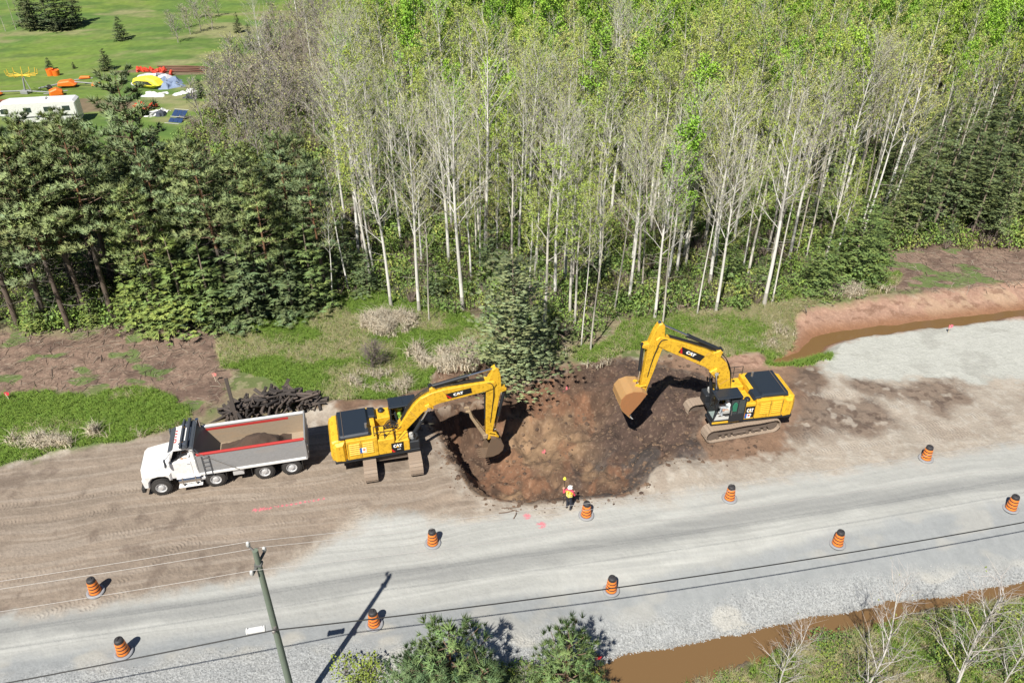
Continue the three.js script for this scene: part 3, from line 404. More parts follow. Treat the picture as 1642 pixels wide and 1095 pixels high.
// pine: bare reddish stem below, layered limbs carrying needle tufts above
function pine(seed, H, opt = {}) {
  const r = rng(seed), tr = new GB(), br = new GB(), nd = new GB(), lo = opt.clear ?? 0.36, green = opt.green ?? [0.062, 0.098, 0.032];
  const lx = (r() - 0.5) * 0.09, lz = (r() - 0.5) * 0.06, ph = r() * 6, R0 = 0.07 + 0.009 * H;
  const axis = (t) => [lx * H * t + 0.18 * Math.sin(t * 4 + ph) * t, H * t, lz * H * t + 0.15 * Math.cos(t * 3.4 + ph) * t];
  const path = [], rad = []; for (let i = 0; i <= 12; i++) { path.push(axis(i / 12)); rad.push(R0 * (1 - i / 12 * 0.93)); } path[0][1] = -0.6;
  tr.tube(path, rad, 7, (i) => vary(i < 5 ? [0.115, 0.09, 0.072] : [0.22, 0.115, 0.062], r, 0.3));
  for (let k = 0; k < (opt.dead ?? 16); k++) { const t = 0.1 + r() * (lo - 0.02), o = axis(t), az = r() * 6.28, l = 0.6 + r() * 1.8; const e = [o[0] + Math.cos(az) * l, o[1] + (r() - 0.55) * 0.7 * l, o[2] + Math.sin(az) * l]; br.tube([o, e], [0.022, 0.007], 3, [0.19, 0.17, 0.15]); for (let w = 0; w < 3; w++) { const f = 0.4 + 0.6 * r(), s = [0, 1, 2].map((m) => lerp(o[m], e[m], f)); br.tube([s, [s[0] + (r() - 0.5) * 0.9, s[1] + (r() - 0.5) * 0.5, s[2] + (r() - 0.5) * 0.9]], [0.009, 0.004], 3, [0.2, 0.18, 0.16]); } }
  const nb = opt.limbs ?? 46;
  for (let b = 0; b < nb; b++) {
    const q = (b + r() * 0.8) / nb, t = lo + (0.99 - lo) * q, o = axis(t), az = b * 2.399 + r() * 0.9;
    const len = (0.7 + (opt.width ?? 2.7) * Math.pow(1 - q, 0.75) * (0.35 + 0.65 * Math.min(1, q * 5 + 0.25))) * (0.7 + 0.5 * r()), up = -0.05 + 0.5 * q + 0.2 * r();
    const dir = V(Math.cos(az), up, Math.sin(az)).normalize(), e = [o[0] + dir.x * len, o[1] + dir.y * len + 0.12 * len, o[2] + dir.z * len];
    br.tube([o, [o[0] + dir.x * len * 0.5, o[1] + dir.y * len * 0.45, o[2] + dir.z * len * 0.5], e], [0.045 * (1 - q) + 0.018, 0.026, 0.012], 4, [0.15, 0.10, 0.07]);
    const nt = Math.round((opt.density ?? 4.6) * len + 2), tone = vary(green, r, 0.35);
    for (let k = 0; k < nt; k++) {
      const f = 0.3 + 0.72 * (k + r()) / nt, side = (r() - 0.5) * 0.75 * len * (1.15 - 0.5 * f), c = [o[0] + dir.x * len * f - dir.z * side, o[1] + (dir.y * f + 0.12 * f * f) * len + (r() - 0.35) * 0.32, o[2] + dir.z * len * f + dir.x * side];
      tuft(nd, c, [dir.x * 0.6, 0.75, dir.z * 0.6], (opt.tuft ?? 0.42) * (0.8 + 0.4 * r()), opt.needles ?? 27, r, vary(tone, r, 0.3), opt.blade ?? 0.03);
    }
  }
  const top = axis(1); tuft(nd, top, [0, 1, 0], 0.5, 26, r, green);
  return { trunk: tr.geo(), branches: br.geo(), leaves: nd.geo(), H };
}
// spruce or fir: whorls of boughs, each feathered with short sprays
function spruce(seed, H, opt = {}) {
  const r = rng(seed), tr = new GB(), nd = new GB(), green = opt.green ?? [0.04, 0.072, 0.026], lo = opt.clear ?? 0.05, wid = opt.width ?? 0.2 * H, S = opt.spray ?? 0.29;
  tr.tube([[0, -0.5, 0], [0.03, H * 0.5, 0.02], [0, H, 0]], [0.05 + 0.009 * H, 0.035 + 0.004 * H, 0.015], 6, [0.24, 0.19, 0.15]);
  if (lo > 0.1) for (let k = 0; k < 26; k++) { const y = H * (0.06 + lo * r()), a = r() * 6.28, l = 0.5 + 1.2 * r(); tr.tube([[0, y, 0], [Math.cos(a) * l, y - 0.3 * l, Math.sin(a) * l]], [0.018, 0.005], 3, [0.25, 0.22, 0.19]); }
  const lev = opt.levels ?? Math.round(7 + H * 1.2);
  for (let l = 0; l < lev; l++) {
    const q = (l + 0.7 * r()) / lev, nb = Math.max(4, Math.round((opt.per ?? 7) * (1.15 - 0.5 * q)));
    for (let b = 0; b < nb; b++) {
      const y = H * (lo + (0.97 - lo) * q) + (r() - 0.5) * 0.35, az = r() * 6.283, len = wid * Math.pow(1 - q, opt.pow ?? 0.85) * (1.15 - (opt.ragged ?? 0.55) + (opt.ragged ?? 0.55) * r()) * (1 + 0.35 * ((opt.ragged ?? 0) > 0 ? vn(az * 1.3 + 9, l * 0.35) - 0.5 : 0)) + 0.12, ca = Math.cos(az), sa = Math.sin(az), droop = (opt.droop ?? 0.25) * (1 - q * 0.9) * (0.6 + 0.8 * r()), tone = vary(green, r, 0.55), m = Math.max(2, Math.round(len * (opt.density ?? 4)));
      for (let k = 0; k < m; k++) {
        const f = (k + 0.7 * r() + 0.3) / m, sd = (r() - 0.5) * 0.7 * len * (1.1 - f * 0.7), px = ca * len * f - sa * sd, pz = sa * len * f + ca * sd, py = y - droop * len * f + 0.2 * len * f * f + (r() - 0.5) * 0.12;
        for (let w = 0; w < (opt.blades ?? 10); w++) {
          const a2 = az + (r() - 0.5) * 2.2, e = 0.12 - 0.35 * r() + (opt.perk ?? 0.1), sl = S * (0.6 + 0.7 * r()), dx = Math.cos(a2), dz = Math.sin(a2), hw = (0.022 + 0.022 * r()) * (opt.hw ?? 1.3), cc = vary(tone, r, 0.45), nx = dx * 0.35 + ca * 0.35 + (r() - 0.5) * 0.3, ny = 0.8, nz = dz * 0.35 + sa * 0.35 + (r() - 0.5) * 0.3, nl = Math.hypot(nx, ny, nz);
          nd.tri([px - dz * hw, py, pz + dx * hw], [px + dz * hw, py + 0.03 * (r() - 0.5), pz - dx * hw], [px + dx * sl, py + e * sl, pz + dz * sl], cc, [nx / nl, ny / nl, nz / nl]);
        }
      }
    }
  }
  tuft(nd, [0, H * 0.96, 0], [0, 1, 0], 0.35, 10, r, green, 0.03);
  return { trunk: tr.geo(), branches: null, leaves: nd.geo(), H };
}
function dress(t, v, mat) { mesh('trunk', v.trunk, woodMat, t); if (v.branches) mesh('branches', v.branches, woodMat, t); if (v.leaves) mesh(mat === needleMat ? 'crown' : 'foliage', v.leaves, mat, t); return t; }

const yg = [[0.36, 0.42, 0.085], [0.30, 0.39, 0.07], [0.40, 0.42, 0.12], [0.33, 0.41, 0.06], [0.38, 0.40, 0.14]], gr = [[0.25, 0.43, 0.04], [0.21, 0.39, 0.035], [0.30, 0.45, 0.05], [0.19, 0.34, 0.035]];
const kinds = {
  bare: [11, 12, 13, 14, 15].map((s, i) => aspen(s, 19, 0.3, { spread: 0.85 + 0.1 * i, branches: 28, clear: [0.36, 0.44, 0.4, 0.48, 0.38][i], lean: 0.05, stubs: 10, twigs: 2.8, twig: [0.50, 0.48, 0.40], leaves: [1000, 1800, 900, 2100, 1400][i], leafSize: 0.045, leaf: yg[i] })),
  slim: [21, 22, 23, 24].map((s, i) => aspen(s, 17, 0.2, { spread: 0.5, branches: 18, clear: 0.52, lean: 0.06, r0: [0.07, 0.085, 0.1, 0.075][i], stubs: 7, twigs: 3, leaves: 500, leafSize: 0.055, leaf: yg[i], white: [[0.66, 0.64, 0.58], [0.5, 0.47, 0.4], [0.7, 0.68, 0.64], [0.42, 0.38, 0.32]][i] })),
  bud: [31, 32, 33, 34].map((s, i) => aspen(s, 17, 0.5, { spread: 0.8, branches: 20, twigs: 2.4, lean: 0.04, leaves: 3300, leafSize: 0.066, leaf: yg[i], white: [[0.66, 0.64, 0.58], [0.6, 0.57, 0.5], [0.7, 0.68, 0.64], [0.5, 0.46, 0.4]][i] })),
  leafy: [41, 42, 43, 44].map((s, i) => aspen(s, 17, 1, { spread: 0.85, branches: 18, clear: 0.42, twigs: 2, leaves: 4200, leafSize: 0.115, leaf: gr[i] })),
  canopy: [45, 46, 47, 48].map((s, i) => aspen(s, 17, 1, { spread: 0.95, branches: 14, clear: 0.42, twigs: 1.2, leaves: 3000, leafSize: 0.175, leaf: gr[i] })),
  brush: [51, 52, 53].map((s, i) => aspen(s, 6, 0.1, { spread: 1.3, clear: 0.08, branches: 22, twigs: 3, r0: 0.06, twigR: 1.9, white: [0.36, 0.32, 0.30], twig: [[0.34, 0.30, 0.28], [0.38, 0.33, 0.28], [0.32, 0.30, 0.27]][i], leaves: 260, leafSize: 0.08, leaf: [0.30, 0.32, 0.12] })),
  pine: [61, 62, 63, 64].map((s, i) => pine(s, 15, { width: 2.6 + 0.25 * i, clear: [0.34, 0.42, 0.3, 0.46][i], green: [[0.185, 0.245, 0.11], [0.225, 0.285, 0.095], [0.195, 0.255, 0.12], [0.22, 0.275, 0.11]][i] })),
  spruce: [71, 72, 73].map((s, i) => spruce(s, 12, { width: 2.2, clear: 0.22, green: i === 1 ? [0.21, 0.26, 0.085] : [0.165, 0.215, 0.08] })),
  lone: [91, 92].map((s, i) => spruce(s, 5, { width: 1.75, per: 9, levels: 16, hw: 3, blades: 8, spray: 0.34, pow: 0.7, green: [[0.12, 0.16, 0.065], [0.14, 0.17, 0.06]][i] })),
  fir: [81, 82, 83].map((s, i) => spruce(s, 5, { width: 1.9, per: 7, levels: 14, green: [[0.15, 0.215, 0.06], [0.20, 0.27, 0.06], [0.125, 0.175, 0.065]][i] })),
};
const info = {
  bare: ['aspen_tree', 'aspen'], slim: ['aspen_tree', 'aspen'], bud: ['aspen_tree', 'aspen'], leafy: ['aspen_tree', 'aspen'], canopy: ['aspen_tree', 'aspen'], brush: ['leafless_shrub', 'shrub'], pine: ['pine_tree', 'pine'], spruce: ['spruce_tree', 'spruce'], fir: ['young_fir', 'fir'], lone: ['meadow_spruce', 'spruce'],
};
const general = {
  bare: ['bare white barked aspen with wide grey branches in the forest stand', 'bare aspens of the forest stand'], slim: ['slim bare pale aspen with a short narrow top in the forest stand', 'slim aspens of the forest stand'], bud: ['aspen with a thin haze of yellow green buds in the forest', 'budding aspens of the forest stand'], leafy: ['aspen in full bright green leaf deep in the forest', 'leafy aspens of the forest stand'],
  canopy: ['tall aspen in dense bright green leaf far back in the forest', 'far leafy aspens'], brush: ['grey leafless brush tree beside the meadow edge', 'grey brush by the meadow'], pine: ['dark green pine with bare reddish stem in the pine wood left of the aspens', 'pines of the wood'], spruce: ['narrow dark spruce standing among the forest trees', 'spruces in the forest'], fir: ['low young fir growing under the forest trees', 'young firs under the trees'],
};
let treeSeed = 0;
function plant(kind, base, height, label, group, opt = {}) {
  const r = rng(9000 + treeSeed++), list = kinds[kind], v = list[opt.variant ?? Math.floor(r() * list.length)], [nm, cat] = info[kind];
  const t = thing(nm, label ?? general[kind][0], cat, base, r() * 6.28, label ? group : general[kind][1]);
  const k = height / v.H, w = k * (opt.wide ?? 1); t.scale.set(w, k, w); if (cat === 'aspen') { t.rotation.x = (r() - 0.5) * 0.08; t.rotation.z = (r() - 0.5) * 0.08; }
  return dress(t, v, kind === 'pine' || kind === 'spruce' || kind === 'fir' || kind === 'lone' ? needleMat : leafMat);
}
const onGround = (u, v, h0 = 0) => { let p = G(u, v, h0); for (let i = 0; i < 6; i++) { const y = ground(p.x, p.z); p = G(u, v, y); } return p; };

// aspens along the front of the forest, read from the photograph: foot (u, v), row the top reaches, kind
const front = [[627, 492, 190, 'bare'], [672, 500, 175, 'bare'], [643, 395, 130, 'bare'], [742, 496, 130, 'bare'], [688, 515, 300, 'slim'], [890, 484, 165, 'bare'], [932, 556, 320, 'slim'], [947, 562, 300, 'slim'], [1050, 512, 240, 'bare'], [1063, 520, 250, 'slim'], [1118, 505, 230, 'slim'], [1148, 500, 220, 'bare'], [1225, 490, 130, 'bare'], [1238, 488, 170, 'slim'], [1292, 416, 130, 'slim'], [1138, 458, 140, 'bare'], [778, 412, 40, 'bare'], [832, 412, 160, 'bare'], [906, 460, 190, 'bare'], [1008, 490, 200, 'bare'], [985, 500, 230, 'slim'], [1030, 470, 170, 'slim'], [575, 420, 110, 'bare'], [1190, 440, 150, 'slim'], [1265, 420, 120, 'bare'], [532, 492, 330, 'slim'], [560, 470, 260, 'slim'], [600, 440, 150, 'slim'], [770, 440, 130, 'slim'], [720, 430, 120, 'bare'], [860, 430, 140, 'slim'], [960, 430, 150, 'bare'], [1085, 440, 150, 'bare'], [1340, 350, 60, 'bare'], [1385, 330, 60, 'slim'], [1320, 360, 90, 'slim']];
const planted = [];
front.forEach(([u, v, top, kind]) => { const b = onGround(u, v); b.y -= 0.05; plant(kind, b, heightTo(b, top), kind === 'bare' ? 'white barked leafless aspen at the front edge of the forest behind the dig' : 'thin white aspen stem at the front edge of the forest behind the dig', kind === 'bare' ? 'wide aspens along the forest edge' : 'slim aspens along the forest edge'); planted.push([b.x, b.z]); });
// pine wood on the left
const pines = [[30, 527, 215], [75, 522, 205], [112, 530, 235], [142, 514, 208], [182, 513, 205], [276, 470, 122], [292, 480, 250], [332, 474, 240], [372, 500, 235], [412, 482, 245], [350, 440, 230], [446, 500, 290], [484, 455, 222], [522, 470, 262], [60, 445, 172], [152, 432, 182], [10, 462, 185], [-20, 522, 200], [300, 425, 215], [236, 402, 190], [425, 425, 240], [100, 404, 184], [22, 402, 182], [265, 520, 300], [-40, 470, 190], [395, 455, 262], [500, 420, 225], [120, 470, 210], [240, 470, 255], [455, 460, 268], [180, 452, 200]];
pines.forEach(([u, v, top]) => { const b = onGround(u, v); b.y -= 0.05; plant('pine', b, heightTo(b, top), null, null, { wide: 1.12 }); planted.push([b.x, b.z]); });
const firs = [[248, 522, 405, 1], [300, 524, 380, 1], [345, 520, 390, 0], [400, 516, 400, 2], [470, 505, 390, 2], [505, 490, 360, 0], [150, 520, 470, 1], [60, 530, 475, 1], [215, 515, 440, 1], [270, 490, 350, 2], [330, 500, 330, 2], [420, 500, 320, 2], [590, 470, 400, 2], [700, 480, 420, 2], [870, 520, 460, 1], [560, 455, 370, 2], [950, 450, 370, 2], [1170, 460, 390, 0], [1220, 470, 410, 0], [790, 450, 360, 2]];
firs.forEach(([u, v, top, k]) => { const b = onGround(u, v); b.y -= 0.05; plant('fir', b, heightTo(b, top), ['mid green fir at the forest edge', 'bright green young fir at the forest edge', 'dark green fir at the forest edge'][k] + ' behind the work area', ['mid green firs at the forest edge', 'bright green firs at the forest edge', 'dark firs at the forest edge'][k], { variant: k, wide: 1.05 }); planted.push([b.x, b.z]); });
// the two large conifers that stand free of the stand
{
  const v1 = spruce(901, 9, { width: 3.7, levels: 30, per: 11, pow: 0.32, droop: 0.02, density: 3.4, blades: 12, perk: 0.3, spray: 0.26, ragged: 0.9, green: [0.23, 0.275, 0.125], clear: 0.0 });
  const b = onGround(822, 604); dress(thing('spruce_tree', 'broad bushy grey green spruce standing alone at the edge of the pit', 'spruce', b, 0.4), v1, needleMat).scale.setScalar(heightTo(b, 408) / 9); planted.push([b.x, b.z]);
  const v2 = spruce(902, 8, { width: 2.9, levels: 26, per: 10, pow: 0.6, droop: 0.2, density: 4, blades: 9, green: [0.16, 0.235, 0.06], clear: 0.02 });
  [[1362, 452, 322, 'tallest dark fir of the clump beside the clay bank'], [1308, 472, 372, 'low fir of the clump beside the clay bank, next to two white aspens'], [1395, 420, 330, 'fir of the clump beside the clay bank, next to the mulched ground']].forEach(([u, v, top, label], i) => { const p = onGround(u, v); dress(thing('fir_tree', label, 'fir', p, i * 2), v2, needleMat).scale.setScalar(heightTo(p, top) / 8 * (i ? 1 : 1.05)); planted.push([p.x, p.z]); });
}
// spruces on the right-hand edge
[[1463, 388, 190], [1495, 372, 150], [1522, 364, 170], [1560, 356, 160], [1590, 348, 130], [1625, 340, 110], [1655, 334, 120], [1440, 388, 240], [1540, 330, 110], [1610, 310, 80], [1640, 295, 60], [1575, 296, 70], [1690, 328, 120], [1500, 325, 130], [1700, 310, 70], [1415, 375, 230]].forEach(([u, v, top]) => { const b = onGround(u, v); b.y -= 0.05; plant('spruce', b, heightTo(b, top), 'tall spruce with bare lower stem lining the mulched clearing', 'spruces lining the mulched clearing', { wide: 0.95 }); planted.push([b.x, b.z]); });

// the stand behind: the 300 nearest aspens singly, all beyond as one mass
{
  const r = rng(4242), spots = [];
  for (let z = -50; z > -262; z -= z > -110 ? 2.7 : z > -180 ? 3.4 : 4.2) for (let x = -130; x < 175; x += z > -110 ? 2.7 : z > -180 ? 3.4 : 4.2) {
    const px = x + (r() - 0.5) * 2.3, pz = z + (r() - 0.5) * 2.3, [u, v] = project(px, -0.5, pz);
    if (u < -160 || u > 1900) { r(); continue; }
    if (pz > -66 && F.forest.at(px, pz) > -0.8) continue;
    if (pz < -64 && Field.dist(meadowPts, px, pz) < 1.2) continue;
    if (Field.dist(brushPts, px, pz) < 1.5 && r() < 0.97) { if (r() < 0.97) spots.push([px, pz, 'brush', u, v]); continue; }
    if (u < 545 && v > 215 ) { if (r() < 0.12) spots.push([px, pz, 'fir', u, v]); continue; }
    if (pz > -72 && r() < 0.48) continue;
    if (planted.some((q) => (q[0] - px) ** 2 + (q[1] - pz) ** 2 < 1.6)) continue;
    const far = sstep(-58, -118, pz) + (u > 1000 ? 0.08 : 0) + (fbm(px * 0.06 + 3, pz * 0.06, 3) - 0.5) * 0.9 - 0.75 * sstep(760, 520, u), q = r();
    let kind; if (u > 1420 && v > 190 && q < 0.55) kind = 'spruce'; else if (q < 0.055 && pz > -120) kind = 'spruce'; else if (q > 0.88 && pz > -80) kind = q > 0.945 ? 'fir' : 'bud'; else { const w = r(); kind = pz < -125 && far > 0.5 ? 'canopy' : far > 0.72 ? (w < 0.75 ? 'leafy' : w < 0.95 ? 'bud' : 'slim') : far > 0.34 ? (w < 0.14 ? 'leafy' : w < 0.72 ? 'bud' : w < 0.9 ? 'slim' : 'bare') : (w < 0.04 ? 'leafy' : w < 0.48 ? 'bud' : w < 0.6 ? 'bare' : 'slim'); }
    spots.push([px, pz, kind, u, v]);
  }
  spots.sort((a, b) => b[1] - a[1]);
  const single = { aspen: 250, spruce: 60, fir: 80, brush: 110 }, rest = {};
  for (const [x, z, kind, u] of spots) {
    const fam = info[kind][1] === 'shrub' ? 'brush' : info[kind][1], y = ground(x, z) - 0.05; let h = { bare: 16, slim: 15, bud: 15, leafy: 15, canopy: 16.5, brush: z < -95 ? 7 : 5, spruce: 9, fir: 4.4 }[kind] * (0.66 + 0.52 * r()); if (z < -150) h *= 1.05;
    if (fam === 'aspen' && z > -64) h *= 0.85;
    if (single[fam]-- > 0) plant(kind, V(x, y, z), h); else (rest[kind] ??= []).push([x, y, z, h, r() * 6.28, r()]);
  }
  const mass = new THREE.Group(); mass.name = 'distant_forest'; scene.add(mass); tag(mass, 'dense far wood of leafing aspens behind the front trees', 'forest', null, 'stuff');
  for (const [kind, list] of Object.entries(rest)) kinds[kind].forEach((v, i) => {
    const mine = list.filter((_, k) => k % kinds[kind].length === i); if (!mine.length) return;
    for (const [nm, geo, mat] of [['trunk', v.trunk, woodMat], ['branches', v.branches, woodMat], ['foliage', v.leaves, kind === 'spruce' || kind === 'fir' ? needleMat : leafMat]]) {
      if (!geo) continue; const im = new THREE.InstancedMesh(geo, mat, mine.length); im.name = nm; im.userData.kind = 'stuff'; im.castShadow = im.receiveShadow = true;
      mine.forEach((q, k) => { const s = q[3] / v.H; im.setMatrixAt(k, new THREE.Matrix4().compose(V(q[0], q[1], q[2]), new THREE.Quaternion().setFromEuler(new THREE.Euler((q[5] - 0.5) * 0.1, q[4], (((q[5] * 7.3) % 1) - 0.5) * 0.1)), V(s, s, s))); });
      mass.add(im);
    }
  });
  console.log('trees', spots.length, Object.entries(rest).map(([k, l]) => k + ':' + l.length).join(' '));
}

// ---------------------------------------------------------------- undergrowth, grass, twigs
function scatter(name, label, category, geos, mat, list) {   // list of [x, y, z, scale, turn, variant, tilt, sy]
  const g = new THREE.Group(); g.name = name; taken[name] = 0; scene.add(g); tag(g, label, category, null, 'stuff');
  geos.forEach((geo, i) => { const mine = list.filter((q) => q[5] % geos.length === i); if (!mine.length) return; const im = new THREE.InstancedMesh(geo, mat, mine.length); im.name = category.replace(/ /g, '_'); im.userData.kind = 'stuff'; im.castShadow = im.receiveShadow = true;
    mine.forEach((q, k) => im.setMatrixAt(k, new THREE.Matrix4().compose(V(q[0], q[1], q[2]), new THREE.Quaternion().setFromEuler(new THREE.Euler(q[6] || 0, q[4], q[8] || 0)), V(q[3], q[3] * (q[7] || 1), q[3])))); g.add(im); });
}
function bushGeo(seed, n, size, c, twigC) { const r = rng(seed), g = new GB(); for (let k = 0; k < (n < 20 ? 60 : 9); k++) { const a = r() * 6.28, l = 0.5 + 0.5 * r(); g.tube([[0, -0.1, 0], [Math.cos(a) * l * 0.5, l * 0.9, Math.sin(a) * l * 0.5]], [0.014, 0.004], 3, twigC); } for (let k = 0; k < n; k++) { const a = r() * 6.28, q = Math.sqrt(r()) * 0.62, y = (0.15 + r() * 0.9) * (1 - 0.5 * q); leafQuad(g, [Math.cos(a) * q, y, Math.sin(a) * q], size * (0.6 + 0.8 * r()), r, vary(c, r, 0.5), [Math.cos(a) * q, 0.8, Math.sin(a) * q]); } return g.geo(); }
function grassGeo(seed, n, h, w, c, c2, lie = 0.5) { const r = rng(seed), g = new GB(); for (let k = 0; k < n; k++) { const a = r() * 6.28, d = r() * 0.24, x = Math.cos(a) * d, z = Math.sin(a) * d, b = r() * 6.28, l = h * (0.5 + 0.7 * r()), le = lie * l * r() * 1.6, q = r(), cc = vary([lerp(c[0], c2[0], q), lerp(c[1], c2[1], q), lerp(c[2], c2[2], q)], r, 0.35), px = Math.cos(b + 1.57) * w, pz = Math.sin(b + 1.57) * w, N = [Math.cos(b) * 0.35, 0.9, Math.sin(b) * 0.35]; const m = [x + Math.cos(b) * le * 0.35, l * 0.6, z + Math.sin(b) * le * 0.35], t = [x + Math.cos(b) * le, l * (1 - 0.25 * lie), z + Math.sin(b) * le]; g.tri([x - px, -0.03, z - pz], [x + px, -0.03, z + pz], [m[0] + px * 0.8, m[1], m[2] + pz * 0.8], cc, N); g.tri([x - px, -0.03, z - pz], [m[0] + px * 0.8, m[1], m[2] + pz * 0.8], [m[0] - px * 0.8, m[1], m[2] - pz * 0.8], cc, N); g.tri([m[0] - px * 0.8, m[1], m[2] - pz * 0.8], [m[0] + px * 0.8, m[1], m[2] + pz * 0.8], t, cc, N); } return g.geo(); }
function rockGeo(seed, rough = 0.35) { const g = new THREE.IcosahedronGeometry(0.5, 1), p = g.attributes.position, r = rng(seed), m = new Map(); for (let i = 0; i < p.count; i++) { const k = [p.getX(i), p.getY(i), p.getZ(i)].map((q) => q.toFixed(3)).join(); if (!m.has(k)) m.set(k, 1 + (r() - 0.5) * 2 * rough); const s = m.get(k); p.setXYZ(i, p.getX(i) * s, p.getY(i) * s * 0.75, p.getZ(i) * s * 0.9); } g.computeVertexNormals(); g.deleteAttribute('uv'); return g; }
{
  const r = rng(515), bush = [], green = [], straw = [], sticks = [], stones = [], clods = [];
  const bushG = [bushGeo(1, 110, 0.075, [0.17, 0.26, 0.045], [0.2, 0.17, 0.14]), bushGeo(2, 110, 0.07, [0.24, 0.28, 0.065], [0.2, 0.17, 0.14]), bushGeo(3, 120, 0.08, [0.14, 0.22, 0.05], [0.16, 0.13, 0.1]), bushGeo(4, 14, 0.04, [0.3, 0.3, 0.12], [0.27, 0.21, 0.18])];
  const put = (l, x, z, s, tilt, sy, tz) => l.push([x, ground(x, z), z, s, r() * 6.28, Math.floor(r() * 1e6), tilt, sy, tz]);
  for (let i = 0; i < 52000; i++) {     // forest edge and floor
    const x = -62 + r() * 140, z = -44 - Math.pow(r(), 1.6) * 75; const near = z > -66;
    if (near) { const f = F.forest.at(x, z); if (f > 0.6) continue; if (f > -1.0 && r() < 0.3) continue; } else if (Field.dist(meadowPts, x, z) < 0 && z < -64) continue;
    const dens = fbm(x * 0.25 + 8, z * 0.25, 3); if (r() > dens * 0.9) continue;
    put(bush, x, z, (0.5 + 1.1 * r()) * (near ? 1 : 1.2) * (0.6 + dens * 0.7), 0, 0.8 + 0.6 * r());
  }
  const grassAt = (x, z) => Math.min(F.grassL.at(x, z), F.grassC.at(x, z), F.grassR.at(x, z), F.strip.at(x, z)) + (fbm(x * 0.55, z * 0.55, 3) - 0.5) * 1.5;
  for (let i = 0; i < 190000; i++) {
    const x = -50 + r() * 84, z = -62 + r() * 30; const d = grassAt(x, z); if (d > 0.15) continue;
    const gl = F.grassL.at(x, z) < 0.4, gs = F.strip.at(x, z) < 0.3, gr = F.grassR.at(x, z) < 0.3; let dr = sstep(0.46, 0.64, fbm(x * 0.33 + 15, z * 0.45, 3)) * (gl ? 0.2 : gs ? 0 : 0.7) + (gr ? 0.2 : 0);
    if (r() < dr) { if (r() < 0.6) put(straw, x, z, 0.45 + 0.5 * r(), 0, 0.8 + 0.4 * r()); } else put(green, x, z, 0.4 + 0.45 * r(), 0, 0.8 + 0.5 * r());
  }
  // dead reeds: by the left-hand grass, and two pale clumps before the spruce
  const reeds = [], clump = (u0, v0, u1, v1, n, s) => { for (let i = 0; i < n; i++) { const rr_ = Math.sqrt(r()) * (0.75 + 0.5 * r()), aa_ = r() * 6.283, p = onGround((u0 + u1) / 2 + (u1 - u0) / 2 * rr_ * Math.cos(aa_), (v0 + v1) / 2 + (v1 - v0) / 2 * rr_ * Math.sin(aa_)); if (fbm(p.x * 0.8 + 2, p.z * 0.8, 3) > 0.45 + 0.15 * r()) reeds.push([p.x, p.y, p.z, s * (0.7 + 0.6 * r()), r() * 6.28, Math.floor(r() * 1e6), 0, 1]); } };
  clump(110, 690, 240, 702, 420, 0.8); clump(20, 705, 110, 722, 220, 0.7); clump(200, 680, 290, 690, 200, 0.65); clump(660, 552, 775, 598, 1500, 0.85); clump(585, 505, 665, 540, 1000, 0.8); clump(560, 600, 700, 630, 500, 0.6); clump(1290, 462, 1420, 478, 500, 0.8); clump(890, 560, 1000, 590, 250, 0.6); clump(370, 690, 240, 700, 60, 0.5); clump(1190, 520, 1270, 560, 250, 0.5);
  // bank beyond the foreground ditch
  for (let i = 0; i < 26000; i++) { const x = -2 + r() * 36, z = -31 + r() * 17; if (z < lineZ(L.waterF, x) || F.waterF.at(x, z) < 0.35) continue; const n = fbm(x * 0.55, z * 0.55, 3); const y = r(); if (n > 0.5 ? y < 0.6 : y < 0.15) put(green, x, z, 0.45 + 0.5 * r(), 0, 1); else if (y < 0.9) put(straw, x, z, 0.4 + 0.5 * r(), 0, 1); }
  // slash: broken twigs and chips
  for (let i = 0; i < 9000; i++) { const right = r() < 0.45, x = right ? 28 + r() * 24 : -50 + r() * 32, z = right ? -66 + r() * 13 : -55 + r() * 13; const d = right ? F.slashR.at(x, z) : F.slashL.at(x, z); if (d > 0.3) continue; put(sticks, x, z, 0.3 + 1.1 * r() * r(), (r() - 0.5) * 0.7, 1, 1.57 + (r() - 0.5) * 0.5); }
  for (let i = 0; i < 3500; i++) { const x = -38 + r() * 76, z = -57 + r() * 8; const f = F.forest.at(x, z); if (Math.abs(f) > 2.2) continue; put(sticks, x, z, 0.5 + 1.2 * r(), (r() - 0.5) * 0.7, 1, 1.57 + (r() - 0.5) * 0.7); }
  // stone on the shoulder, gravel at the right-hand pad, clods round the pit
  for (let i = 0; i < 30000; i++) { const x = -30 + r() * 70, z = -33 + r() * 18; if (z - lineZ(L.stone, x) < (fbm(x * 0.5, z * 0.5, 2) - 0.5) * 2 || (x > -3 && F.waterF.at(x, z) < -0.1)) continue; if (x > -3 && z > lineZ(L.waterF, x)) continue; put(stones, x, z, 0.04 + 0.07 * r() * r(), 0, 1); }
  for (let i = 0; i < 5200; i++) { const k = Math.floor(r() * 13), a = F.waterF.pts[k], b = F.waterF.pts[k + 1] ?? a, q = r(), x = lerp(a[0], b[0], q) + (r() - 0.5) * 0.5, z = lerp(a[1], b[1], q) - 0.15 + (r() - 0.5) * 0.5; if (x < 2) continue; put(stones, x, z, 0.05 + 0.08 * r() * r(), 0, 1); }
  for (let i = 0; i < 15000; i++) { const x = -8 + r() * 24, z = -50 + r() * 18, d = F.pit.at(x, z); const s = F.soil.at(x, z); if (d > 0.5 && s > 0.2) continue; if (r() > fbm(x * 0.8 + 5, z * 0.8, 3) * 0.9) continue; put(clods, x, z, 0.03 + 0.30 * Math.pow(r(), 7), 0, 0.8); }
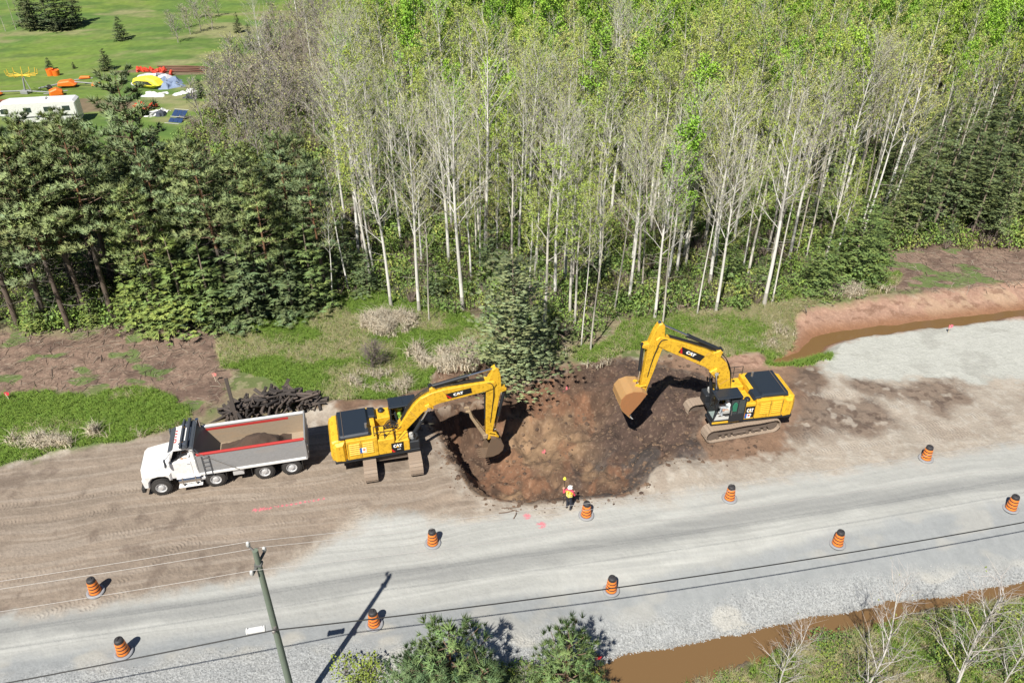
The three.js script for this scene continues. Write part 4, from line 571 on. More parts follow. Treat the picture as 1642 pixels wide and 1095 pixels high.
  for (let i = 0; i < 260; i++) { const k = F.pit.pts[Math.floor(r() * F.pit.pts.length)], x = k[0] + (r() - 0.5) * 2.5, z = k[1] + (r() - 0.5) * 1.5; put(clods, x, z, 0.06 + 0.2 * r() * r(), 0, 0.8); }
  scatter('undergrowth', 'low leafy bushes and saplings filling the forest floor', 'undergrowth', bushG, leafMat, bush);
  scatter('green_grass', 'bright green grass tufts on the verges and ditch bank', 'grass', [grassGeo(1, 20, 0.42, 0.013, [0.15, 0.28, 0.03], [0.25, 0.38, 0.055]), grassGeo(2, 20, 0.38, 0.013, [0.18, 0.31, 0.035], [0.29, 0.39, 0.08])], leafMat, green);
  scatter('dry_grass', 'straw coloured dead grass tufts on the verges and ditch bank', 'grass', [grassGeo(3, 18, 0.45, 0.013, [0.36, 0.32, 0.17], [0.48, 0.43, 0.26], 0.9), grassGeo(4, 18, 0.4, 0.013, [0.27, 0.28, 0.11], [0.42, 0.40, 0.2], 1.0)], leafMat, straw);
  scatter('dead_reeds', 'pale beige dead reeds in clumps along the verges', 'reeds', [grassGeo(5, 12, 1.1, 0.02, [0.46, 0.41, 0.31], [0.6, 0.53, 0.42], 0.5), grassGeo(6, 12, 0.95, 0.02, [0.44, 0.38, 0.27], [0.56, 0.49, 0.37], 0.8)], leafMat, reeds);
  const stick = (c) => { const g = new GB(); g.tube([[0, -0.5, 0], [0.04, 0, 0.03], [0, 0.5, 0]], [0.022, 0.018, 0.012], 4, c); return g.geo(); };
  scatter('wood_debris', 'broken sticks and branches strewn over the cleared ground', 'debris', [stick([0.17, 0.12, 0.09]), stick([0.26, 0.2, 0.15]), stick([0.1, 0.075, 0.06]), stick([0.33, 0.28, 0.22])], woodMat, sticks);
  const tint = (a, b) => { const list = []; for (let k = 0; k < 4; k++) { const g = rockGeo(300 + k + a[0] * 100), n = g.attributes.position.count, c = new Float32Array(n * 3), t = k / 3; for (let i = 0; i < n; i++) for (let m = 0; m < 3; m++) c[i * 3 + m] = lerp(a[m], b[m], t); g.setAttribute('color', new THREE.BufferAttribute(c, 3)); list.push(g); } return list; };
  scatter('crushed_stone', 'loose grey crushed stone on the road shoulder', 'stone', tint([0.2, 0.208, 0.208], [0.38, 0.385, 0.375]), woodMat, stones);
  scatter('soil_clods', 'lumps of brown soil lying in and around the pit', 'soil', tint([0.07, 0.045, 0.032], [0.16, 0.105, 0.068]), woodMat, clods);
  console.log('scatter', bush.length, green.length, straw.length, reeds.length, sticks.length, stones.length, clods.length);
}
// ---------------------------------------------------------------- paint, steel, rubber, glass
const gYellow = grimeTex(1, 0.82, 1.0, [0.58, 0.52, 0.46], 0.75), gDust = grimeTex(2, 0.72, 1.0, [0.95, 0.88, 0.8], 0.6), gDark = grimeTex(3, 0.7, 1.0, [1, 0.9, 0.8], 0.35);
const M = {
  yellow: std([0.80, 0.475, 0.030], 0.5, 0, { map: gYellow }), black: std([0.022, 0.026, 0.032], 0.5, 0, { map: gDark }), hood: std([0.018, 0.026, 0.038], 0.42), steel: std([0.30, 0.28, 0.26], 0.45, 0.6), chrome: std([0.75, 0.75, 0.75], 0.15, 1),
  shoe: std([0.36, 0.285, 0.22], 0.9, 0, { map: gDust }), frame: std([0.16, 0.125, 0.10], 0.85, 0, { map: gDust }), dark: std([0.03, 0.028, 0.026], 0.8), hose: std([0.02, 0.02, 0.02], 0.55),
  bucket: std([0.46, 0.27, 0.11], 0.7, 0, { map: gDust }), muddy: std([0.42, 0.31, 0.19], 0.9, 0, { map: gDust }), rust: std([0.38, 0.17, 0.065], 0.8, 0, { map: gDust }), soiled: std([0.17, 0.115, 0.075], 0.95, 0, { map: gDust }), glass: new THREE.MeshPhysicalMaterial({ color: col(0.75, 0.85, 0.85), roughness: 0.03, transmission: 1, thickness: 0, ior: 1.45 }),
  tint: new THREE.MeshPhysicalMaterial({ color: col(0.03, 0.045, 0.05), roughness: 0.06, clearcoat: 1 }), white: std([0.80, 0.80, 0.79], 0.3, 0, { map: grimeTex(4, 0.95, 1, [0.75, 0.68, 0.6], 0.3) }), red: std([0.55, 0.045, 0.04], 0.55, 0, { map: gDark }), silver: std([0.42, 0.43, 0.44], 0.42, 0.35, { map: gDark }), slate: std([0.07, 0.08, 0.095], 0.5, 0.2),
  dustbox: std([0.37, 0.29, 0.205], 0.9, 0, { map: gDust }), rubber: std([0.045, 0.042, 0.04], 0.9, 0, { map: gDust }), rim: std([0.60, 0.60, 0.60], 0.35, 0.25), amber: std([0.8, 0.35, 0.03], 0.3), skin: std([0.45, 0.26, 0.18], 0.7), seat: std([0.05, 0.05, 0.055], 0.9), green: std([0.02, 0.16, 0.09], 0.8), lightgrey: std([0.45, 0.45, 0.43], 0.6),
};
function decalTex(w, h, draw) { const c = document.createElement('canvas'); c.width = w; c.height = h; draw(c.getContext('2d'), w, h); const t = new THREE.CanvasTexture(c); t.colorSpace = THREE.SRGBColorSpace; return t; }
function logo(g, x, y, s) {   // the maker's word mark: white letters, a yellow triangle under the A
  g.fillStyle = '#f4f4f0'; g.font = '900 ' + s + 'px sans-serif'; g.textAlign = 'center'; g.textBaseline = 'middle'; g.save(); g.translate(x, y); g.scale(1.12, 1); g.lineWidth = s * 0.06; g.strokeStyle = '#f4f4f0'; g.strokeText('CAT', 0, 0); g.fillText('CAT', 0, 0); g.restore();
  g.fillStyle = '#f5b300'; g.beginPath(); g.moveTo(x - s * 0.02, y - s * 0.02); g.lineTo(x + s * 0.36, y + s * 0.42); g.lineTo(x - s * 0.40, y + s * 0.42); g.closePath(); g.fill();
  g.fillStyle = '#f4f4f0';
}
const boomDecal = decalTex(512, 160, (g, w, h) => { g.fillStyle = '#17181a'; g.fillRect(0, 0, w, h); g.fillStyle = '#c4161c'; g.beginPath(); g.moveTo(0, h * 0.1); g.lineTo(w * 0.18, h); g.lineTo(w * 0.08, h); g.lineTo(0, h * 0.4); g.fill(); logo(g, w * 0.46, h * 0.5, 96); });
const panelDecal = decalTex(512, 420, (g, w, h) => { g.fillStyle = '#141518'; g.fillRect(0, 0, w, h); g.fillStyle = '#c4161c'; g.beginPath(); g.moveTo(0, h * 0.58); g.lineTo(w * 0.30, h); g.lineTo(w * 0.10, h); g.lineTo(0, h * 0.82); g.fill(); logo(g, w * 0.5, h * 0.36, 170); g.font = '700 72px sans-serif'; g.fillText('349F', w * 0.6, h * 0.76); });
const stickerDecal = decalTex(128, 128, (g, w, h) => { g.fillStyle = '#f2f2f2'; g.fillRect(0, 0, w, h); g.fillStyle = '#1f5fae'; g.fillRect(0, 0, 44, h); g.fillStyle = '#d8262c'; g.beginPath(); g.arc(86, 52, 26, 0, 7); g.fill(); });
const M2 = { boomDecal: new THREE.MeshStandardMaterial({ map: boomDecal, roughness: 0.5 }), panelDecal: new THREE.MeshStandardMaterial({ map: panelDecal, roughness: 0.5 }), sticker: new THREE.MeshStandardMaterial({ map: stickerDecal, roughness: 0.6 }) };
// flat sticker on the plane z = const of a part; corners run anticlockwise from lower left as seen from +z (side = 1) or from -z (side = -1)
function decal(pts, z, side) {
  const g = new THREE.BufferGeometry(), q = side > 0 ? pts : [pts[1], pts[0], pts[3], pts[2]], uv = [0, 0, 1, 0, 1, 1, 0, 1];
  g.setAttribute('position', new THREE.Float32BufferAttribute(q.flatMap((p) => [p[0], p[1], z]), 3)); g.setAttribute('uv', new THREE.Float32BufferAttribute(uv, 2)); g.setIndex([0, 1, 2, 0, 2, 3]); g.computeVertexNormals(); return g;
}
function piston(parent, a, b, r, frac = 0.55) {   // barrel from a, chrome rod on to b
  const m = a.map((q, i) => lerp(q, b[i], frac)); const p = mesh('hydraulic_cylinder', [rod(a, m, r, 12), rod(m, a.map((q, i) => lerp(q, b[i], frac + 0.04)), r * 1.15, 12), cyl(r * 1.2, r * 1.2, r * 2.2, a[0], a[1], a[2], 'z', 12), ], M.black, parent); mesh('piston_rod', [rod(m, b, r * 0.55, 10), cyl(r * 1.1, r * 1.1, r * 2.2, b[0], b[1], b[2], 'z', 12)], M.chrome, p); return p;
}

// ---------------------------------------------------------------- tracked excavator; +x is the way the boom points, cab on its left (-z)
function excavator(name, label, pos, yaw, swing, o) {
  const t = thing(name, label, 'excavator', pos, yaw);
  // undercarriage, turned by `swing` against the upper body
  const un = new THREE.Group(); un.name = 'undercarriage'; t.add(un); un.rotation.y = swing;
  const HL = 2.13, TR = 0.47, W = 0.78, GA = 1.36, shoeG = join([box(0.205, 0.035, W, 0, 0, 0), box(0.03, 0.035, W, -0.07, 0.032, 0), box(0.025, 0.022, W, 0.0, 0.026, 0), box(0.025, 0.022, W, 0.07, 0.026, 0)]);
  const per = 4 * HL + 2 * Math.PI * TR, ns = 54;
  for (const s of [-1, 1]) {
    const fr = [box(3.7, 0.36, 0.34, 0, 0.52, s * GA, 0.05), cyl(0.40, 0.40, 0.42, HL, 0.53, s * GA, 'z', 20), cyl(0.36, 0.36, 0.42, -HL, 0.53, s * GA, 'z', 20)];
    for (let k = 0; k < 9; k++) fr.push(cyl(0.13, 0.13, 0.4, -1.7 + k * 0.425, 0.20, s * GA, 'z', 10)); fr.push(cyl(0.09, 0.09, 0.4, -0.7, 0.88, s * GA, 'z', 8), cyl(0.09, 0.09, 0.4, 0.8, 0.88, s * GA, 'z', 8), box(0.9, 0.16, 0.5, 0.2, 0.34, s * GA, 0.03), box(0.5, 0.12, 0.5, -1.0, 0.34, s * GA, 0.03));
    const tk = mesh('track', fr, M.frame, un);
    for (let k = 0; k < ns; k++) {
      let d = (k + 0.5) / ns * per, x, y, a; if (d < 2 * HL) { x = -HL + d; y = 0.53 + TR; a = 0; } else if ((d -= 2 * HL) < Math.PI * TR) { a = -d / TR; x = HL + TR * Math.sin(-a); y = 0.53 + TR * Math.cos(a); } else if ((d -= Math.PI * TR) < 2 * HL) { x = HL - d; y = 0.53 - TR; a = Math.PI; } else { d -= 2 * HL; a = Math.PI - d / TR; x = -HL - TR * Math.sin(d / TR); y = 0.53 - TR * Math.cos(d / TR); }
      if (k < 17 + 4) y -= 0.03 * Math.sin(Math.min(1, Math.max(0, (x + HL) / (2 * HL))) * Math.PI * 2) ** 2;
      const sh = mesh('shoe', shoeG, M.shoe, tk); sh.position.set(x, y, s * GA); sh.rotation.z = a;
    }
  }
  mesh('carbody', [box(1.5, 0.42, 2.0, 0, 0.72, 0, 0.08), box(0.5, 0.34, 2.4, 0.9, 0.66, 0, 0.05), box(0.5, 0.34, 2.4, -0.9, 0.66, 0, 0.05), cyl(0.72, 0.72, 0.25, 0, 1.0, 0, 'y', 28)], M.frame, un);
  // upper structure
  const up = mesh('deck', [box(5.1, 0.22, 2.9, -0.85, 1.20, 0, 0.04), box(1.5, 0.2, 1.05, 1.35, 1.20, -0.98, 0.04), box(0.9, 0.3, 0.9, 1.2, 1.22, 0, 0.04)], M.black, t);
  const cwS = [[-3.52, 1.22], [-3.58, 1.6], [-3.56, 2.3], [-3.46, 2.62], [-3.2, 2.7], [-2.7, 2.7], [-2.62, 1.12], [-3.3, 1.08]];
  const cw = mesh('counterweight', [plate(cwS, 2.5, 0, 0.1), plate([[-3.38, 1.22], [-3.42, 2.3], [-3.3, 2.6], [-2.7, 2.66], [-2.66, 1.14]], 3.02, 0, 0.16)], M.yellow, t); mesh('counterweight_panel', box(0.03, 0.75, 1.3, -3.585, 1.92, 0, 0.012), M.black, cw);
  const house = mesh('engine_housing', [box(1.86, 1.44, 2.98, -1.72, 2.02, 0, 0.05), box(0.98, 1.26, 1.0, -0.28, 1.93, -0.98, 0.05)], M.yellow, t);
  // louvres and door lines in the side panels
  for (const s of [-1, 1]) for (let c = 0; c < 2; c++) { for (let k = 0; k < 6; k++) mesh('louvre', box(0.62, 0.02, 0.12, -2.18 + c * 0.8, 1.72 + k * 0.15, s * 1.50, 0.005, s * 0.75), M.yellow, house); mesh('door_seam', box(0.02, 1.2, 0.012, -2.58 + c * 0.8, 2.0, s * 1.492), M.dark, house); }
  if (o.stickers) { mesh('sticker', decal([[-1.9, 1.75], [-1.5, 1.75], [-1.5, 2.13], [-1.9, 2.13]], 1.53, 1), M2.sticker, house); }
  mesh('engine_hood', [plate([[-3.05, 2.66], [-2.95, 2.98], [-1.25, 3.0], [-1.05, 2.72]], 2.55, 0, 0.1), plate([[-1.2, 2.66], [-1.1, 2.92], [-0.72, 2.88], [-0.62, 2.66]], 0.95, -0.85, 0.06)], M.hood, t);
  mesh('hood_rib', [box(0.03, 0.035, 2.5, -2.72, 3.005, 0, 0.01)], M.frame, t);
  mesh('precleaner', [cyl(0.19, 0.19, 0.1, -0.28, 2.64, -1.12, 'y', 20), cyl(0.2, 0.13, 0.09, -0.28, 2.735, -1.12, 'y', 20)], M.black, t);
  mesh('exhaust_stack', [cyl(0.08, 0.08, 0.4, -1.35, 3.1, 0.75, 'y', 12)], M.steel, t);
  // right-hand side: fuel tank and tool boxes stepping down to the front
  const tank = mesh('fuel_tank', [box(1.0, 1.12, 0.98, -0.28, 1.87, 0.99, 0.05), box(0.86, 0.82, 0.92, 0.67, 1.72, 1.0, 0.05)], M.yellow, t);
  mesh('marking_panel', decal([[-0.02, 1.36], [0.72, 1.36], [0.72, 2.06], [-0.02, 2.06]], 1.485, 1), M2.panelDecal, tank);
  mesh('tool_box', [box(0.72, 0.62, 0.86, 1.36, 1.58, 1.0, 0.1)], M.black, t);
  mesh('lamp_pod', [box(0.3, 0.4, 0.42, 1.28, 2.0, 1.0, 0.12)], M.lightgrey, t);
  mesh('filler_cap', [cyl(0.09, 0.09, 0.08, -0.3, 2.46, 1.1, 'y', 12)], M.black, t);
  const rail = (pts) => tubeCurve(pts, 0.02, 24, 5);
  mesh('handrail', [rod([0.3, 2.4, 1.35], [0.3, 3.4, 1.35], 0.025), rod([-0.35, 2.4, 1.35], [-0.35, 3.4, 1.35], 0.025), rod([-0.95, 2.4, 1.35], [-0.95, 3.4, 1.35], 0.025), rod([0.3, 3.4, 1.35], [-0.95, 3.4, 1.35], 0.025), rod([0.3, 2.95, 1.35], [-0.95, 2.95, 1.35], 0.022), rod([1.05, 1.9, 1.42], [1.05, 2.75, 1.42], 0.018), rod([0.4, 2.1, 1.42], [1.05, 2.75, 1.42], 0.018)], M.dark, t);
  mesh('pump_bay', [box(1.0, 0.5, 0.9, -0.2, 1.55, 0, 0.05), box(0.55, 0.5, 0.5, -0.55, 2.0, 0.12, 0.05), cyl(0.12, 0.12, 0.6, 0.1, 1.95, -0.2, 'x', 10)], M.yellow, t);
  { const hs = []; const r = rng(5); for (let k = 0; k < 9; k++) { const z = -0.32 + k * 0.08; hs.push(tubeCurve([[-0.3, 1.85 + 0.15 * r(), z], [0.15, 2.25 + 0.2 * r(), z * 1.1], [0.6, 2.1 + 0.2 * r(), z], [0.95, 2.35 + 0.25 * r(), z * 0.8]], 0.028, 14, 5)); } mesh('hydraulic_hoses', hs, M.hose, t); }
  // cab
  const cx0 = 0.22, cx1 = 2.02, cz0 = -1.5, cz1 = -0.5, cy0 = 1.32, cy1 = 3.12;
  const post = (x, z, xt) => rod([x, cy0, z], [xt ?? x, cy1, z], 0.05, 6);
  const cab = mesh('cab', [box(1.8, 0.16, 1.0, 1.12, 1.38, -1.0, 0.03), box(0.1, 1.75, 0.98, 0.27, 2.2, -1.0, 0.03), box(1.7, 0.45, 0.05, 1.1, 1.65, cz1 - 0.02, 0.02), post(cx0 + 0.05, cz0 + 0.05), post(cx0 + 0.05, cz1 - 0.05), post(cx1 - 0.04, cz0 + 0.05, cx1 - 0.22), post(cx1 - 0.04, cz1 - 0.05, cx1 - 0.22), post(1.15, cz1 - 0.05), rod([cx0, cy1, cz0 + 0.05], [cx1 - 0.2, cy1, cz0 + 0.05], 0.05, 6), rod([cx0, cy1, cz1 - 0.05], [cx1 - 0.2, cy1, cz1 - 0.05], 0.05, 6), rod([cx1 - 0.04, 1.5, cz0 + 0.05], [cx1 - 0.04, 1.5, cz1 - 0.05], 0.05, 6)], M.black, t);
  mesh('roof', [box(1.72, 0.1, 1.04, 1.06, 3.16, -1.0, 0.045), box(0.7, 0.03, 0.7, 0.72, 3.215, -1.0, 0.015), box(0.72, 0.03, 0.74, 1.46, 3.215, -1.0, 0.012)], M.hood, cab);
  const gl = (pts) => { const g = new THREE.BufferGeometry(); g.setAttribute('position', new THREE.Float32BufferAttribute(pts.flat(), 3)); g.setIndex([0, 1, 2, 0, 2, 3]); g.computeVertexNormals(); return g; };
  mesh('windscreen', gl([[cx1 - 0.02, 1.48, cz0 + 0.08], [cx1 - 0.02, 1.48, cz1 - 0.08], [cx1 - 0.2, 3.08, cz1 - 0.08], [cx1 - 0.2, 3.08, cz0 + 0.08]]), M.glass, cab);
  mesh('side_window', gl([[0.35, 1.9, cz1 - 0.03], [1.9, 1.9, cz1 - 0.03], [1.8, 3.06, cz1 - 0.03], [0.35, 3.06, cz1 - 0.03]]), M.glass, cab);
  mesh('sill', box(1.84, 0.14, 0.06, 1.12, 1.30, -1.51, 0.02), M.yellow, cab); mesh('cab_floor', box(1.6, 0.03, 0.9, 1.15, 1.475, -1.0), M.lightgrey, cab);
  mesh('seat', [box(0.52, 0.16, 0.5, 0.86, 1.82, -1.0, 0.06), box(0.14, 0.75, 0.48, 0.60, 2.2, -1.0, 0.06, 0, 0, 0.15), box(0.4, 0.32, 0.4, 0.86, 1.6, -1.0, 0.03)], M.seat, cab);
  mesh('console', [box(0.6, 0.26, 0.13, 1.05, 1.96, -0.68, 0.04), box(0.5, 0.26, 0.13, 1.05, 1.96, -1.3, 0.04)], M.lightgrey, cab);
  if (o.openDoor) {   // door swung back flat against the cab side, its window showing a green jacket hung inside
    const door = mesh('cab_door', [box(0.06, 1.7, 0.05, 0.98, 2.22, -1.60, 0.015), box(0.06, 1.7, 0.05, 0.02, 2.22, -1.60, 0.015), box(1.0, 0.06, 0.05, 0.5, 3.05, -1.60, 0.015), box(1.0, 0.62, 0.05, 0.5, 1.66, -1.60, 0.02), box(0.05, 1.1, 0.05, 0.5, 2.5, -1.60, 0.01)], M.black, cab);
    mesh('door_window', box(0.9, 1.05, 0.015, 0.5, 2.48, -1.585), M.tint, door); mesh('door_handle', rod([0.9, 1.9, -1.65], [0.9, 2.3, -1.65], 0.018), M.steel, door);
    mesh('hung_jacket', plate([[0.58, 2.2], [0.56, 2.75], [0.68, 2.9], [0.82, 2.86], [0.9, 2.6], [0.84, 2.2]], 0.05, -1.64, 0.02), M.green, door);
    mesh('marking_panel', decal([[-0.1, 1.45], [-0.72, 1.45], [-0.72, 2.35], [-0.1, 2.35]], -1.5, 1), M2.panelDecal, house); mesh('sticker', decal([[-0.12, 1.42], [-0.5, 1.42], [-0.5, 1.78], [-0.12, 1.78]], -1.505, 1), M2.sticker, house);
  } else { const door = mesh('cab_door', [box(0.05, 1.6, 0.04, 1.18, 2.25, cz0 - 0.01, 0.01), box(0.9, 0.5, 0.04, 0.75, 1.62, cz0 - 0.01, 0.01)], M.black, cab); mesh('door_window', box(0.85, 1.1, 0.012, 0.74, 2.45, cz0), M.tint, door); mesh('quarter_window', box(0.6, 1.1, 0.012, 1.52, 2.45, cz0 + 0.02), M.glass, cab); }
  mesh('mirror', [box(0.05, 0.34, 0.2, 2.05, 2.75, -1.66, 0.02), rod([1.9, 2.6, -1.5], [2.05, 2.7, -1.62], 0.015), box(0.05, 0.3, 0.18, 1.32, 2.5, 1.55, 0.02), rod([1.3, 2.1, 1.42], [1.32, 2.45, 1.55], 0.015)], M.black, t);
  // boom: a bent box beam from its foot pin to its head pin
  const foot = o.foot, tip = o.tip, bl = Math.hypot(tip[0] - foot[0], tip[1] - foot[1]), ba = Math.atan2(tip[1] - foot[1], tip[0] - foot[0]), sc = bl / 6.6;
  const B = (x, y) => [foot[0] + (x * Math.cos(ba) - y * Math.sin(ba)) * sc, foot[1] + (x * Math.sin(ba) + y * Math.cos(ba)) * sc];
  const prof = [[-0.15, -0.22], [0.25, -0.26], [1.2, 0.16], [2.0, 0.52], [2.55, 0.62], [3.2, 0.55], [4.6, 0.16], [6.0, -0.22], [6.55, -0.3], [6.85, -0.12], [6.82, 0.16], [6.55, 0.3], [5.2, 0.86], [3.9, 1.35], [3.1, 1.55], [2.35, 1.56], [1.7, 1.30], [0.9, 0.78], [0.1, 0.28], [-0.2, 0.12]].map((q) => B(...q));
  const boom = mesh('boom', [plate(prof, 0.62, 0, 0.03), plate([[2.2, 0.5], [2.75, 0.55], [2.62, 0.98], [2.32, 0.98]].map((q) => B(...q)), 0.9, 0, 0.02), cyl(0.17, 0.17, 1.0, ...B(2.47, 0.76), 0, 'z', 14), plate([[2.9, 1.45], [3.5, 1.4], [3.3, 1.85], [3.1, 1.85]].map((q) => B(...q)), 0.5, 0, 0.02)], M.yellow, t);
  mesh('boom_seam', [0.34, -0.34].map((z) => [rod([...B(3.9, 0.36), z * 0.93], [...B(3.75, 1.38), z * 0.93], 0.012, 4), rod([...B(1.5, 0.34), z * 0.93], [...B(1.35, 1.06), z * 0.93], 0.012, 4)]), M.bucket, boom);
  for (const s of [-1, 1]) mesh('marking_panel', decal(s > 0 ? [[3.75, 0.62], [5.25, 0.2], [5.35, 0.58], [3.8, 1.03]].map((q) => B(...q)) : [[3.75, 0.62], [5.25, 0.2], [5.35, 0.58], [3.8, 1.03]].map((q) => B(...q)), s * 0.335, s), M2.boomDecal, boom);
  for (const z of [-0.14, -0.05, 0.05, 0.14]) mesh('boom_hose', tubeCurve([[...B(0.5, 0.55), z], [...B(1.6, 1.36), z], [...B(2.6, 1.70), z], [...B(3.6, 1.58), z], [...B(5.1, 0.98), z], [...B(6.3, 0.48), z]], 0.026, 40, 5), M.hose, boom);
  for (const s of [-1, 1]) piston(t, [1.28, 1.42, s * 0.52], [...B(2.47, 0.76), s * 0.50], 0.12, 0.58);
  // stick
  const se = o.stickEnd, sl = Math.hypot(se[0] - tip[0], se[1] - tip[1]), sa = Math.atan2(se[1] - tip[1], se[0] - tip[0]); const flip = 1;
  const S = (x, y) => [tip[0] + x * Math.cos(sa) + y * Math.sin(sa) * -1, tip[1] + x * Math.sin(sa) + y * Math.cos(sa)];   // +y of the stick looks away from the machine
  const spr = [[-0.15, -0.28], [0.5, -0.34], [sl * 0.6, -0.26], [sl - 0.1, -0.17], [sl + 0.14, -0.06], [sl + 0.14, 0.12], [sl - 0.15, 0.22], [1.2, 0.52], [0.5, 0.62], [0.0, 0.58], [-0.6, 0.5], [-1.05, 0.36], [-1.18, 0.16], [-1.02, -0.04]].map((q) => S(...q));
  const stick = mesh('stick', [plate(spr, 0.44, 0, 0.025), cyl(0.15, 0.15, 0.66, ...S(0, 0), 0, 'z', 14), plate([[0.25, 0.5], [0.75, 0.5], [0.62, 0.95], [0.42, 0.95]].map((q) => S(...q)), 0.4, 0, 0.02)], M.yellow, t);
  for (const z of [0.26, -0.26]) mesh('stick_hose', tubeCurve([[...B(6.2, 0.4), z], [...S(-0.1, -0.05), z * 1.35], [...S(0.7, 0.1), z * 1.25], [...S(1.6, 0.1), z], [...S(sl * 0.7, 0.05), z * 0.9]], 0.026, 28, 5), M.hose, stick);
  piston(t, [...B(3.2, 1.82), 0], [...S(-1.05, 0.22), 0], 0.125, 0.52);
  const link = S(sl - 0.42, 0.42); piston(t, [...S(0.52, 0.9), 0], [...link, 0], 0.105, 0.6);
  // bucket: curved shell, cheeks, teeth; angle turns it about the stick end
  const bk = new THREE.Group(); bk.name = 'bucket'; t.add(bk); bk.position.set(se[0], se[1], 0); bk.rotation.z = o.bucketTurn; bk.scale.setScalar(o.bucketScale ?? 1);
  const BW = o.bucketWidth ?? 1.55, arc = [[0.0, 0.25], [0.35, 0.42], [0.95, 0.42], [1.4, 0.2], [1.62, -0.2], [1.6, -0.65], [1.35, -1.1], [0.85, -1.52]];
  const shell = []; for (let k = 0; k + 1 < arc.length; k++) { const [x0, y0] = arc[k], [x1, y1] = arc[k + 1]; shell.push(box(Math.hypot(x1 - x0, y1 - y0) + 0.05, 0.05, BW, (x0 + x1) / 2, (y0 + y1) / 2, 0, 0, 0, 0, Math.atan2(y1 - y0, x1 - x0))); }
  const bm = o.bucketMat; const sh = mesh('shell', shell, bm, bk);
  for (const s of [-1, 1]) mesh('cheek', plate([...arc, [0.78, -1.4], [0.3, -0.5]], 0.05, s * (BW / 2 - 0.01), 0.012), o.cheekMat ?? bm, bk);
  mesh('cutting_edge', box(0.32, 0.07, BW + 0.04, 0.82, -1.54, 0, 0.02, 0, 0, 0.70), bm, bk);
  for (let k = 0; k < 5; k++) mesh('tooth', plate([[0, -0.05], [0, 0.07], [0.34, 0.015], [0.34, -0.02]].map(([x, y]) => [0.72 - x * 0.79 + y * 0.6, -1.62 - x * 0.62 - y * 0.79]), 0.15, -BW / 2 + 0.13 + k * (BW - 0.26) / 4, 0.02), bm === M.soiled ? bm : M.lightgrey, bk);
  mesh('bucket_ears', [plate([[-0.2, -0.12], [-0.16, 0.2], [0.1, 0.5], [0.62, 0.62], [0.7, 0.38], [0.1, 0.22], [0.1, -0.12]], 0.06, 0.26, 0.015), plate([[-0.2, -0.12], [-0.16, 0.2], [0.1, 0.5], [0.62, 0.62], [0.7, 0.38], [0.1, 0.22], [0.1, -0.12]], 0.06, -0.26, 0.015), cyl(0.09, 0.09, 0.7, 0, 0, 0, 'z', 12), cyl(0.08, 0.08, 0.66, 0.42, 0.46, 0, 'z', 12)], M.yellow, bk);
  { const c = Math.cos(o.bucketTurn), s_ = Math.sin(o.bucketTurn), e = [se[0] + 0.42 * c - 0.46 * s_, se[1] + 0.42 * s_ + 0.46 * c]; mesh('bucket_link', [0.3, -0.3].map((z) => [rod([...link, z], [...S(sl - 0.55, 0), z], 0.055, 8), rod([...link, z], [...e, z], 0.055, 8)]), M.yellow, t); }
  if (o.thumb) { const th = o.thumb; mesh('thumb', [-0.2, 0.2].map((z) => [plate([[th.a[0] - 0.13, th.a[1]], [th.a[0] + 0.16, th.a[1] + 0.05], [th.b[0] + 0.2, th.b[1] - 0.5], [th.b[0] + 0.02, th.b[1] + 0.05], [th.b[0] - 0.24, th.b[1] + 0.08], [th.b[0] - 0.28, th.b[1] - 0.02], [th.b[0] - 0.06, th.b[1] - 0.1], [th.b[0] - 0.02, th.b[1] - 0.45]], 0.12, z, 0.02)]).concat([rod([lerp(th.a[0], th.b[0], 0.4), lerp(th.a[1], th.b[1], 0.4), -0.26], [lerp(th.a[0], th.b[0], 0.4), lerp(th.a[1], th.b[1], 0.4), 0.26], 0.06, 8), box(0.3, 0.35, 0.6, th.a[0] + 0.05, th.a[1] - 0.05, 0, 0.05)]), M.muddy, t); piston(t, [...S(0.9, -0.36), 0], [th.a[0] + 0.1, th.a[1] + 0.2, 0], 0.07, 0.6); }
  return t;
}
const exL = excavator('excavator', 'yellow excavator behind the dump truck, boom bent down into the pit', [-7.61, 0.0, -37.86], R(14.6), R(88), { foot: [0.55, 1.85], tip: [6.55, 4.35], stickEnd: [6.25, 0.1], bucketTurn: R(-42), bucketMat: M.soiled, bucketScale: 0.8, bucketWidth: 1.2, thumb: { a: [6.0, 0.35], b: [5.1, 2.5] }, stickers: true });
const exR = excavator('excavator', 'yellow excavator with raised boom, tan bucket over dark soil and open cab door', [14.44, 0.0, -41.05], R(-170.5), R(4.8), { foot: [0.5, 1.95], tip: [5.65, 7.15], stickEnd: [6.35, 3.4], bucketTurn: R(8), bucketMat: M.bucket, bucketWidth: 1.7, bucketScale: 0.97, cheekMat: M.rust, openDoor: true });

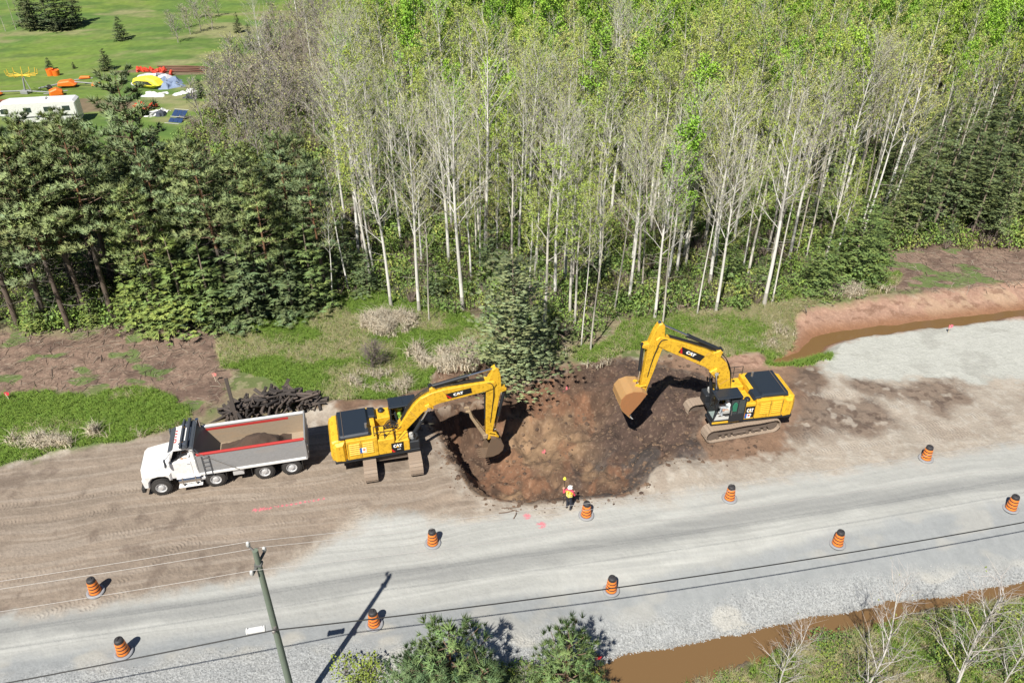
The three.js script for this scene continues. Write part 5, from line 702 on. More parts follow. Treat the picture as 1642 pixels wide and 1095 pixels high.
// ---------------------------------------------------------------- tipper truck; +x is forward, driver's side -z
{
  const t = thing('dump_truck', 'white dump truck with silver box and red top rails, parked beside the log pile', 'truck', [-17.3, 0, -36.25], R(-166.5)); t.scale.setScalar(1.035);
  mesh('chassis', [box(8.6, 0.28, 0.9, -0.2, 0.85, 0, 0.02), box(0.5, 0.3, 2.0, 0.58, 0.6, 0, 0.02), box(3.2, 0.35, 1.0, -2.9, 0.65, 0, 0.02)], M.dark, t);
  // hood and cab
  const hood = mesh('hood', [plate([[4.42, 0.72], [4.5, 1.2], [4.42, 1.76], [4.2, 1.96], [2.72, 2.2], [2.72, 1.0], [3.0, 0.95], [3.05, 1.2], [3.54, 1.38], [4.02, 1.18], [4.1, 0.72]], 2.05, 0, 0.2), plate([[4.4, 0.62], [4.46, 1.2], [4.24, 1.56], [2.86, 1.5], [2.86, 0.95], [3.0, 0.95], [3.04, 1.14], [3.2, 1.28], [3.54, 1.33], [3.88, 1.26], [4.05, 1.05], [4.12, 0.62]], 2.42, 0, 0.08)], M.white, t);
  mesh('hood_vent', [box(0.4, 0.02, 0.06, 3.5, 1.95, 0.55, 0.008), box(0.4, 0.02, 0.06, 3.5, 1.95, -0.55, 0.008)], M.dark, hood);
  const gr = mesh('grille', box(0.05, 0.85, 1.2, 4.46, 1.28, 0, 0.02), M.steel, t); for (let k = 0; k < 6; k++) mesh('grille_bar', box(0.03, 0.03, 1.1, 4.49, 0.98 + k * 0.12, 0), M.chrome, gr);
  mesh('bumper', box(0.22, 0.34, 2.45, 4.48, 0.55, 0, 0.06), M.dark, t);
  for (const s of [-1, 1]) mesh('headlight', box(0.12, 0.24, 0.36, 4.38, 1.05, s * 0.95, 0.05), M.chrome, t);
  const side = [[1.42, 1.05], [1.42, 2.95], [1.75, 3.08], [2.42, 3.02], [2.88, 2.1], [2.88, 1.05]];
  const cab = mesh('cab', [plate([[1.36, 0.98], [1.36, 2.12], [2.86, 2.08], [2.9, 0.98]], 2.2, 0, 0.05), plate([[1.36, 2.1], [1.36, 2.95], [1.46, 2.98], [1.46, 2.1]], 2.1, 0, 0.02), plate([[1.36, 2.88], [1.4, 3.06], [1.8, 3.12], [2.3, 3.05], [2.5, 2.9]], 2.12, 0, 0.06), ...[-1, 1].flatMap((s) => [plate([[1.4, 2.1], [1.4, 2.95], [1.62, 2.95], [1.62, 2.1]], 0.1, s * 1.02, 0.02), plate([[2.78, 2.08], [2.9, 2.08], [2.5, 2.98], [2.38, 2.98]], 0.08, s * 1.03, 0.015)])], M.white, t);
  mesh('windscreen', (() => { const g = new THREE.BufferGeometry(); g.setAttribute('position', new THREE.Float32BufferAttribute([2.88, 2.09, -1.0, 2.88, 2.09, 1.0, 2.5, 2.93, 0.98, 2.5, 2.93, -0.98], 3)); g.setIndex([0, 1, 2, 0, 2, 3]); g.computeVertexNormals(); return g; })(), M.tint, cab);
  mesh('sun_visor', plate([[2.45, 2.96], [2.72, 2.86], [2.72, 2.9], [2.48, 3.02]], 2.1, 0, 0.01), M.slate, cab);
  mesh('rear_window', box(0.02, 0.5, 1.3, 1.35, 2.5, 0), M.tint, cab); mesh('dashboard', box(0.35, 0.2, 1.8, 2.6, 2.12, 0, 0.05), M.seat, cab); mesh('seat', [box(0.14, 0.75, 0.5, 1.6, 2.25, -0.55, 0.05), box(0.14, 0.75, 0.5, 1.6, 2.25, 0.55, 0.05)], M.seat, cab); mesh('steering_wheel', new THREE.TorusGeometry(0.22, 0.018, 6, 20).rotateY(Math.PI / 2).rotateZ(0.5).translate(2.32, 2.2, -0.55), M.seat, cab);
  for (const s of [-1, 1]) { const d = mesh('door', plate([[1.66, 1.1], [1.66, 2.14], [2.8, 2.1], [2.84, 1.1]], 0.04, s * 1.1, 0.012), M.white, cab); mesh('handle', box(0.16, 0.04, 0.04, 1.8, 1.95, s * 1.13, 0.012), M.chrome, d); if (s > 0) mesh('door_window', box(0.9, 0.72, 0.012, 2.05, 2.5, 1.04), M.tint, d); }
  for (const s of [-1, 1]) mesh('mirror', [box(0.1, 0.5, 0.2, 2.92, 2.4, s * 1.38, 0.03), rod([2.8, 2.15, s * 1.1], [2.92, 2.25, s * 1.36], 0.016), rod([2.6, 2.8, s * 1.05], [2.92, 2.6, s * 1.36], 0.016)], M.slate, t);
  mesh('roof_fairing', plate([[1.5, 3.1], [1.55, 3.24], [2.1, 3.18], [2.3, 3.08]], 1.2, 0, 0.04), M.white, cab);
  for (const z of [-0.75, 0.6]) mesh('beacon', [cyl(0.09, 0.07, 0.14, 1.95, 3.19, z, 'y', 12)], M.amber, cab);
  for (const z of [-0.5, -0.25, 0, 0.25, 0.5]) mesh('marker_light', box(0.12, 0.05, 0.07, 2.32, 3.1, z, 0.015), M.red, cab);
  mesh('roof_stripe', box(0.34, 0.012, 0.1, 2.1, 3.115, 0.25, 0, 0, 0.3, -0.1), M.red, cab); mesh('roof_stripe', box(0.34, 0.012, 0.1, 2.15, 3.115, -0.35, 0, 0, 0.3, -0.1), M.red, cab);
  for (const s of [-1, 1]) mesh('air_horn', rod([1.6, 3.2, s * 0.85], [2.1, 3.22, s * 0.85], 0.03, 8, 0.05), M.chrome, cab);
  mesh('exhaust_stack', [cyl(0.1, 0.1, 2.4, 1.24, 2.2, 1.0, 'y', 14), cyl(0.13, 0.13, 1.1, 1.24, 1.8, 1.0, 'y', 14)], M.chrome, t);
  // steps, tanks
  for (const s of [-1, 1]) { const f = mesh('fuel_tank', [cyl(0.3, 0.3, 1.15, 1.95, 0.78, s * 0.98, 'x', 18), box(0.06, 0.64, 0.64, 1.6, 0.78, s * 0.98), box(0.06, 0.64, 0.64, 2.3, 0.78, s * 0.98)], M.chrome, t); mesh('step', [box(1.3, 0.05, 0.3, 1.95, 0.46, s * 1.2, 0.015), box(1.3, 0.05, 0.26, 1.95, 1.06, s * 1.14, 0.015)], M.white, f); }
  mesh('air_tank', cyl(0.16, 0.16, 0.7, 1.05, 0.72, -1.0, 'x', 14), M.rim, t); mesh('valve_box', box(0.62, 0.44, 0.4, -0.72, 0.85, -1.0, 0.04), M.rim, t); mesh('battery_box', box(0.5, 0.4, 0.5, 1.05, 0.75, 0.95, 0.04), M.rim, t);
  // box
  const bx0 = -4.68, bx1 = 1.3, by = 1.18, bt = 2.55, hw = 1.25; const bodyM = mesh('box_floor', [box(bx1 - bx0 - 0.3, 0.1, 2.4, (bx0 + bx1) / 2 - 0.15, by, 0, 0.02)], M.dustbox, t);
  for (const s of [-1, 1]) {
    const sd = mesh('box_side', [box(bx1 - bx0, bt - by, 0.07, (bx0 + bx1) / 2, (bt + by) / 2, s * hw, 0.015), box(0.12, bt - by, 0.1, bx0 + 0.06, (bt + by) / 2, s * (hw + 0.02), 0.01)], M.silver, t);
    mesh('inner_liner', box(bx1 - bx0 - 0.2, bt - by - 0.12, 0.012, (bx0 + bx1) / 2, (bt + by) / 2 - 0.03, s * (hw - 0.045)), M.dustbox, sd);
    mesh('top_rail', box(bx1 - bx0 - 0.1, 0.13, 0.14, (bx0 + bx1) / 2, bt + 0.05, s * hw, 0.03), s < 0 ? M.red : M.white, sd);
    mesh('inner_stripe', box(bx1 - bx0 - 1.3, 0.17, 0.008, (bx0 + bx1) / 2 + 0.3, bt - 0.17, s * (hw - 0.054)), M.red, sd);
    mesh('lower_rail', box(bx1 - bx0 - 0.05, 0.17, 0.1, (bx0 + bx1) / 2, by + 0.02, s * (hw + 0.02), 0.02), M.white, sd);
  }
  mesh('tailgate', [box(0.09, bt - by + 0.12, 2.42, bx0 - 0.02, (bt + by) / 2, 0, 0.02), box(0.06, 0.1, 2.46, bx0 - 0.06, 1.6, 0), box(0.06, 0.1, 2.46, bx0 - 0.06, 2.1, 0), rod([bx0, bt + 0.1, -1.3], [bx0, bt + 0.1, 1.3], 0.05, 8)], M.silver, t);
  const hb = mesh('headboard', [plate([[bx1 - 1.0, by], [bx1, bt + 0.55], [bx1 + 0.08, bt + 0.55], [bx1 - 0.88, by - 0.02]], 2.44, 0, 0.01), box(0.06, 0.6, 2.5, bx1 + 0.02, bt + 0.3, 0, 0.015), plate([[bx1, bt + 0.5], [bx1 + 0.06, bt + 0.62], [bx1 + 0.75, bt + 0.68], [bx1 + 0.75, bt + 0.6]], 2.4, 0, 0.01)], M.slate, t);
  mesh('headboard_brace', [-1.15, -0.4, 0.4, 1.15].map((z) => box(0.08, 1.5, 0.07, bx1 + 0.08, 2.2, z, 0.01)), M.silver, hb); mesh('tarp_roll', [cyl(0.09, 0.09, 2.5, bx1 + 0.35, bt + 0.74, 0, 'z', 12), cyl(0.05, 0.05, 2.6, bx1 + 0.65, bt + 0.72, 0, 'z', 10)], M.slate, hb);
  mesh('tarp_arm', [rod([-0.9, by - 0.05, -1.36], [bx1 + 0.4, bt + 0.68, -1.36], 0.022, 6), rod([-0.9, by - 0.05, 1.36], [bx1 + 0.4, bt + 0.68, 1.36], 0.022, 6)], M.steel, t);
  const lad = [rod([1.0, 1.0, -1.34], [1.0, 2.5, -1.34], 0.02, 6), rod([0.62, 1.0, -1.34], [0.62, 2.5, -1.34], 0.02, 6)]; for (let k = 0; k < 5; k++) lad.push(rod([0.62, 1.15 + k * 0.3, -1.34], [1.0, 1.15 + k * 0.3, -1.34], 0.016, 6)); mesh('ladder', lad, M.slate, t);
  for (const s of [-1, 1]) mesh('mudguard', [box(0.03, 0.55, 0.5, -0.05, 0.72, s * 1.0, 0.005), box(0.03, 0.6, 0.5, -4.3, 0.66, s * 1.0, 0.005), box(0.03, 0.5, 0.5, -1.45, 0.7, s * 1.0, 0.005)], M.dark, t);
  const tyreG = (w) => new THREE.LatheGeometry([[0.28, -w / 2], [0.44, -w / 2], [0.50, -w / 2 + 0.05], [0.525, -w / 4], [0.525, w / 4], [0.50, w / 2 - 0.05], [0.44, w / 2], [0.28, w / 2]].map((p) => new THREE.Vector2(...p)), 32).rotateX(Math.PI / 2);
  const lug = (w) => { const g = []; for (let k = 0; k < 36; k++) { const a = k / 36 * 6.2832; for (const s of [-1, 1]) g.push(box(0.022, 0.05, w * 0.36, Math.cos(a + s * 0.04) * 0.523, Math.sin(a + s * 0.04) * 0.523, s * w * 0.25, 0, 0, 0, a)); } return join(g); };
  const rimG = (s) => { const fixed = (q) => { const f = q.toNonIndexed(); f.computeVertexNormals(); return f; }; const g = [fixed(new THREE.LatheGeometry([[0.29, 0.0], [0.29, 0.05], [0.275, 0.05], [0.24, -0.06], [0.165, -0.05], [0.14, 0.04], [0.09, 0.06], [0.005, 0.06]].map((p) => new THREE.Vector2(...p)), 24).rotateX(Math.PI / 2).rotateY(s < 0 ? Math.PI : 0))]; for (let k = 0; k < 10; k++) { const a = k / 10 * 6.28; g.push(cyl(0.018, 0.018, 0.05, Math.cos(a) * 0.19, Math.sin(a) * 0.19, s * -0.03, 'z', 6)); } g.push(cyl(0.09, 0.08, 0.09, 0, 0, s * 0.02, 'z', 12)); return g; };
  const tg = tyreG(0.33), lg = lug(0.33), rp = join(rimG(1)), rn = join(rimG(-1));
  for (const x of [3.54, 0.58, -2.14, -3.66]) for (const s of [-1, 1]) {
    const w = new THREE.Group(); w.name = 'wheel'; t.add(w); w.position.set(x, 0.55, s * 1.05); w.scale.set(1.07, 1.07, 1); w.rotation.z = x * 3; mesh('tyre', [tg.clone(), lg.clone()], M.rubber, w); const rm = mesh('rim', s > 0 ? rp : rn, M.rim, w); rm.position.z = s * 0.12; rm.material = M.rim;
    if (x < 0) mesh('inner_tyre', tg.clone().translate(0, 0, -s * 0.36), M.rubber, w);
  }
  for (const x of [3.54, 0.58, -2.14, -3.66]) mesh('axle', rod([x, 0.52, -0.95], [x, 0.52, 0.95], 0.09, 10), M.dark, t);
  // heap of soil left in the box
  const n = 40, g = new THREE.PlaneGeometry(4.2, 2.25, n, 22).rotateX(-Math.PI / 2), p = g.attributes.position;
  for (let i = 0; i < p.count; i++) { const x = p.getX(i), z = p.getZ(i), e = Math.min(1, (2.1 - Math.abs(x)) * 1.5), m = Math.exp(-Math.pow((x + 0.2) / 1.5, 2) - Math.pow((z + 0.1) / 0.8, 2)); p.setY(i, Math.max(-0.02, 1.3 * m + 0.34 * (fbm(x * 3 + 9, z * 3, 3) - 0.35)) * Math.max(0, e) + 0.0); }
  g.computeVertexNormals(); const heap = mesh('soil_heap', g, std([0.085, 0.056, 0.04], 0.95, 0, { map: gDark })); tag(heap, 'low heap of dark soil lying on the truck box floor', 'soil'); heap.position.copy(V(-1.75, by + 0.06, 0).applyAxisAngle(V(0, 1, 0), R(-166.5)).multiplyScalar(1.035).add(V(-17.3, 0, -36.25))); heap.rotation.y = R(-166.5);
}
// ---------------------------------------------------------------- people: one skin over tapered bones
function skin(bones, res, pad = 0.05) {   // bones: [ax, ay, az, bx, by, bz, ra, rb, colour, blend]
  let lo = [1e9, 1e9, 1e9], hi = [-1e9, -1e9, -1e9]; for (const b of bones) for (let k = 0; k < 3; k++) { lo[k] = Math.min(lo[k], b[k] - b[6], b[k + 3] - b[7]); hi[k] = Math.max(hi[k], b[k] + b[6], b[k + 3] + b[7]); }
  const c = [0, 1, 2].map((k) => (lo[k] + hi[k]) / 2), half = Math.max(...[0, 1, 2].map((k) => (hi[k] - lo[k]) / 2)) + pad;
  const mc = new MarchingCubes(res, new THREE.MeshBasicMaterial(), false, false, 200000); mc.isolation = 0;
  const dist = (x, y, z) => { let best = 1e9, near = 0, s = 0; const kk = 45; for (let i = 0; i < bones.length; i++) { const b = bones[i], dx = b[3] - b[0], dy = b[4] - b[1], dz = b[5] - b[2], t = clamp(((x - b[0]) * dx + (y - b[1]) * dy + (z - b[2]) * dz) / (dx * dx + dy * dy + dz * dz || 1e-9), 0, 1), d = Math.hypot(x - b[0] - dx * t, y - b[1] - dy * t, z - b[2] - dz * t) - lerp(b[6], b[7], t); if (d < best) { best = d; near = i; } s += Math.exp(-kk * d); } return [-Math.log(s) / kk, near]; };
  const n = mc.size; for (let k = 0; k < n; k++) for (let j = 0; j < n; j++) for (let i = 0; i < n; i++) { const f = (q) => (q - n / 2) / (n / 2) * half; mc.field[k * n * n + j * n + i] = -dist(c[0] + f(i), c[1] + f(j), c[2] + f(k))[0]; }
  mc.update(); const m = mc.count, P = new Float32Array(m * 3), N = new Float32Array(m * 3), C = new Float32Array(m * 3);
  for (let i = 0; i < m; i++) { const p = [0, 1, 2].map((k) => mc.positionArray[i * 3 + k] * half + c[k]), q = dist(...p)[1]; for (let k = 0; k < 3; k++) { P[i * 3 + k] = p[k]; C[i * 3 + k] = bones[q][8][k]; } const e = 0.004, nx = dist(p[0] + e, p[1], p[2])[0] - dist(p[0] - e, p[1], p[2])[0], ny = dist(p[0], p[1] + e, p[2])[0] - dist(p[0], p[1] - e, p[2])[0], nz = dist(p[0], p[1], p[2] + e)[0] - dist(p[0], p[1], p[2] - e)[0], l = Math.hypot(nx, ny, nz) || 1; N[i * 3] = nx / l; N[i * 3 + 1] = ny / l; N[i * 3 + 2] = nz / l; }
  const g = new THREE.BufferGeometry(); g.setAttribute('position', new THREE.BufferAttribute(P, 3)); g.setAttribute('normal', new THREE.BufferAttribute(N, 3)); g.setAttribute('color', new THREE.BufferAttribute(C, 3)); return g;
}
const SKIN = [0.42, 0.25, 0.17];
// a half closed right hand, wrist at the origin, fingers along +x, palm facing -y
const handGeo = (() => { const b = [[0, 0, 0, 0.075, 0, 0, 0.026, 0.036, SKIN], [0.05, 0, -0.02, 0.08, 0, 0.03, 0.02, 0.02, SKIN]]; [[0.03, 0.07, 0.9], [0.01, 0.078, 1], [-0.011, 0.072, 0.95], [-0.031, 0.058, 0.8]].forEach(([z, l]) => { b.push([0.08, 0, z, 0.08 + l * 0.45, -0.012, z, 0.0105, 0.01, SKIN], [0.08 + l * 0.45, -0.012, z, 0.08 + l * 0.55, -0.05, z, 0.01, 0.009, SKIN], [0.08 + l * 0.55, -0.05, z, 0.08 + l * 0.25, -0.066, z, 0.009, 0.008, SKIN]); }); b.push([0.02, -0.005, 0.025, 0.055, -0.025, 0.058, 0.013, 0.011, SKIN], [0.055, -0.025, 0.058, 0.085, -0.05, 0.045, 0.011, 0.009, SKIN]); return skin(b, 44, 0.012); })();
function putHand(wrist, dir, left) { const g = handGeo.clone(); if (left) { g.scale(1, 1, -1); const p = g.attributes.position.array; for (const a of ['position', 'normal', 'color']) { const q = g.attributes[a].array; for (let i = 0; i < q.length; i += 9) for (let k = 0; k < 3; k++) { const t = q[i + 3 + k]; q[i + 3 + k] = q[i + 6 + k]; q[i + 6 + k] = t; } } } g.applyQuaternion(new THREE.Quaternion().setFromUnitVectors(V(1, 0, 0), V(...dir).normalize())); return g.translate(...wrist); }
function headBones(x, y, z, f, hair) { const [fx, fz] = f, o = (d, u, s, r, c) => [x + fx * d - fz * s, y + u, z + fz * d + fx * s, x + fx * d - fz * s, y + u + 0.001, z + fz * d + fx * s, r, r, c]; return [[x, y - 0.13, z, x, y - 0.04, z, 0.055, 0.058, SKIN], [x, y, z, x + fx * 0.02, y + 0.05, z + fz * 0.02, 0.085, 0.095, SKIN], o(0.05, -0.065, 0, 0.052, SKIN), o(0.115, -0.01, 0, 0.016, SKIN), o(0.088, 0.02, 0.033, 0.018, [0.03, 0.025, 0.02]), o(0.088, 0.02, -0.033, 0.018, [0.03, 0.025, 0.02]), o(0.088, -0.062, 0, 0.02, [0.33, 0.12, 0.10]), o(0, -0.01, 0.092, 0.022, SKIN), o(0, -0.01, -0.092, 0.022, SKIN), o(-0.04, 0.01, 0, 0.085, hair)]; }
const paintM = new THREE.MeshStandardMaterial({ vertexColors: true, roughness: 0.85 });
const helmet = (parent, x, y, z, c, fx = 1, fz = 0) => { const p = [[0.15, -0.01], [0.135, 0.0], [0.128, 0.04], [0.11, 0.085], [0.075, 0.12], [0.03, 0.135], [0, 0.138]].map((q) => new THREE.Vector2(...q)); return mesh('hard_hat', [new THREE.LatheGeometry(p, 20).translate(x, y, z), box(0.12, 0.015, 0.17, x + fx * 0.14, y - 0.004, z + fz * 0.14, 0.006, 0, -Math.atan2(fz, fx))], std(c, 0.35), parent); };
{ // surveyor standing at the lip of the pit, facing it, staff in the left hand
  const p = onGround(912, 815), t = thing('person', 'worker in white helmet, pink sleeves and yellow orange vest standing at the pit edge', 'person', p, R(62));
  const dk = [0.022, 0.026, 0.04], pk = [0.62, 0.07, 0.11], boot = [0.06, 0.045, 0.035], vs = [0.75, 0.62, 0.05];
  const bones = [[0.0, 0.93, -0.08, 0.03, 0.50, -0.11, 0.095, 0.066, dk], [0.03, 0.50, -0.11, -0.03, 0.10, -0.12, 0.064, 0.046, dk], [-0.04, 0.06, -0.12, 0.16, 0.045, -0.13, 0.052, 0.042, boot], [0, 0.93, 0.08, -0.02, 0.50, 0.12, 0.095, 0.066, dk], [-0.02, 0.50, 0.12, -0.09, 0.10, 0.14, 0.064, 0.046, dk], [-0.1, 0.06, 0.14, 0.10, 0.045, 0.16, 0.052, 0.042, boot],
    [0, 0.95, -0.06, 0, 0.95, 0.06, 0.13, 0.13, dk], [0, 1.02, 0, 0.02, 1.25, 0, 0.135, 0.15, vs], [0.02, 1.28, -0.09, 0.02, 1.28, 0.09, 0.13, 0.13, vs], [0.02, 1.39, -0.15, 0.02, 1.39, 0.15, 0.065, 0.065, pk],
    [0.02, 1.38, -0.19, -0.02, 1.13, -0.34, 0.06, 0.047, pk], [-0.02, 1.13, -0.34, 0.10, 1.24, -0.42, 0.045, 0.034, pk], [0.02, 1.38, 0.19, 0.10, 1.10, 0.27, 0.06, 0.047, pk], [0.10, 1.10, 0.27, 0.31, 1.06, 0.14, 0.045, 0.034, pk], ...headBones(0.04, 1.57, 0, [1, 0], [0.06, 0.04, 0.03])];
  const body = skin(bones, 76), g = mergeGeometries([body, putHand([0.10, 1.24, -0.42], [0.9, 0.2, -0.15], true), putHand([0.31, 1.06, 0.14], [0.8, 0.1, -0.4], false)]);
  mesh('body', g, paintM, t); helmet(t, 0.04, 1.60, 0, [0.8, 0.8, 0.78]);
  const vest = (r0, r1, r2) => new THREE.LatheGeometry([[r0, 0.9], [r1, 1.05], [r2, 1.25], [r2 * 0.98, 1.34], [r2 * 0.75, 1.41]].map((q) => new THREE.Vector2(...q)), 24).scale(0.8, 1, 1.16);
  const v = mesh('vest', vest(0.165, 0.168, 0.185), std([0.86, 0.30, 0.02], 0.7)); v.material.side = THREE.DoubleSide; t.attach ? t.add(v) : 0; v.name = 'vest';
  for (const y of [1.06, 1.2]) mesh('reflective_band', new THREE.LatheGeometry([[0.178, y - 0.035], [0.181, y + 0.035]].map((q) => new THREE.Vector2(...q)), 24).scale(0.82, 1, 1.17), std([0.85, 0.83, 0.25], 0.4, 0, { side: THREE.DoubleSide }), v);
  for (const s of [-1, 1]) mesh('reflective_strip', box(0.32, 0.36, 0.05, 0.0, 1.2, s * 0.09, 0.02), std([0.88, 0.86, 0.3], 0.4), v);
  const w = V(0.20, 0, -0.445).applyAxisAngle(V(0, 1, 0), R(62)).add(p); w.y = ground(w.x, w.z);
  const st = thing('survey_pole', 'slim survey pole with yellow receiver held by the worker', 'survey pole', w, 0); mesh('pole', rod([0, 0, 0], [0.02, 1.95, 0.02], 0.016, 8), M.dark, st); mesh('receiver', [cyl(0.1, 0.085, 0.06, 0.02, 1.99, 0.02, 'y', 16), cyl(0.085, 0.05, 0.06, 0.02, 2.05, 0.02, 'y', 16)], std([0.75, 0.68, 0.08], 0.4), st); mesh('tablet', box(0.16, 0.03, 0.1, 0.06, 1.25, 0.06, 0.01, 0.4), M.dark, st);
}
function seated(machine, label, off, shirt, trousers, hatC, lean = 0) {
  const p = V(...off).applyAxisAngle(V(0, 1, 0), machine.rotation.y).add(machine.position), t = thing('person', label, 'person', p, machine.rotation.y);
  const b = [[0, 0.1, -0.09, 0.40, 0.14, -0.13, 0.09, 0.07, trousers], [0.40, 0.14, -0.13, 0.46, -0.26, -0.13, 0.066, 0.048, trousers], [0.44, -0.30, -0.13, 0.62, -0.33, -0.13, 0.05, 0.042, [0.05, 0.04, 0.03]], [0, 0.1, 0.09, 0.40, 0.14, 0.13, 0.09, 0.07, trousers], [0.40, 0.14, 0.13, 0.46, -0.26, 0.13, 0.066, 0.048, trousers], [0.44, -0.30, 0.13, 0.62, -0.33, 0.13, 0.05, 0.042, [0.05, 0.04, 0.03]],
    [0, 0.1, -0.06, 0, 0.1, 0.06, 0.13, 0.13, trousers], [0, 0.18, 0, 0.0 + lean, 0.45, 0, 0.14, 0.15, shirt], [lean, 0.48, -0.09, lean, 0.48, 0.09, 0.12, 0.12, shirt], [lean, 0.57, -0.15, lean, 0.57, 0.15, 0.065, 0.065, shirt], [lean, 0.56, -0.2, 0.12, 0.3, -0.29, 0.06, 0.047, shirt], [0.12, 0.3, -0.29, 0.38, 0.30, -0.27, 0.045, 0.034, SKIN], [lean, 0.56, 0.2, 0.12, 0.3, 0.29, 0.06, 0.047, shirt], [0.12, 0.3, 0.29, 0.38, 0.30, 0.27, 0.045, 0.034, SKIN], ...headBones(lean + 0.02, 0.76, 0, [1, 0], [0.06, 0.04, 0.03])];
  mesh('body', mergeGeometries([skin(b, 56), putHand([0.38, 0.30, -0.27], [1, 0, 0], true), putHand([0.38, 0.30, 0.27], [1, 0, 0], false)]), paintM, t); if (hatC) helmet(t, lean + 0.02, 0.79, 0, hatC); return t;
}
seated(exR, 'operator in light shirt and white helmet seated in the open excavator cab', [0.82, 1.82, -1.0], [0.55, 0.6, 0.62], [0.35, 0.38, 0.42], [0.82, 0.82, 0.8], 0.06);
seated(exL, 'operator in a lime green vest seated in the cab above the pit', [0.82, 1.82, -1.0], [0.42, 0.62, 0.08], [0.05, 0.06, 0.09], [0.8, 0.75, 0.1]);
{ const tr = scene.getObjectByName('dump_truck'); seated(tr, 'driver in a pale shirt seated in the white truck cab', [1.78, 1.88, -0.55], [0.6, 0.6, 0.62], [0.08, 0.09, 0.12], null); }

// ---------------------------------------------------------------- construction barrels
{
  const or = std([0.85, 0.235, 0.035], 0.5), bk = std([0.035, 0.033, 0.035], 0.6), ringM = std([0.30, 0.31, 0.33], 0.85, 0, { map: gDust });
  const rr = (y) => 0.295 - 0.10 * y / 1.1;
  const proto = thing('traffic_barrel', '', 'barrel'); let first = true;
  mesh('body', new THREE.LatheGeometry([[0.30, 0.02], [rr(0.1), 0.08], [rr(0.98), 0.98], [rr(0.98) - 0.02, 1.03], [0.10, 1.05], [0, 1.05]].map((q) => new THREE.Vector2(...q)), 24), bk, proto);
  for (let k = 0; k < 4; k++) { const y0 = 0.1 + k * 0.205, y1 = y0 + 0.137; mesh('orange_band', new THREE.LatheGeometry([[rr(y0), y0], [rr(y0) + 0.012, y0 + 0.015], [rr(y1) + 0.012, y1 - 0.015], [rr(y1), y1]].map((q) => new THREE.Vector2(...q)), 24), or, proto); }
  mesh('handle', [new THREE.TorusGeometry(0.07, 0.018, 6, 14, Math.PI).translate(0, 1.05, 0)], bk, proto);
  mesh('base_ring', new THREE.LatheGeometry([[0.27, 0.0], [0.42, 0.0], [0.455, 0.03], [0.445, 0.09], [0.38, 0.12], [0.31, 0.10], [0.27, 0.04]].map((q) => new THREE.Vector2(...q)), 28), ringM, proto);
  const spots = [[153, 950, 'traffic barrel alone on brown dirt below the truck'], [198, 1047, 'traffic barrel on the grey road edge beside the loose stone'], [600, 1002, 'traffic barrel beside the shadow of the utility pole'], [694, 872, 'traffic barrel on pale gravel between the pink marks and the pit'], [940, 827, 'traffic barrel right beside the standing worker'], [980, 947, 'traffic barrel on grey gravel under the black cable'], [1170, 800, 'traffic barrel on pale ground below the raised boom excavator'], [1343, 873, 'traffic barrel on the road just above the cable shadow'], [1485, 736, 'traffic barrel beyond the road near the churned soil'], [1621, 816, 'traffic barrel at the end of the road edge row']];
  spots.forEach(([u, v, label], i) => { const o = i ? proto.clone() : proto; if (i) { o.name = numbered('traffic_barrel'); scene.add(o); o.userData = { ...proto.userData }; } o.position.copy(onGround(u, v)); o.rotation.y = i * 1.3; tag(o, 'orange and black striped ' + label, 'barrel', 'traffic barrels along the road'); });
}
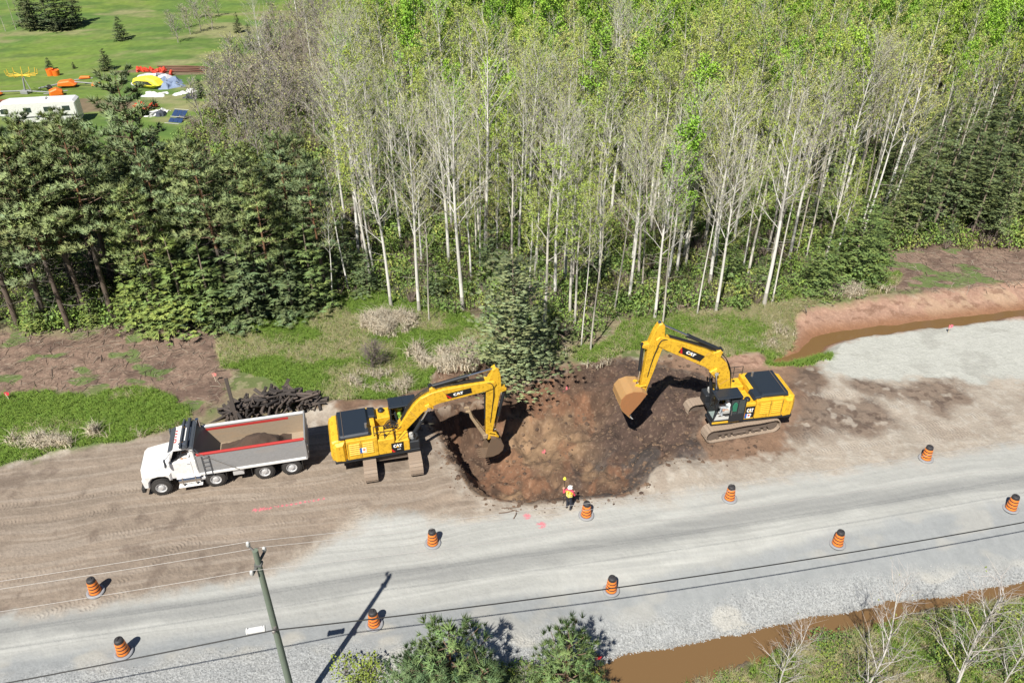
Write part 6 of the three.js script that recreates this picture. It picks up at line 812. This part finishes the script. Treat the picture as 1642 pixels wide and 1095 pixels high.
// ---------------------------------------------------------------- utility pole and its lines
{
  const b = V(-9.62, ground(-9.62, -20.52) - 0.2, -20.52), t = thing('utility_pole', 'weathered green grey utility pole standing on the stone shoulder', 'utility pole', b);
  const h0 = -b.y, poleM = std([0.17, 0.21, 0.16], 0.9, 0, { map: gDust });
  mesh('pole', rod([0, 0, 0], [0, 10.55 + h0, 0], 0.165, 14, 0.11), poleM, t);
  const a = G(423, 879, 10.2), c = G(404, 924, 9.6), up = (p) => [p.x - b.x, p.y - b.y, p.z - b.z];
  const A = up(G(424, 884, 10.0)), C = up(G(404, 922, 9.6)), D = up(G(398, 876, 10.7));
  mesh('crossarm', [rod(A, C, 0.06, 6), box(0.3, 0.12, 0.26, 0, (A[1] + C[1]) / 2, 0, 0.03)], std([0.12, 0.125, 0.12], 0.9, 0, { map: gDust }), t); mesh('top_bracket', rod([0, 10.45 + h0, 0], D, 0.045, 6), M.steel, t);
  const ins = (q) => new THREE.LatheGeometry([[0.03, -0.1], [0.08, -0.08], [0.05, -0.03], [0.085, 0], [0.05, 0.05], [0.07, 0.08], [0.02, 0.13], [0, 0.13]].map((w) => new THREE.Vector2(...w)), 12).translate(...q); const insM = std([0.55, 0.55, 0.53], 0.3);
  for (const q of [A, C, D]) mesh('insulator', ins([q[0], q[1] + 0.12, q[2]]), insM, t);
  mesh('cable_clamp', [box(0.12, 0.16, 0.36, 0.05, 6.15 + h0, 0.18, 0.02)], M.steel, t);
  // spans run parallel to the road, to the next poles out of the picture
  const wire = (nm, label, p, rad, m, sag, ends, droop = 0) => { const P = V(p[0] + b.x, p[1] + b.y + 0.24, p[2] + b.z), geos = []; for (const [dx, dz, dy] of ends) { const pts = []; for (let k = 0; k <= 24; k++) { const q = k / 24; pts.push([P.x + dx * q, P.y + dy * q - sag * 4 * q * (1 - q) * (Math.abs(dx) / 48), P.z + dz * q]); } geos.push(tubeCurve(pts, rad, 90, 5)); } const o = mesh(nm, geos, m); return tag(o, label, 'wire'); };
  const ends = [[48, -9.7, 0.0], [-48, 8.0, 0.0]], alu = std([0.5, 0.48, 0.46], 0.5, 0.3);
  wire('power_line', 'pale power line on the pole top insulator', D, 0.008, alu, 0.8, ends); wire('power_line', 'pale power line on the far end of the crossarm', A, 0.008, alu, 0.8, ends); wire('power_line', 'pale power line on the near end of the crossarm', C, 0.008, alu, 0.8, ends);
  wire('telephone_cable', 'black telephone cable running along the road below the power lines', [0.06, 6.0 + h0, 0.3], 0.028, M.hose, 0.9, [[48, -10.2, -1.2], [-48, 8.6, -1.0]]);
  const s = thing('splice_case', 'white cylinder hanging on the black cable left of the pole', 'splice case', G(409, 1008, 5.95), R(12)); mesh('case', [cyl(0.13, 0.13, 0.72, 0, -0.08, 0, 'x', 14), cyl(0.15, 0.15, 0.05, 0.34, -0.08, 0, 'x', 14), cyl(0.15, 0.15, 0.05, -0.34, -0.08, 0, 'x', 14)], std([0.72, 0.72, 0.70], 0.5), s); mesh('hanger', [rod([0.3, 0, 0], [0.3, 0.1, 0], 0.015, 5), rod([-0.3, 0, 0], [-0.3, 0.1, 0], 0.015, 5)], M.steel, s);
}
// ---------------------------------------------------------------- heap of old posts behind the truck
{
  const r = rng(333), tones = [[0.055, 0.046, 0.042], [0.085, 0.07, 0.062], [0.04, 0.034, 0.032], [0.12, 0.095, 0.08]].map((c) => std(c, 0.95, 0, { map: gDust }));
  const logG = [0, 1, 2, 3].map((k) => { const q = new THREE.CylinderGeometry(0.075 + 0.015 * k, 0.10 + 0.012 * k, 1, 7, 5), p = q.attributes.position; for (let i = 0; i < p.count; i++) { const y = p.getY(i), w = 1 + (vn(y * 4 + k * 9, Math.atan2(p.getZ(i), p.getX(i)) * 1.5 + 20) - 0.5) * 0.6; p.setXYZ(i, p.getX(i) * w + 0.03 * Math.sin(y * 5 + k), y, p.getZ(i) * w); } q.computeVertexNormals(); return q; });
  const a = onGround(352, 688), c = onGround(505, 662);
  for (let k = 0; k < 190; k++) {
    const f = Math.pow(r(), 0.9), m = Math.sin(Math.PI * clamp(f * 0.86 + 0.07, 0, 1)), hgt = (f > 0.85 ? 0.4 : 1.5) * m, y = hgt * Math.pow(r(), 0.6), w = (1 - y / 1.7) * 1.4 * m;
    const x = lerp(a.x, c.x, f) + (r() - 0.5) * 0.5, z = lerp(a.z, c.z, f) - 1.0 + (r() - 0.5) * 2 * w, len = 1.0 + 1.9 * r() * r(), lieZ = r() < 0.5;
    const o = mesh('charred_post', logG[Math.floor(r() * 4)], tones[Math.floor(r() * 4)]); tag(o, 'dark weathered post in the jumbled heap behind the truck', 'post', 'posts in the heap behind the truck');
    const az = lieZ ? (r() - 0.5) * 1.3 : 1.57 + (r() - 0.5) * 1.2, el = (r() - 0.5) * 0.7 + (r() < 0.12 ? 0.6 : 0), d = V(Math.cos(az) * Math.cos(el), Math.sin(el), Math.sin(az) * Math.cos(el));
    o.scale.set(0.55 + 0.4 * r(), len, 0.55 + 0.4 * r()); o.position.set(x, ground(x, z) + 0.1 + y, z); o.quaternion.setFromUnitVectors(V(0, 1, 0), d.normalize());
  }
  for (const [u, v, h, tilt, lab] of [[378, 690, 3.4, 0.12, 'long upright grey plank leaning in the post heap'], [368, 688, 1.9, -0.08, 'broad brown plank standing in the post heap'], [440, 655, 2.0, -0.5, 'dark post sticking up from the middle of the post heap']]) { const p = onGround(u, v), o = mesh('plank', box(0.22, h, 0.09, 0, h / 2, 0, 0.015), tones[1]); tag(o, lab, 'plank'); o.position.set(p.x, p.y, p.z - 0.5); o.rotation.set(-0.25, 0.2, tilt); }
}
// survey stakes, dropped sticks
for (const [u, v, lab, c] of [[14, 643, 'white survey stake with red top in the left grass', [0.75, 0.05, 0.08]], [345, 612, 'pale survey stake with faint pink top on the brown cleared ground', [0.7, 0.25, 0.22]], [1521, 534, 'pink survey flag on the grey gravel pad', [0.8, 0.16, 0.22]], [957, 1067, 'small red marker at the ditch edge by the shrub', [0.6, 0.03, 0.04]]]) {
  const p = onGround(u, v), t = thing('survey_stake', lab, 'stake', p); mesh('stake', box(0.05, 0.75, 0.04, 0, 0.3, 0, 0.008, 0, 0.4, 0.12), std([0.62, 0.55, 0.42], 0.9), t); mesh('flagging', [plate([[-0.02, 0.45], [0.16, 0.5], [0.22, 0.72], [0.0, 0.78]], 0.02, 0, 0.005), box(0.07, 0.3, 0.06, -0.07, 0.58, 0, 0.01, 0, 0.4, 0.12)], std(c, 0.7), t);
}
[[812, 822, 0.2, 0.9], [822, 818, -0.5, 0.8], [826, 826, 1.3, 0.7], [818, 815, 0.05, 1.0]].forEach(([u, v, a, l]) => { const p = onGround(u, v), g = new GB(); g.tube([[-l / 2, 0.05, 0], [0, 0.09, 0.05], [l / 2, 0.05, -0.03]], [0.035, 0.03, 0.02], 5, [0.17, 0.12, 0.09]); const o = mesh('fallen_branch', g.geo(), woodMat); tag(o, 'short brown branch dropped on the gravel at the near pit edge', 'branch', 'branches at the near pit edge'); o.position.copy(p); o.rotation.y = a; });

// ---------------------------------------------------------------- foreground shrubs below the road
{
  const py = [701, 702, 703].map((s, i) => pine(s, 4.2, { clear: 0.06, width: 1.5, limbs: 34, dead: 3, density: 7, needles: 26, tuft: 0.3, blade: 0.015, green: [[0.12, 0.195, 0.08], [0.15, 0.23, 0.075], [0.135, 0.205, 0.075]][i] }));
  [[668, 1152, 1060, 0, 'young pine on the stone shoulder, lower and darker than its neighbour'], [722, 1130, 1018, 1, 'tallest young green pine on the stone shoulder below the road'], [775, 1158, 1068, 2, 'small young pine leaning to the road shoulder beside bare twigs'], [908, 1130, 1022, 1, 'cone shaped young pine beside the brown ditch water'], [690, 1170, 1075, 0, 'young pine between two others on the stone shoulder']].forEach(([u, v, top, k, lab], i) => { const b = onGround(u, v); b.y -= 0.05; const t = dress(thing('young_pine', lab, 'pine', b, i * 1.9), py[k], needleMat), h = heightTo(b, top) / 4.2; t.scale.set(i === 3 ? h * 0.85 : h, h, i === 3 ? h * 0.85 : h); });
  const wh = [711, 712, 713].map((s) => aspen(s, 5, 0.1, { spread: 1.25, clear: 0.06, branches: 20, twigs: 4.5, r0: 0.026, twigR: 0.55, white: [0.60, 0.57, 0.53], twig: [0.50, 0.46, 0.43], leaves: 20, leafSize: 0.04 }));
  [[1247, 1112, 1000, 1, 'thin bare white shrub on the grassy ditch bank'], [1385, 1122, 965, 0, 'bare white shrub on the ditch bank beside the larger one'], [1519, 1128, 940, 2, 'largest bare white shrub on the ditch bank, spreading wide'], [838, 1122, 1070, 1, 'small bare twiggy shrub between two young pines'], [1610, 1098, 985, 0, 'bare white shrub in the dry brush beyond the largest one']].forEach(([u, v, top, k, lab], i) => { const b = onGround(u, v); b.y -= 0.05; dress(thing('white_shrub', lab, 'shrub', b, i * 2.2), wh[k], leafMat).scale.setScalar(heightTo(b, top) / 5); });
  const r = rng(88), low = [], lowG = [bushGeo(31, 150, 0.06, [0.2, 0.26, 0.04], [0.3, 0.26, 0.22]), bushGeo(32, 60, 0.05, [0.22, 0.2, 0.09], [0.33, 0.28, 0.24]), bushGeo(33, 140, 0.06, [0.12, 0.21, 0.04], [0.25, 0.22, 0.18])];
  for (let i = 0; i < 900; i++) { const u = 930 + r() * 760, v = 985 + r() * 150, p = onGround(u, v); if (F.waterF.at(p.x, p.z) < 0.4 || p.z < lineZ(L.waterF, p.x) || fbm(p.x * 0.5, p.z * 0.5 + 3, 3) < 0.5) continue; low.push([p.x, p.y, p.z, 0.4 + 0.6 * r(), r() * 6.28, Math.floor(r() * 999), 0, 1]); }
  for (let i = 0; i < 160; i++) { const u = 790 + r() * 160, v = 1080 + r() * 45, p = onGround(u, v); low.push([p.x, p.y, p.z, 0.5 + 0.6 * r(), r() * 6.28, Math.floor(r() * 999), 0, 1]); }
  for (let i = 0; i < 14; i++) { const u = 545 + r() * 70, v = 1075 + r() * 75, p = onGround(u, v); low.push([p.x, p.y, p.z, 0.5 + 0.7 * r(), r() * 6.28, 0, 0, 1.3]); }
  scatter('ditch_bushes', 'low budding bushes along the foreground ditch and shoulder', 'bush', lowG, leafMat, low);
  const bb = onGround(600, 592); const dk = aspen(721, 2, 0.1, { spread: 2.0, clear: 0.04, branches: 30, twigs: 6, r0: 0.04, white: [0.16, 0.13, 0.12], twig: [0.2, 0.165, 0.15], leaves: 0 }); dress(thing('leafless_shrub', 'grey brown leafless bush alone in the grass behind the left excavator', 'shrub', bb, 0), dk, leafMat).scale.set(1.3, 1, 1.3);
}
// ---------------------------------------------------------------- meadow: small conifers, caravan, farm tools
{
  [[195, 64, 26, 'dark spruce with a long shadow alone in the open meadow'], [171, 113, 78, 'round dark spruce alone in the meadow above the tarps'], [79, 112, 92, 'little spruce in the meadow beside two orange tubs'], [118, 110, 99, 'smallest spruce seedling in the meadow'], [322, 156, 126, 'dark spruce beside the white sheets in the meadow'], [382, 52, 20, 'spruce at the meadow edge beside the dry grass strip'], [402, 78, 38, 'spruce at the meadow edge above the grey brush'], [376, 190, 122, 'olive spruce standing in the grey brush'], [432, 80, 28, 'spruce behind the grey brush at the wood corner'], [317, 220, 195, 'small olive spruce in front of the grey brush'], [486, 28, 0, 'spruce at the far corner of the wood']].forEach(([u, v, top, lab], i) => { const b = onGround(u, v); plant('lone', b, heightTo(b, top), lab, null, { variant: i % 2, wide: i < 5 ? 1.05 : 0.8 }); });
  for (const [u, v, top] of [[58, 46, -40], [80, 47, -25], [98, 48, -30], [112, 46, -15], [45, 40, -40], [125, 38, -20]]) { const b = onGround(u, v); plant('lone', b, heightTo(b, top), 'tall dark spruce in the grove at the far side of the meadow', 'spruces of the far grove', { wide: 0.8 }); }
  for (const [u, v, top] of [[8, 50, -30], [25, 48, -35], [35, 46, -20], [-10, 48, -30]]) { const b = onGround(u, v); plant('slim', b, heightTo(b, top), 'grey bare tree in the grove at the far side of the meadow', 'bare trees of the far grove'); }
  for (const [u, v, top] of [[285, 68, 22], [305, 55, 10], [322, 50, 0], [298, 45, 5], [340, 48, 8], [275, 50, 15], [330, 30, -15], [312, 30, -20], [350, 25, -10]]) { const b = onGround(u, v); plant('brush', b, heightTo(b, top) * 0.9, 'brown olive brush tree in the thicket above the dry meadow strip', 'brush of the meadow thicket', { wide: 1.3 }); }
  const at = (u, v) => onGround(u, v);
  { // caravan
    const p = at(72, 198), t = thing('travel_trailer', 'long white travel trailer half hidden behind the pine tops', 'trailer', p, R(12));
    const b = mesh('body', plate([[-4.6, 0.5], [-4.6, 2.9], [-4.3, 3.15], [3.6, 3.2], [4.6, 2.9], [5.1, 2.3], [5.1, 1.6], [3.4, 1.4], [3.2, 0.5]].map(([x, y]) => [-x, y]), 2.5, 0, 0.12), M.white, t);
    mesh('roof_unit', box(0.9, 0.25, 0.8, 0.6, 3.28, 0, 0.06), M.white, b); for (const x of [-3.9, -1.2, 1.2, 3.4]) mesh('window', box(0.9, 0.6, 0.03, x, 2.2, 1.26, 0.01), M.tint, b); mesh('door', box(0.7, 1.75, 0.03, 2.4, 1.5, 1.26, 0.01), M.lightgrey, b); mesh('stripe', box(7.5, 0.14, 0.02, 0.4, 1.3, 1.265), M.slate, b);
    for (const x of [0.3, 1.2]) for (const s of [-1, 1]) mesh('wheel', cyl(0.36, 0.36, 0.22, x, 0.36, s * 1.1, 'z', 16), M.rubber, t);
  }
  const heap = (nm, lab, cat, u, v, w, d, h, c, seed, rough = 0.7) => { const p = at(u, v), g = new THREE.PlaneGeometry(w, d, 22, 16).rotateX(-Math.PI / 2), q = g.attributes.position; for (let i = 0; i < q.count; i++) { const x = q.getX(i) / w * 2, z = q.getZ(i) / d * 2, e = Math.max(0, 1 - Math.pow(Math.max(Math.abs(x), Math.abs(z)), 3)); q.setY(i, e * h * (0.35 + 1.3 * vn(x * 3 + seed * 7, z * 2.4 + seed)) - 0.03); q.setX(i, q.getX(i) + (vn(x * 3 + seed, z * 3 + 40) - 0.5) * w * 0.25); q.setZ(i, q.getZ(i) + (vn(x * 3 + 70, z * 3 + seed) - 0.5) * d * 0.3); } const f = g.toNonIndexed(); f.computeVertexNormals(); const o = mesh(nm, f, std(c, rough)); tag(o, lab, cat); o.position.copy(p); o.rotation.y = seed; return o; };
  heap('tarp', 'crumpled white tarp covering the biggest pile in the meadow', 'tarp', 246, 130, 5.5, 4, 0.9, [0.62, 0.62, 0.64], 1); heap('tarp', 'blue grey tarp beside the crumpled white one', 'tarp', 272, 136, 4.4, 3.6, 0.8, [0.20, 0.26, 0.38], 2); heap('plastic_sheet', 'white plastic sheeting spilled below the yellow cover', 'sheet', 246, 152, 3.6, 2.6, 0.3, [0.74, 0.74, 0.72], 3.1); heap('plastic_sheet', 'white sheet lying by the dark spruce in the meadow', 'sheet', 288, 150, 2.2, 1.6, 0.2, [0.76, 0.76, 0.75], 4.2); heap('plastic_sheet', 'white sheet nearest the dark spruce beside a black tarp', 'sheet', 306, 146, 2.0, 1.5, 0.25, [0.76, 0.76, 0.75], 5); heap('tarp', 'black tarp bundle beside the dark meadow spruce', 'tarp', 307, 157, 2.0, 1.2, 0.6, [0.04, 0.045, 0.05], 6); heap('plastic_sheet', 'white sheet with a dark edge beside the solar panel', 'sheet', 250, 182, 3.4, 1.5, 0.35, [0.7, 0.7, 0.68], 7.3); heap('tarp', 'dark tarp end beside the white sheet and the solar panel', 'tarp', 258, 184, 1.6, 1.2, 0.6, [0.05, 0.06, 0.08], 8);
  { const p = at(238, 140), t = thing('yellow_cover', 'yellow boat shaped cover lying on the pile of tarps', 'cover', p, R(-18)); mesh('shell', plate([[-2.4, 0.5], [-1.9, 1.3], [0.5, 1.7], [1.8, 1.4], [2.5, 0.6], [1.4, 0.2], [-1.4, 0.15]], 1.9, 0, 0.3), std([0.85, 0.74, 0.06], 0.6), t); mesh('opening', plate([[-1.9, 0.75], [-1.2, 1.1], [0.9, 1.15], [1.6, 0.7]], 0.06, 0.98, 0.01), M.dark, t); }
  const bits = rng(12); for (const [u, v, n] of [[250, 117, 9], [232, 116, 4], [240, 174, 5], [230, 172, 2], [262, 120, 4]]) for (let k = 0; k < n; k++) { const p = at(u + (bits() - 0.5) * 26, v + (bits() - 0.5) * 4), t = thing('plough_share', 'small red plough piece strewn round the tarps in the meadow', 'farm tool', p, bits() * 6, 'red farm tool pieces in the meadow'); mesh('blade', plate([[-0.45, 0.05], [-0.2, 0.55], [0.35, 0.8], [0.5, 0.4], [0.2, 0.02]], 0.35, 0, 0.06), std([0.60, 0.06, 0.025], 0.55), t); mesh('beam', rod([-0.6, 0.3, 0], [0.7, 0.5, 0.2], 0.06, 6), M.red, t); }
  { // solar panel
    const p = at(285, 193), t = thing('solar_panel', 'blue solar panel with white frame tilted on the grass', 'solar panel', p, R(-14)); const cell = std([0.03, 0.055, 0.13], 0.15); for (let i = 0; i < 2; i++) for (let j = 0; j < 3; j++) mesh('cell', box(0.62, 0.04, i ? 1.5 : 1.1, -0.66 + j * 0.66, 0.62 - i * 0.78, -0.62 + i * 1.4, 0.01, 0.5), cell, t); mesh('frame', [box(2.1, 0.04, 0.07, 0, 0.33, 0.0, 0, 0.5), box(2.1, 0.04, 0.06, 0, 0.95, -1.2, 0, 0.5), box(2.1, 0.04, 0.06, 0, -0.1, 1.5 - 0.06, 0, 0.5), rod([-0.8, 0, -1.2], [-0.8, 0.9, -1.1], 0.03), rod([0.8, 0, -1.2], [0.8, 0.9, -1.1], 0.03)], M.lightgrey, t); t.position.y += 0.15; }
  const orange = std([0.85, 0.19, 0.02], 0.5), yel = std([0.82, 0.55, 0.06], 0.6), grey = std([0.28, 0.29, 0.29], 0.6);
  { // hay tedder with yellow tines
    const p = at(40, 150), t = thing('hay_tedder', 'grey hay machine with a fan of yellow tines in the meadow', 'farm machine', p, R(-10)); mesh('mast', [rod([0, 0, 0], [0.3, 2.6, -0.2], 0.14, 8, 0.1), rod([0.3, 2.6, -0.2], [1.4, 0.5, 0.3], 0.05, 6), box(1.2, 0.5, 0.9, 0.1, 0.25, 0, 0.08)], grey, t); for (let k = 0; k < 12; k++) { const a = k / 12 * 6.28; mesh('tine', [rod([0.3, 2.6, -0.2], [0.3 + Math.cos(a) * 2.2, 2.7, -0.2 + Math.sin(a) * 1.6], 0.05, 5), rod([0.3 + Math.cos(a) * 2.2, 2.7, -0.2 + Math.sin(a) * 1.6], [0.3 + Math.cos(a) * 2.3, 3.4, -0.2 + Math.sin(a) * 1.7], 0.045, 5)], yel, t); } mesh('drawbar', [rod([0, 0.4, 0], [6.5, 0.6, 0.6], 0.1, 6), rod([0, 0.4, 0], [-3.5, 0.5, 1.4], 0.1, 6)], grey, t); mesh('guard', plate([[-4.4, 0.1], [-4.2, 0.6], [-3.2, 0.8], [-2.8, 0.2]], 1.1, 1.5, 0.1), orange, t); }
  { const p = at(108, 140), t = thing('mower_deck', 'orange mower with long grey arms parked in the meadow', 'farm machine', p, R(8)); mesh('deck', plate([[-1.2, 0.3], [-1.0, 0.95], [0.6, 1.1], [1.4, 0.5], [1.2, 0.25]], 1.5, 0, 0.15), orange, t); mesh('arm', [rod([-0.8, 0.6, 0], [-3.4, 0.5, 1.8], 0.12, 6), rod([1.0, 0.7, -0.3], [4.6, 0.45, 0.4], 0.1, 6), rod([1.0, 0.9, -0.6], [3.6, 1.0, -0.9], 0.09, 6)], grey, t); mesh('end_shield', plate([[3.6, 0.2], [3.8, 0.7], [5.0, 0.6], [5.1, 0.2]], 0.7, 0.4, 0.08), orange, t); mesh('top_shield', plate([[1.6, 1.0], [1.9, 1.35], [3.2, 1.3], [3.3, 1.05]], 0.6, -0.85, 0.08), orange, t); mesh('wheel', [cyl(0.4, 0.4, 0.2, -2.2, 0.4, 1.1, 'z', 14)], M.rubber, t); }
  { const p = at(90, 153), t = thing('rake_drum', 'orange machine guard lying beside the white trailer', 'farm machine', p, 0.5); mesh('guard', plate([[-0.9, 0.05], [-0.8, 0.8], [0.2, 1.1], [0.9, 0.7], [1.0, 0.05]], 1.3, 0, 0.15), orange, t); mesh('shaft', rod([-1.6, 0.4, 0], [1.6, 0.5, 0], 0.08, 6), grey, t); }
  for (const [u, lab] of [[81, 'orange tub beside the little spruce, left of its twin'], [90, 'orange tub beside the little spruce, right of its twin']]) { const p = at(u, 121), t = thing('orange_tub', lab.replace(', left of its twin', ', taller').replace(', right of its twin', ', shorter'), 'tub', p); const h = u === 81 ? 1.0 : 0.85; mesh('wall', new THREE.LatheGeometry([[0.0, 0.02], [0.42, 0.02], [0.52, h], [0.56, h], [0.56, h - 0.06], [0.5, 0]].map((q) => new THREE.Vector2(...q)), 18), orange, t); mesh('rim', new THREE.TorusGeometry(0.54, 0.04, 6, 18).rotateX(1.57).translate(0, h, 0), orange, t); }
  for (let k = 0; k < 7; k++) { const p = at(283 + k * 4, 108 + (k % 4) * 2.6), g = new GB(); g.tube([[-3.2, 0.15, 0], [0, 0.22, 0.1], [3.2, 0.15, 0]], [0.12, 0.11, 0.08], 6, [0.17, 0.085, 0.06]); const o = mesh('rail_log', g.geo(), woodMat); tag(o, 'reddish brown long rail lying in the meadow beyond the tarps', 'log', 'brown rails in the meadow'); o.position.copy(p); o.rotation.y = -0.06 + 0.03 * (k % 3); }
  { const p = at(357, 140), t = thing('hay_crate', 'small pale orange crate at the edge of the grey brush', 'crate', p, 0.3); for (let k = 0; k < 4; k++) for (const s of [-1, 1]) { mesh('slat', box(1.1, 0.16, 0.04, 0, 0.12 + k * 0.22, s * 0.5, 0.01), std([0.62, 0.36, 0.16], 0.8), t); mesh('slat', box(0.04, 0.16, 1.0, s * 0.53, 0.12 + k * 0.22, 0, 0.01), std([0.6, 0.38, 0.2], 0.8), t); } for (const a of [-1, 1]) for (const b of [-1, 1]) mesh('corner_post', box(0.07, 0.95, 0.07, a * 0.5, 0.47, b * 0.46), std([0.55, 0.34, 0.18], 0.8), t); }
  { const p = at(5, 163), o = mesh('rusty_beam', box(5.5, 0.25, 0.4, 0, 0.15, 0, 0.03), std([0.24, 0.07, 0.035], 0.8)); tag(o, 'rusty red beam lying in the grass beside the white trailer', 'beam'); o.position.copy(p); o.rotation.y = 0.25; }
}
renderer.render(scene, camera);
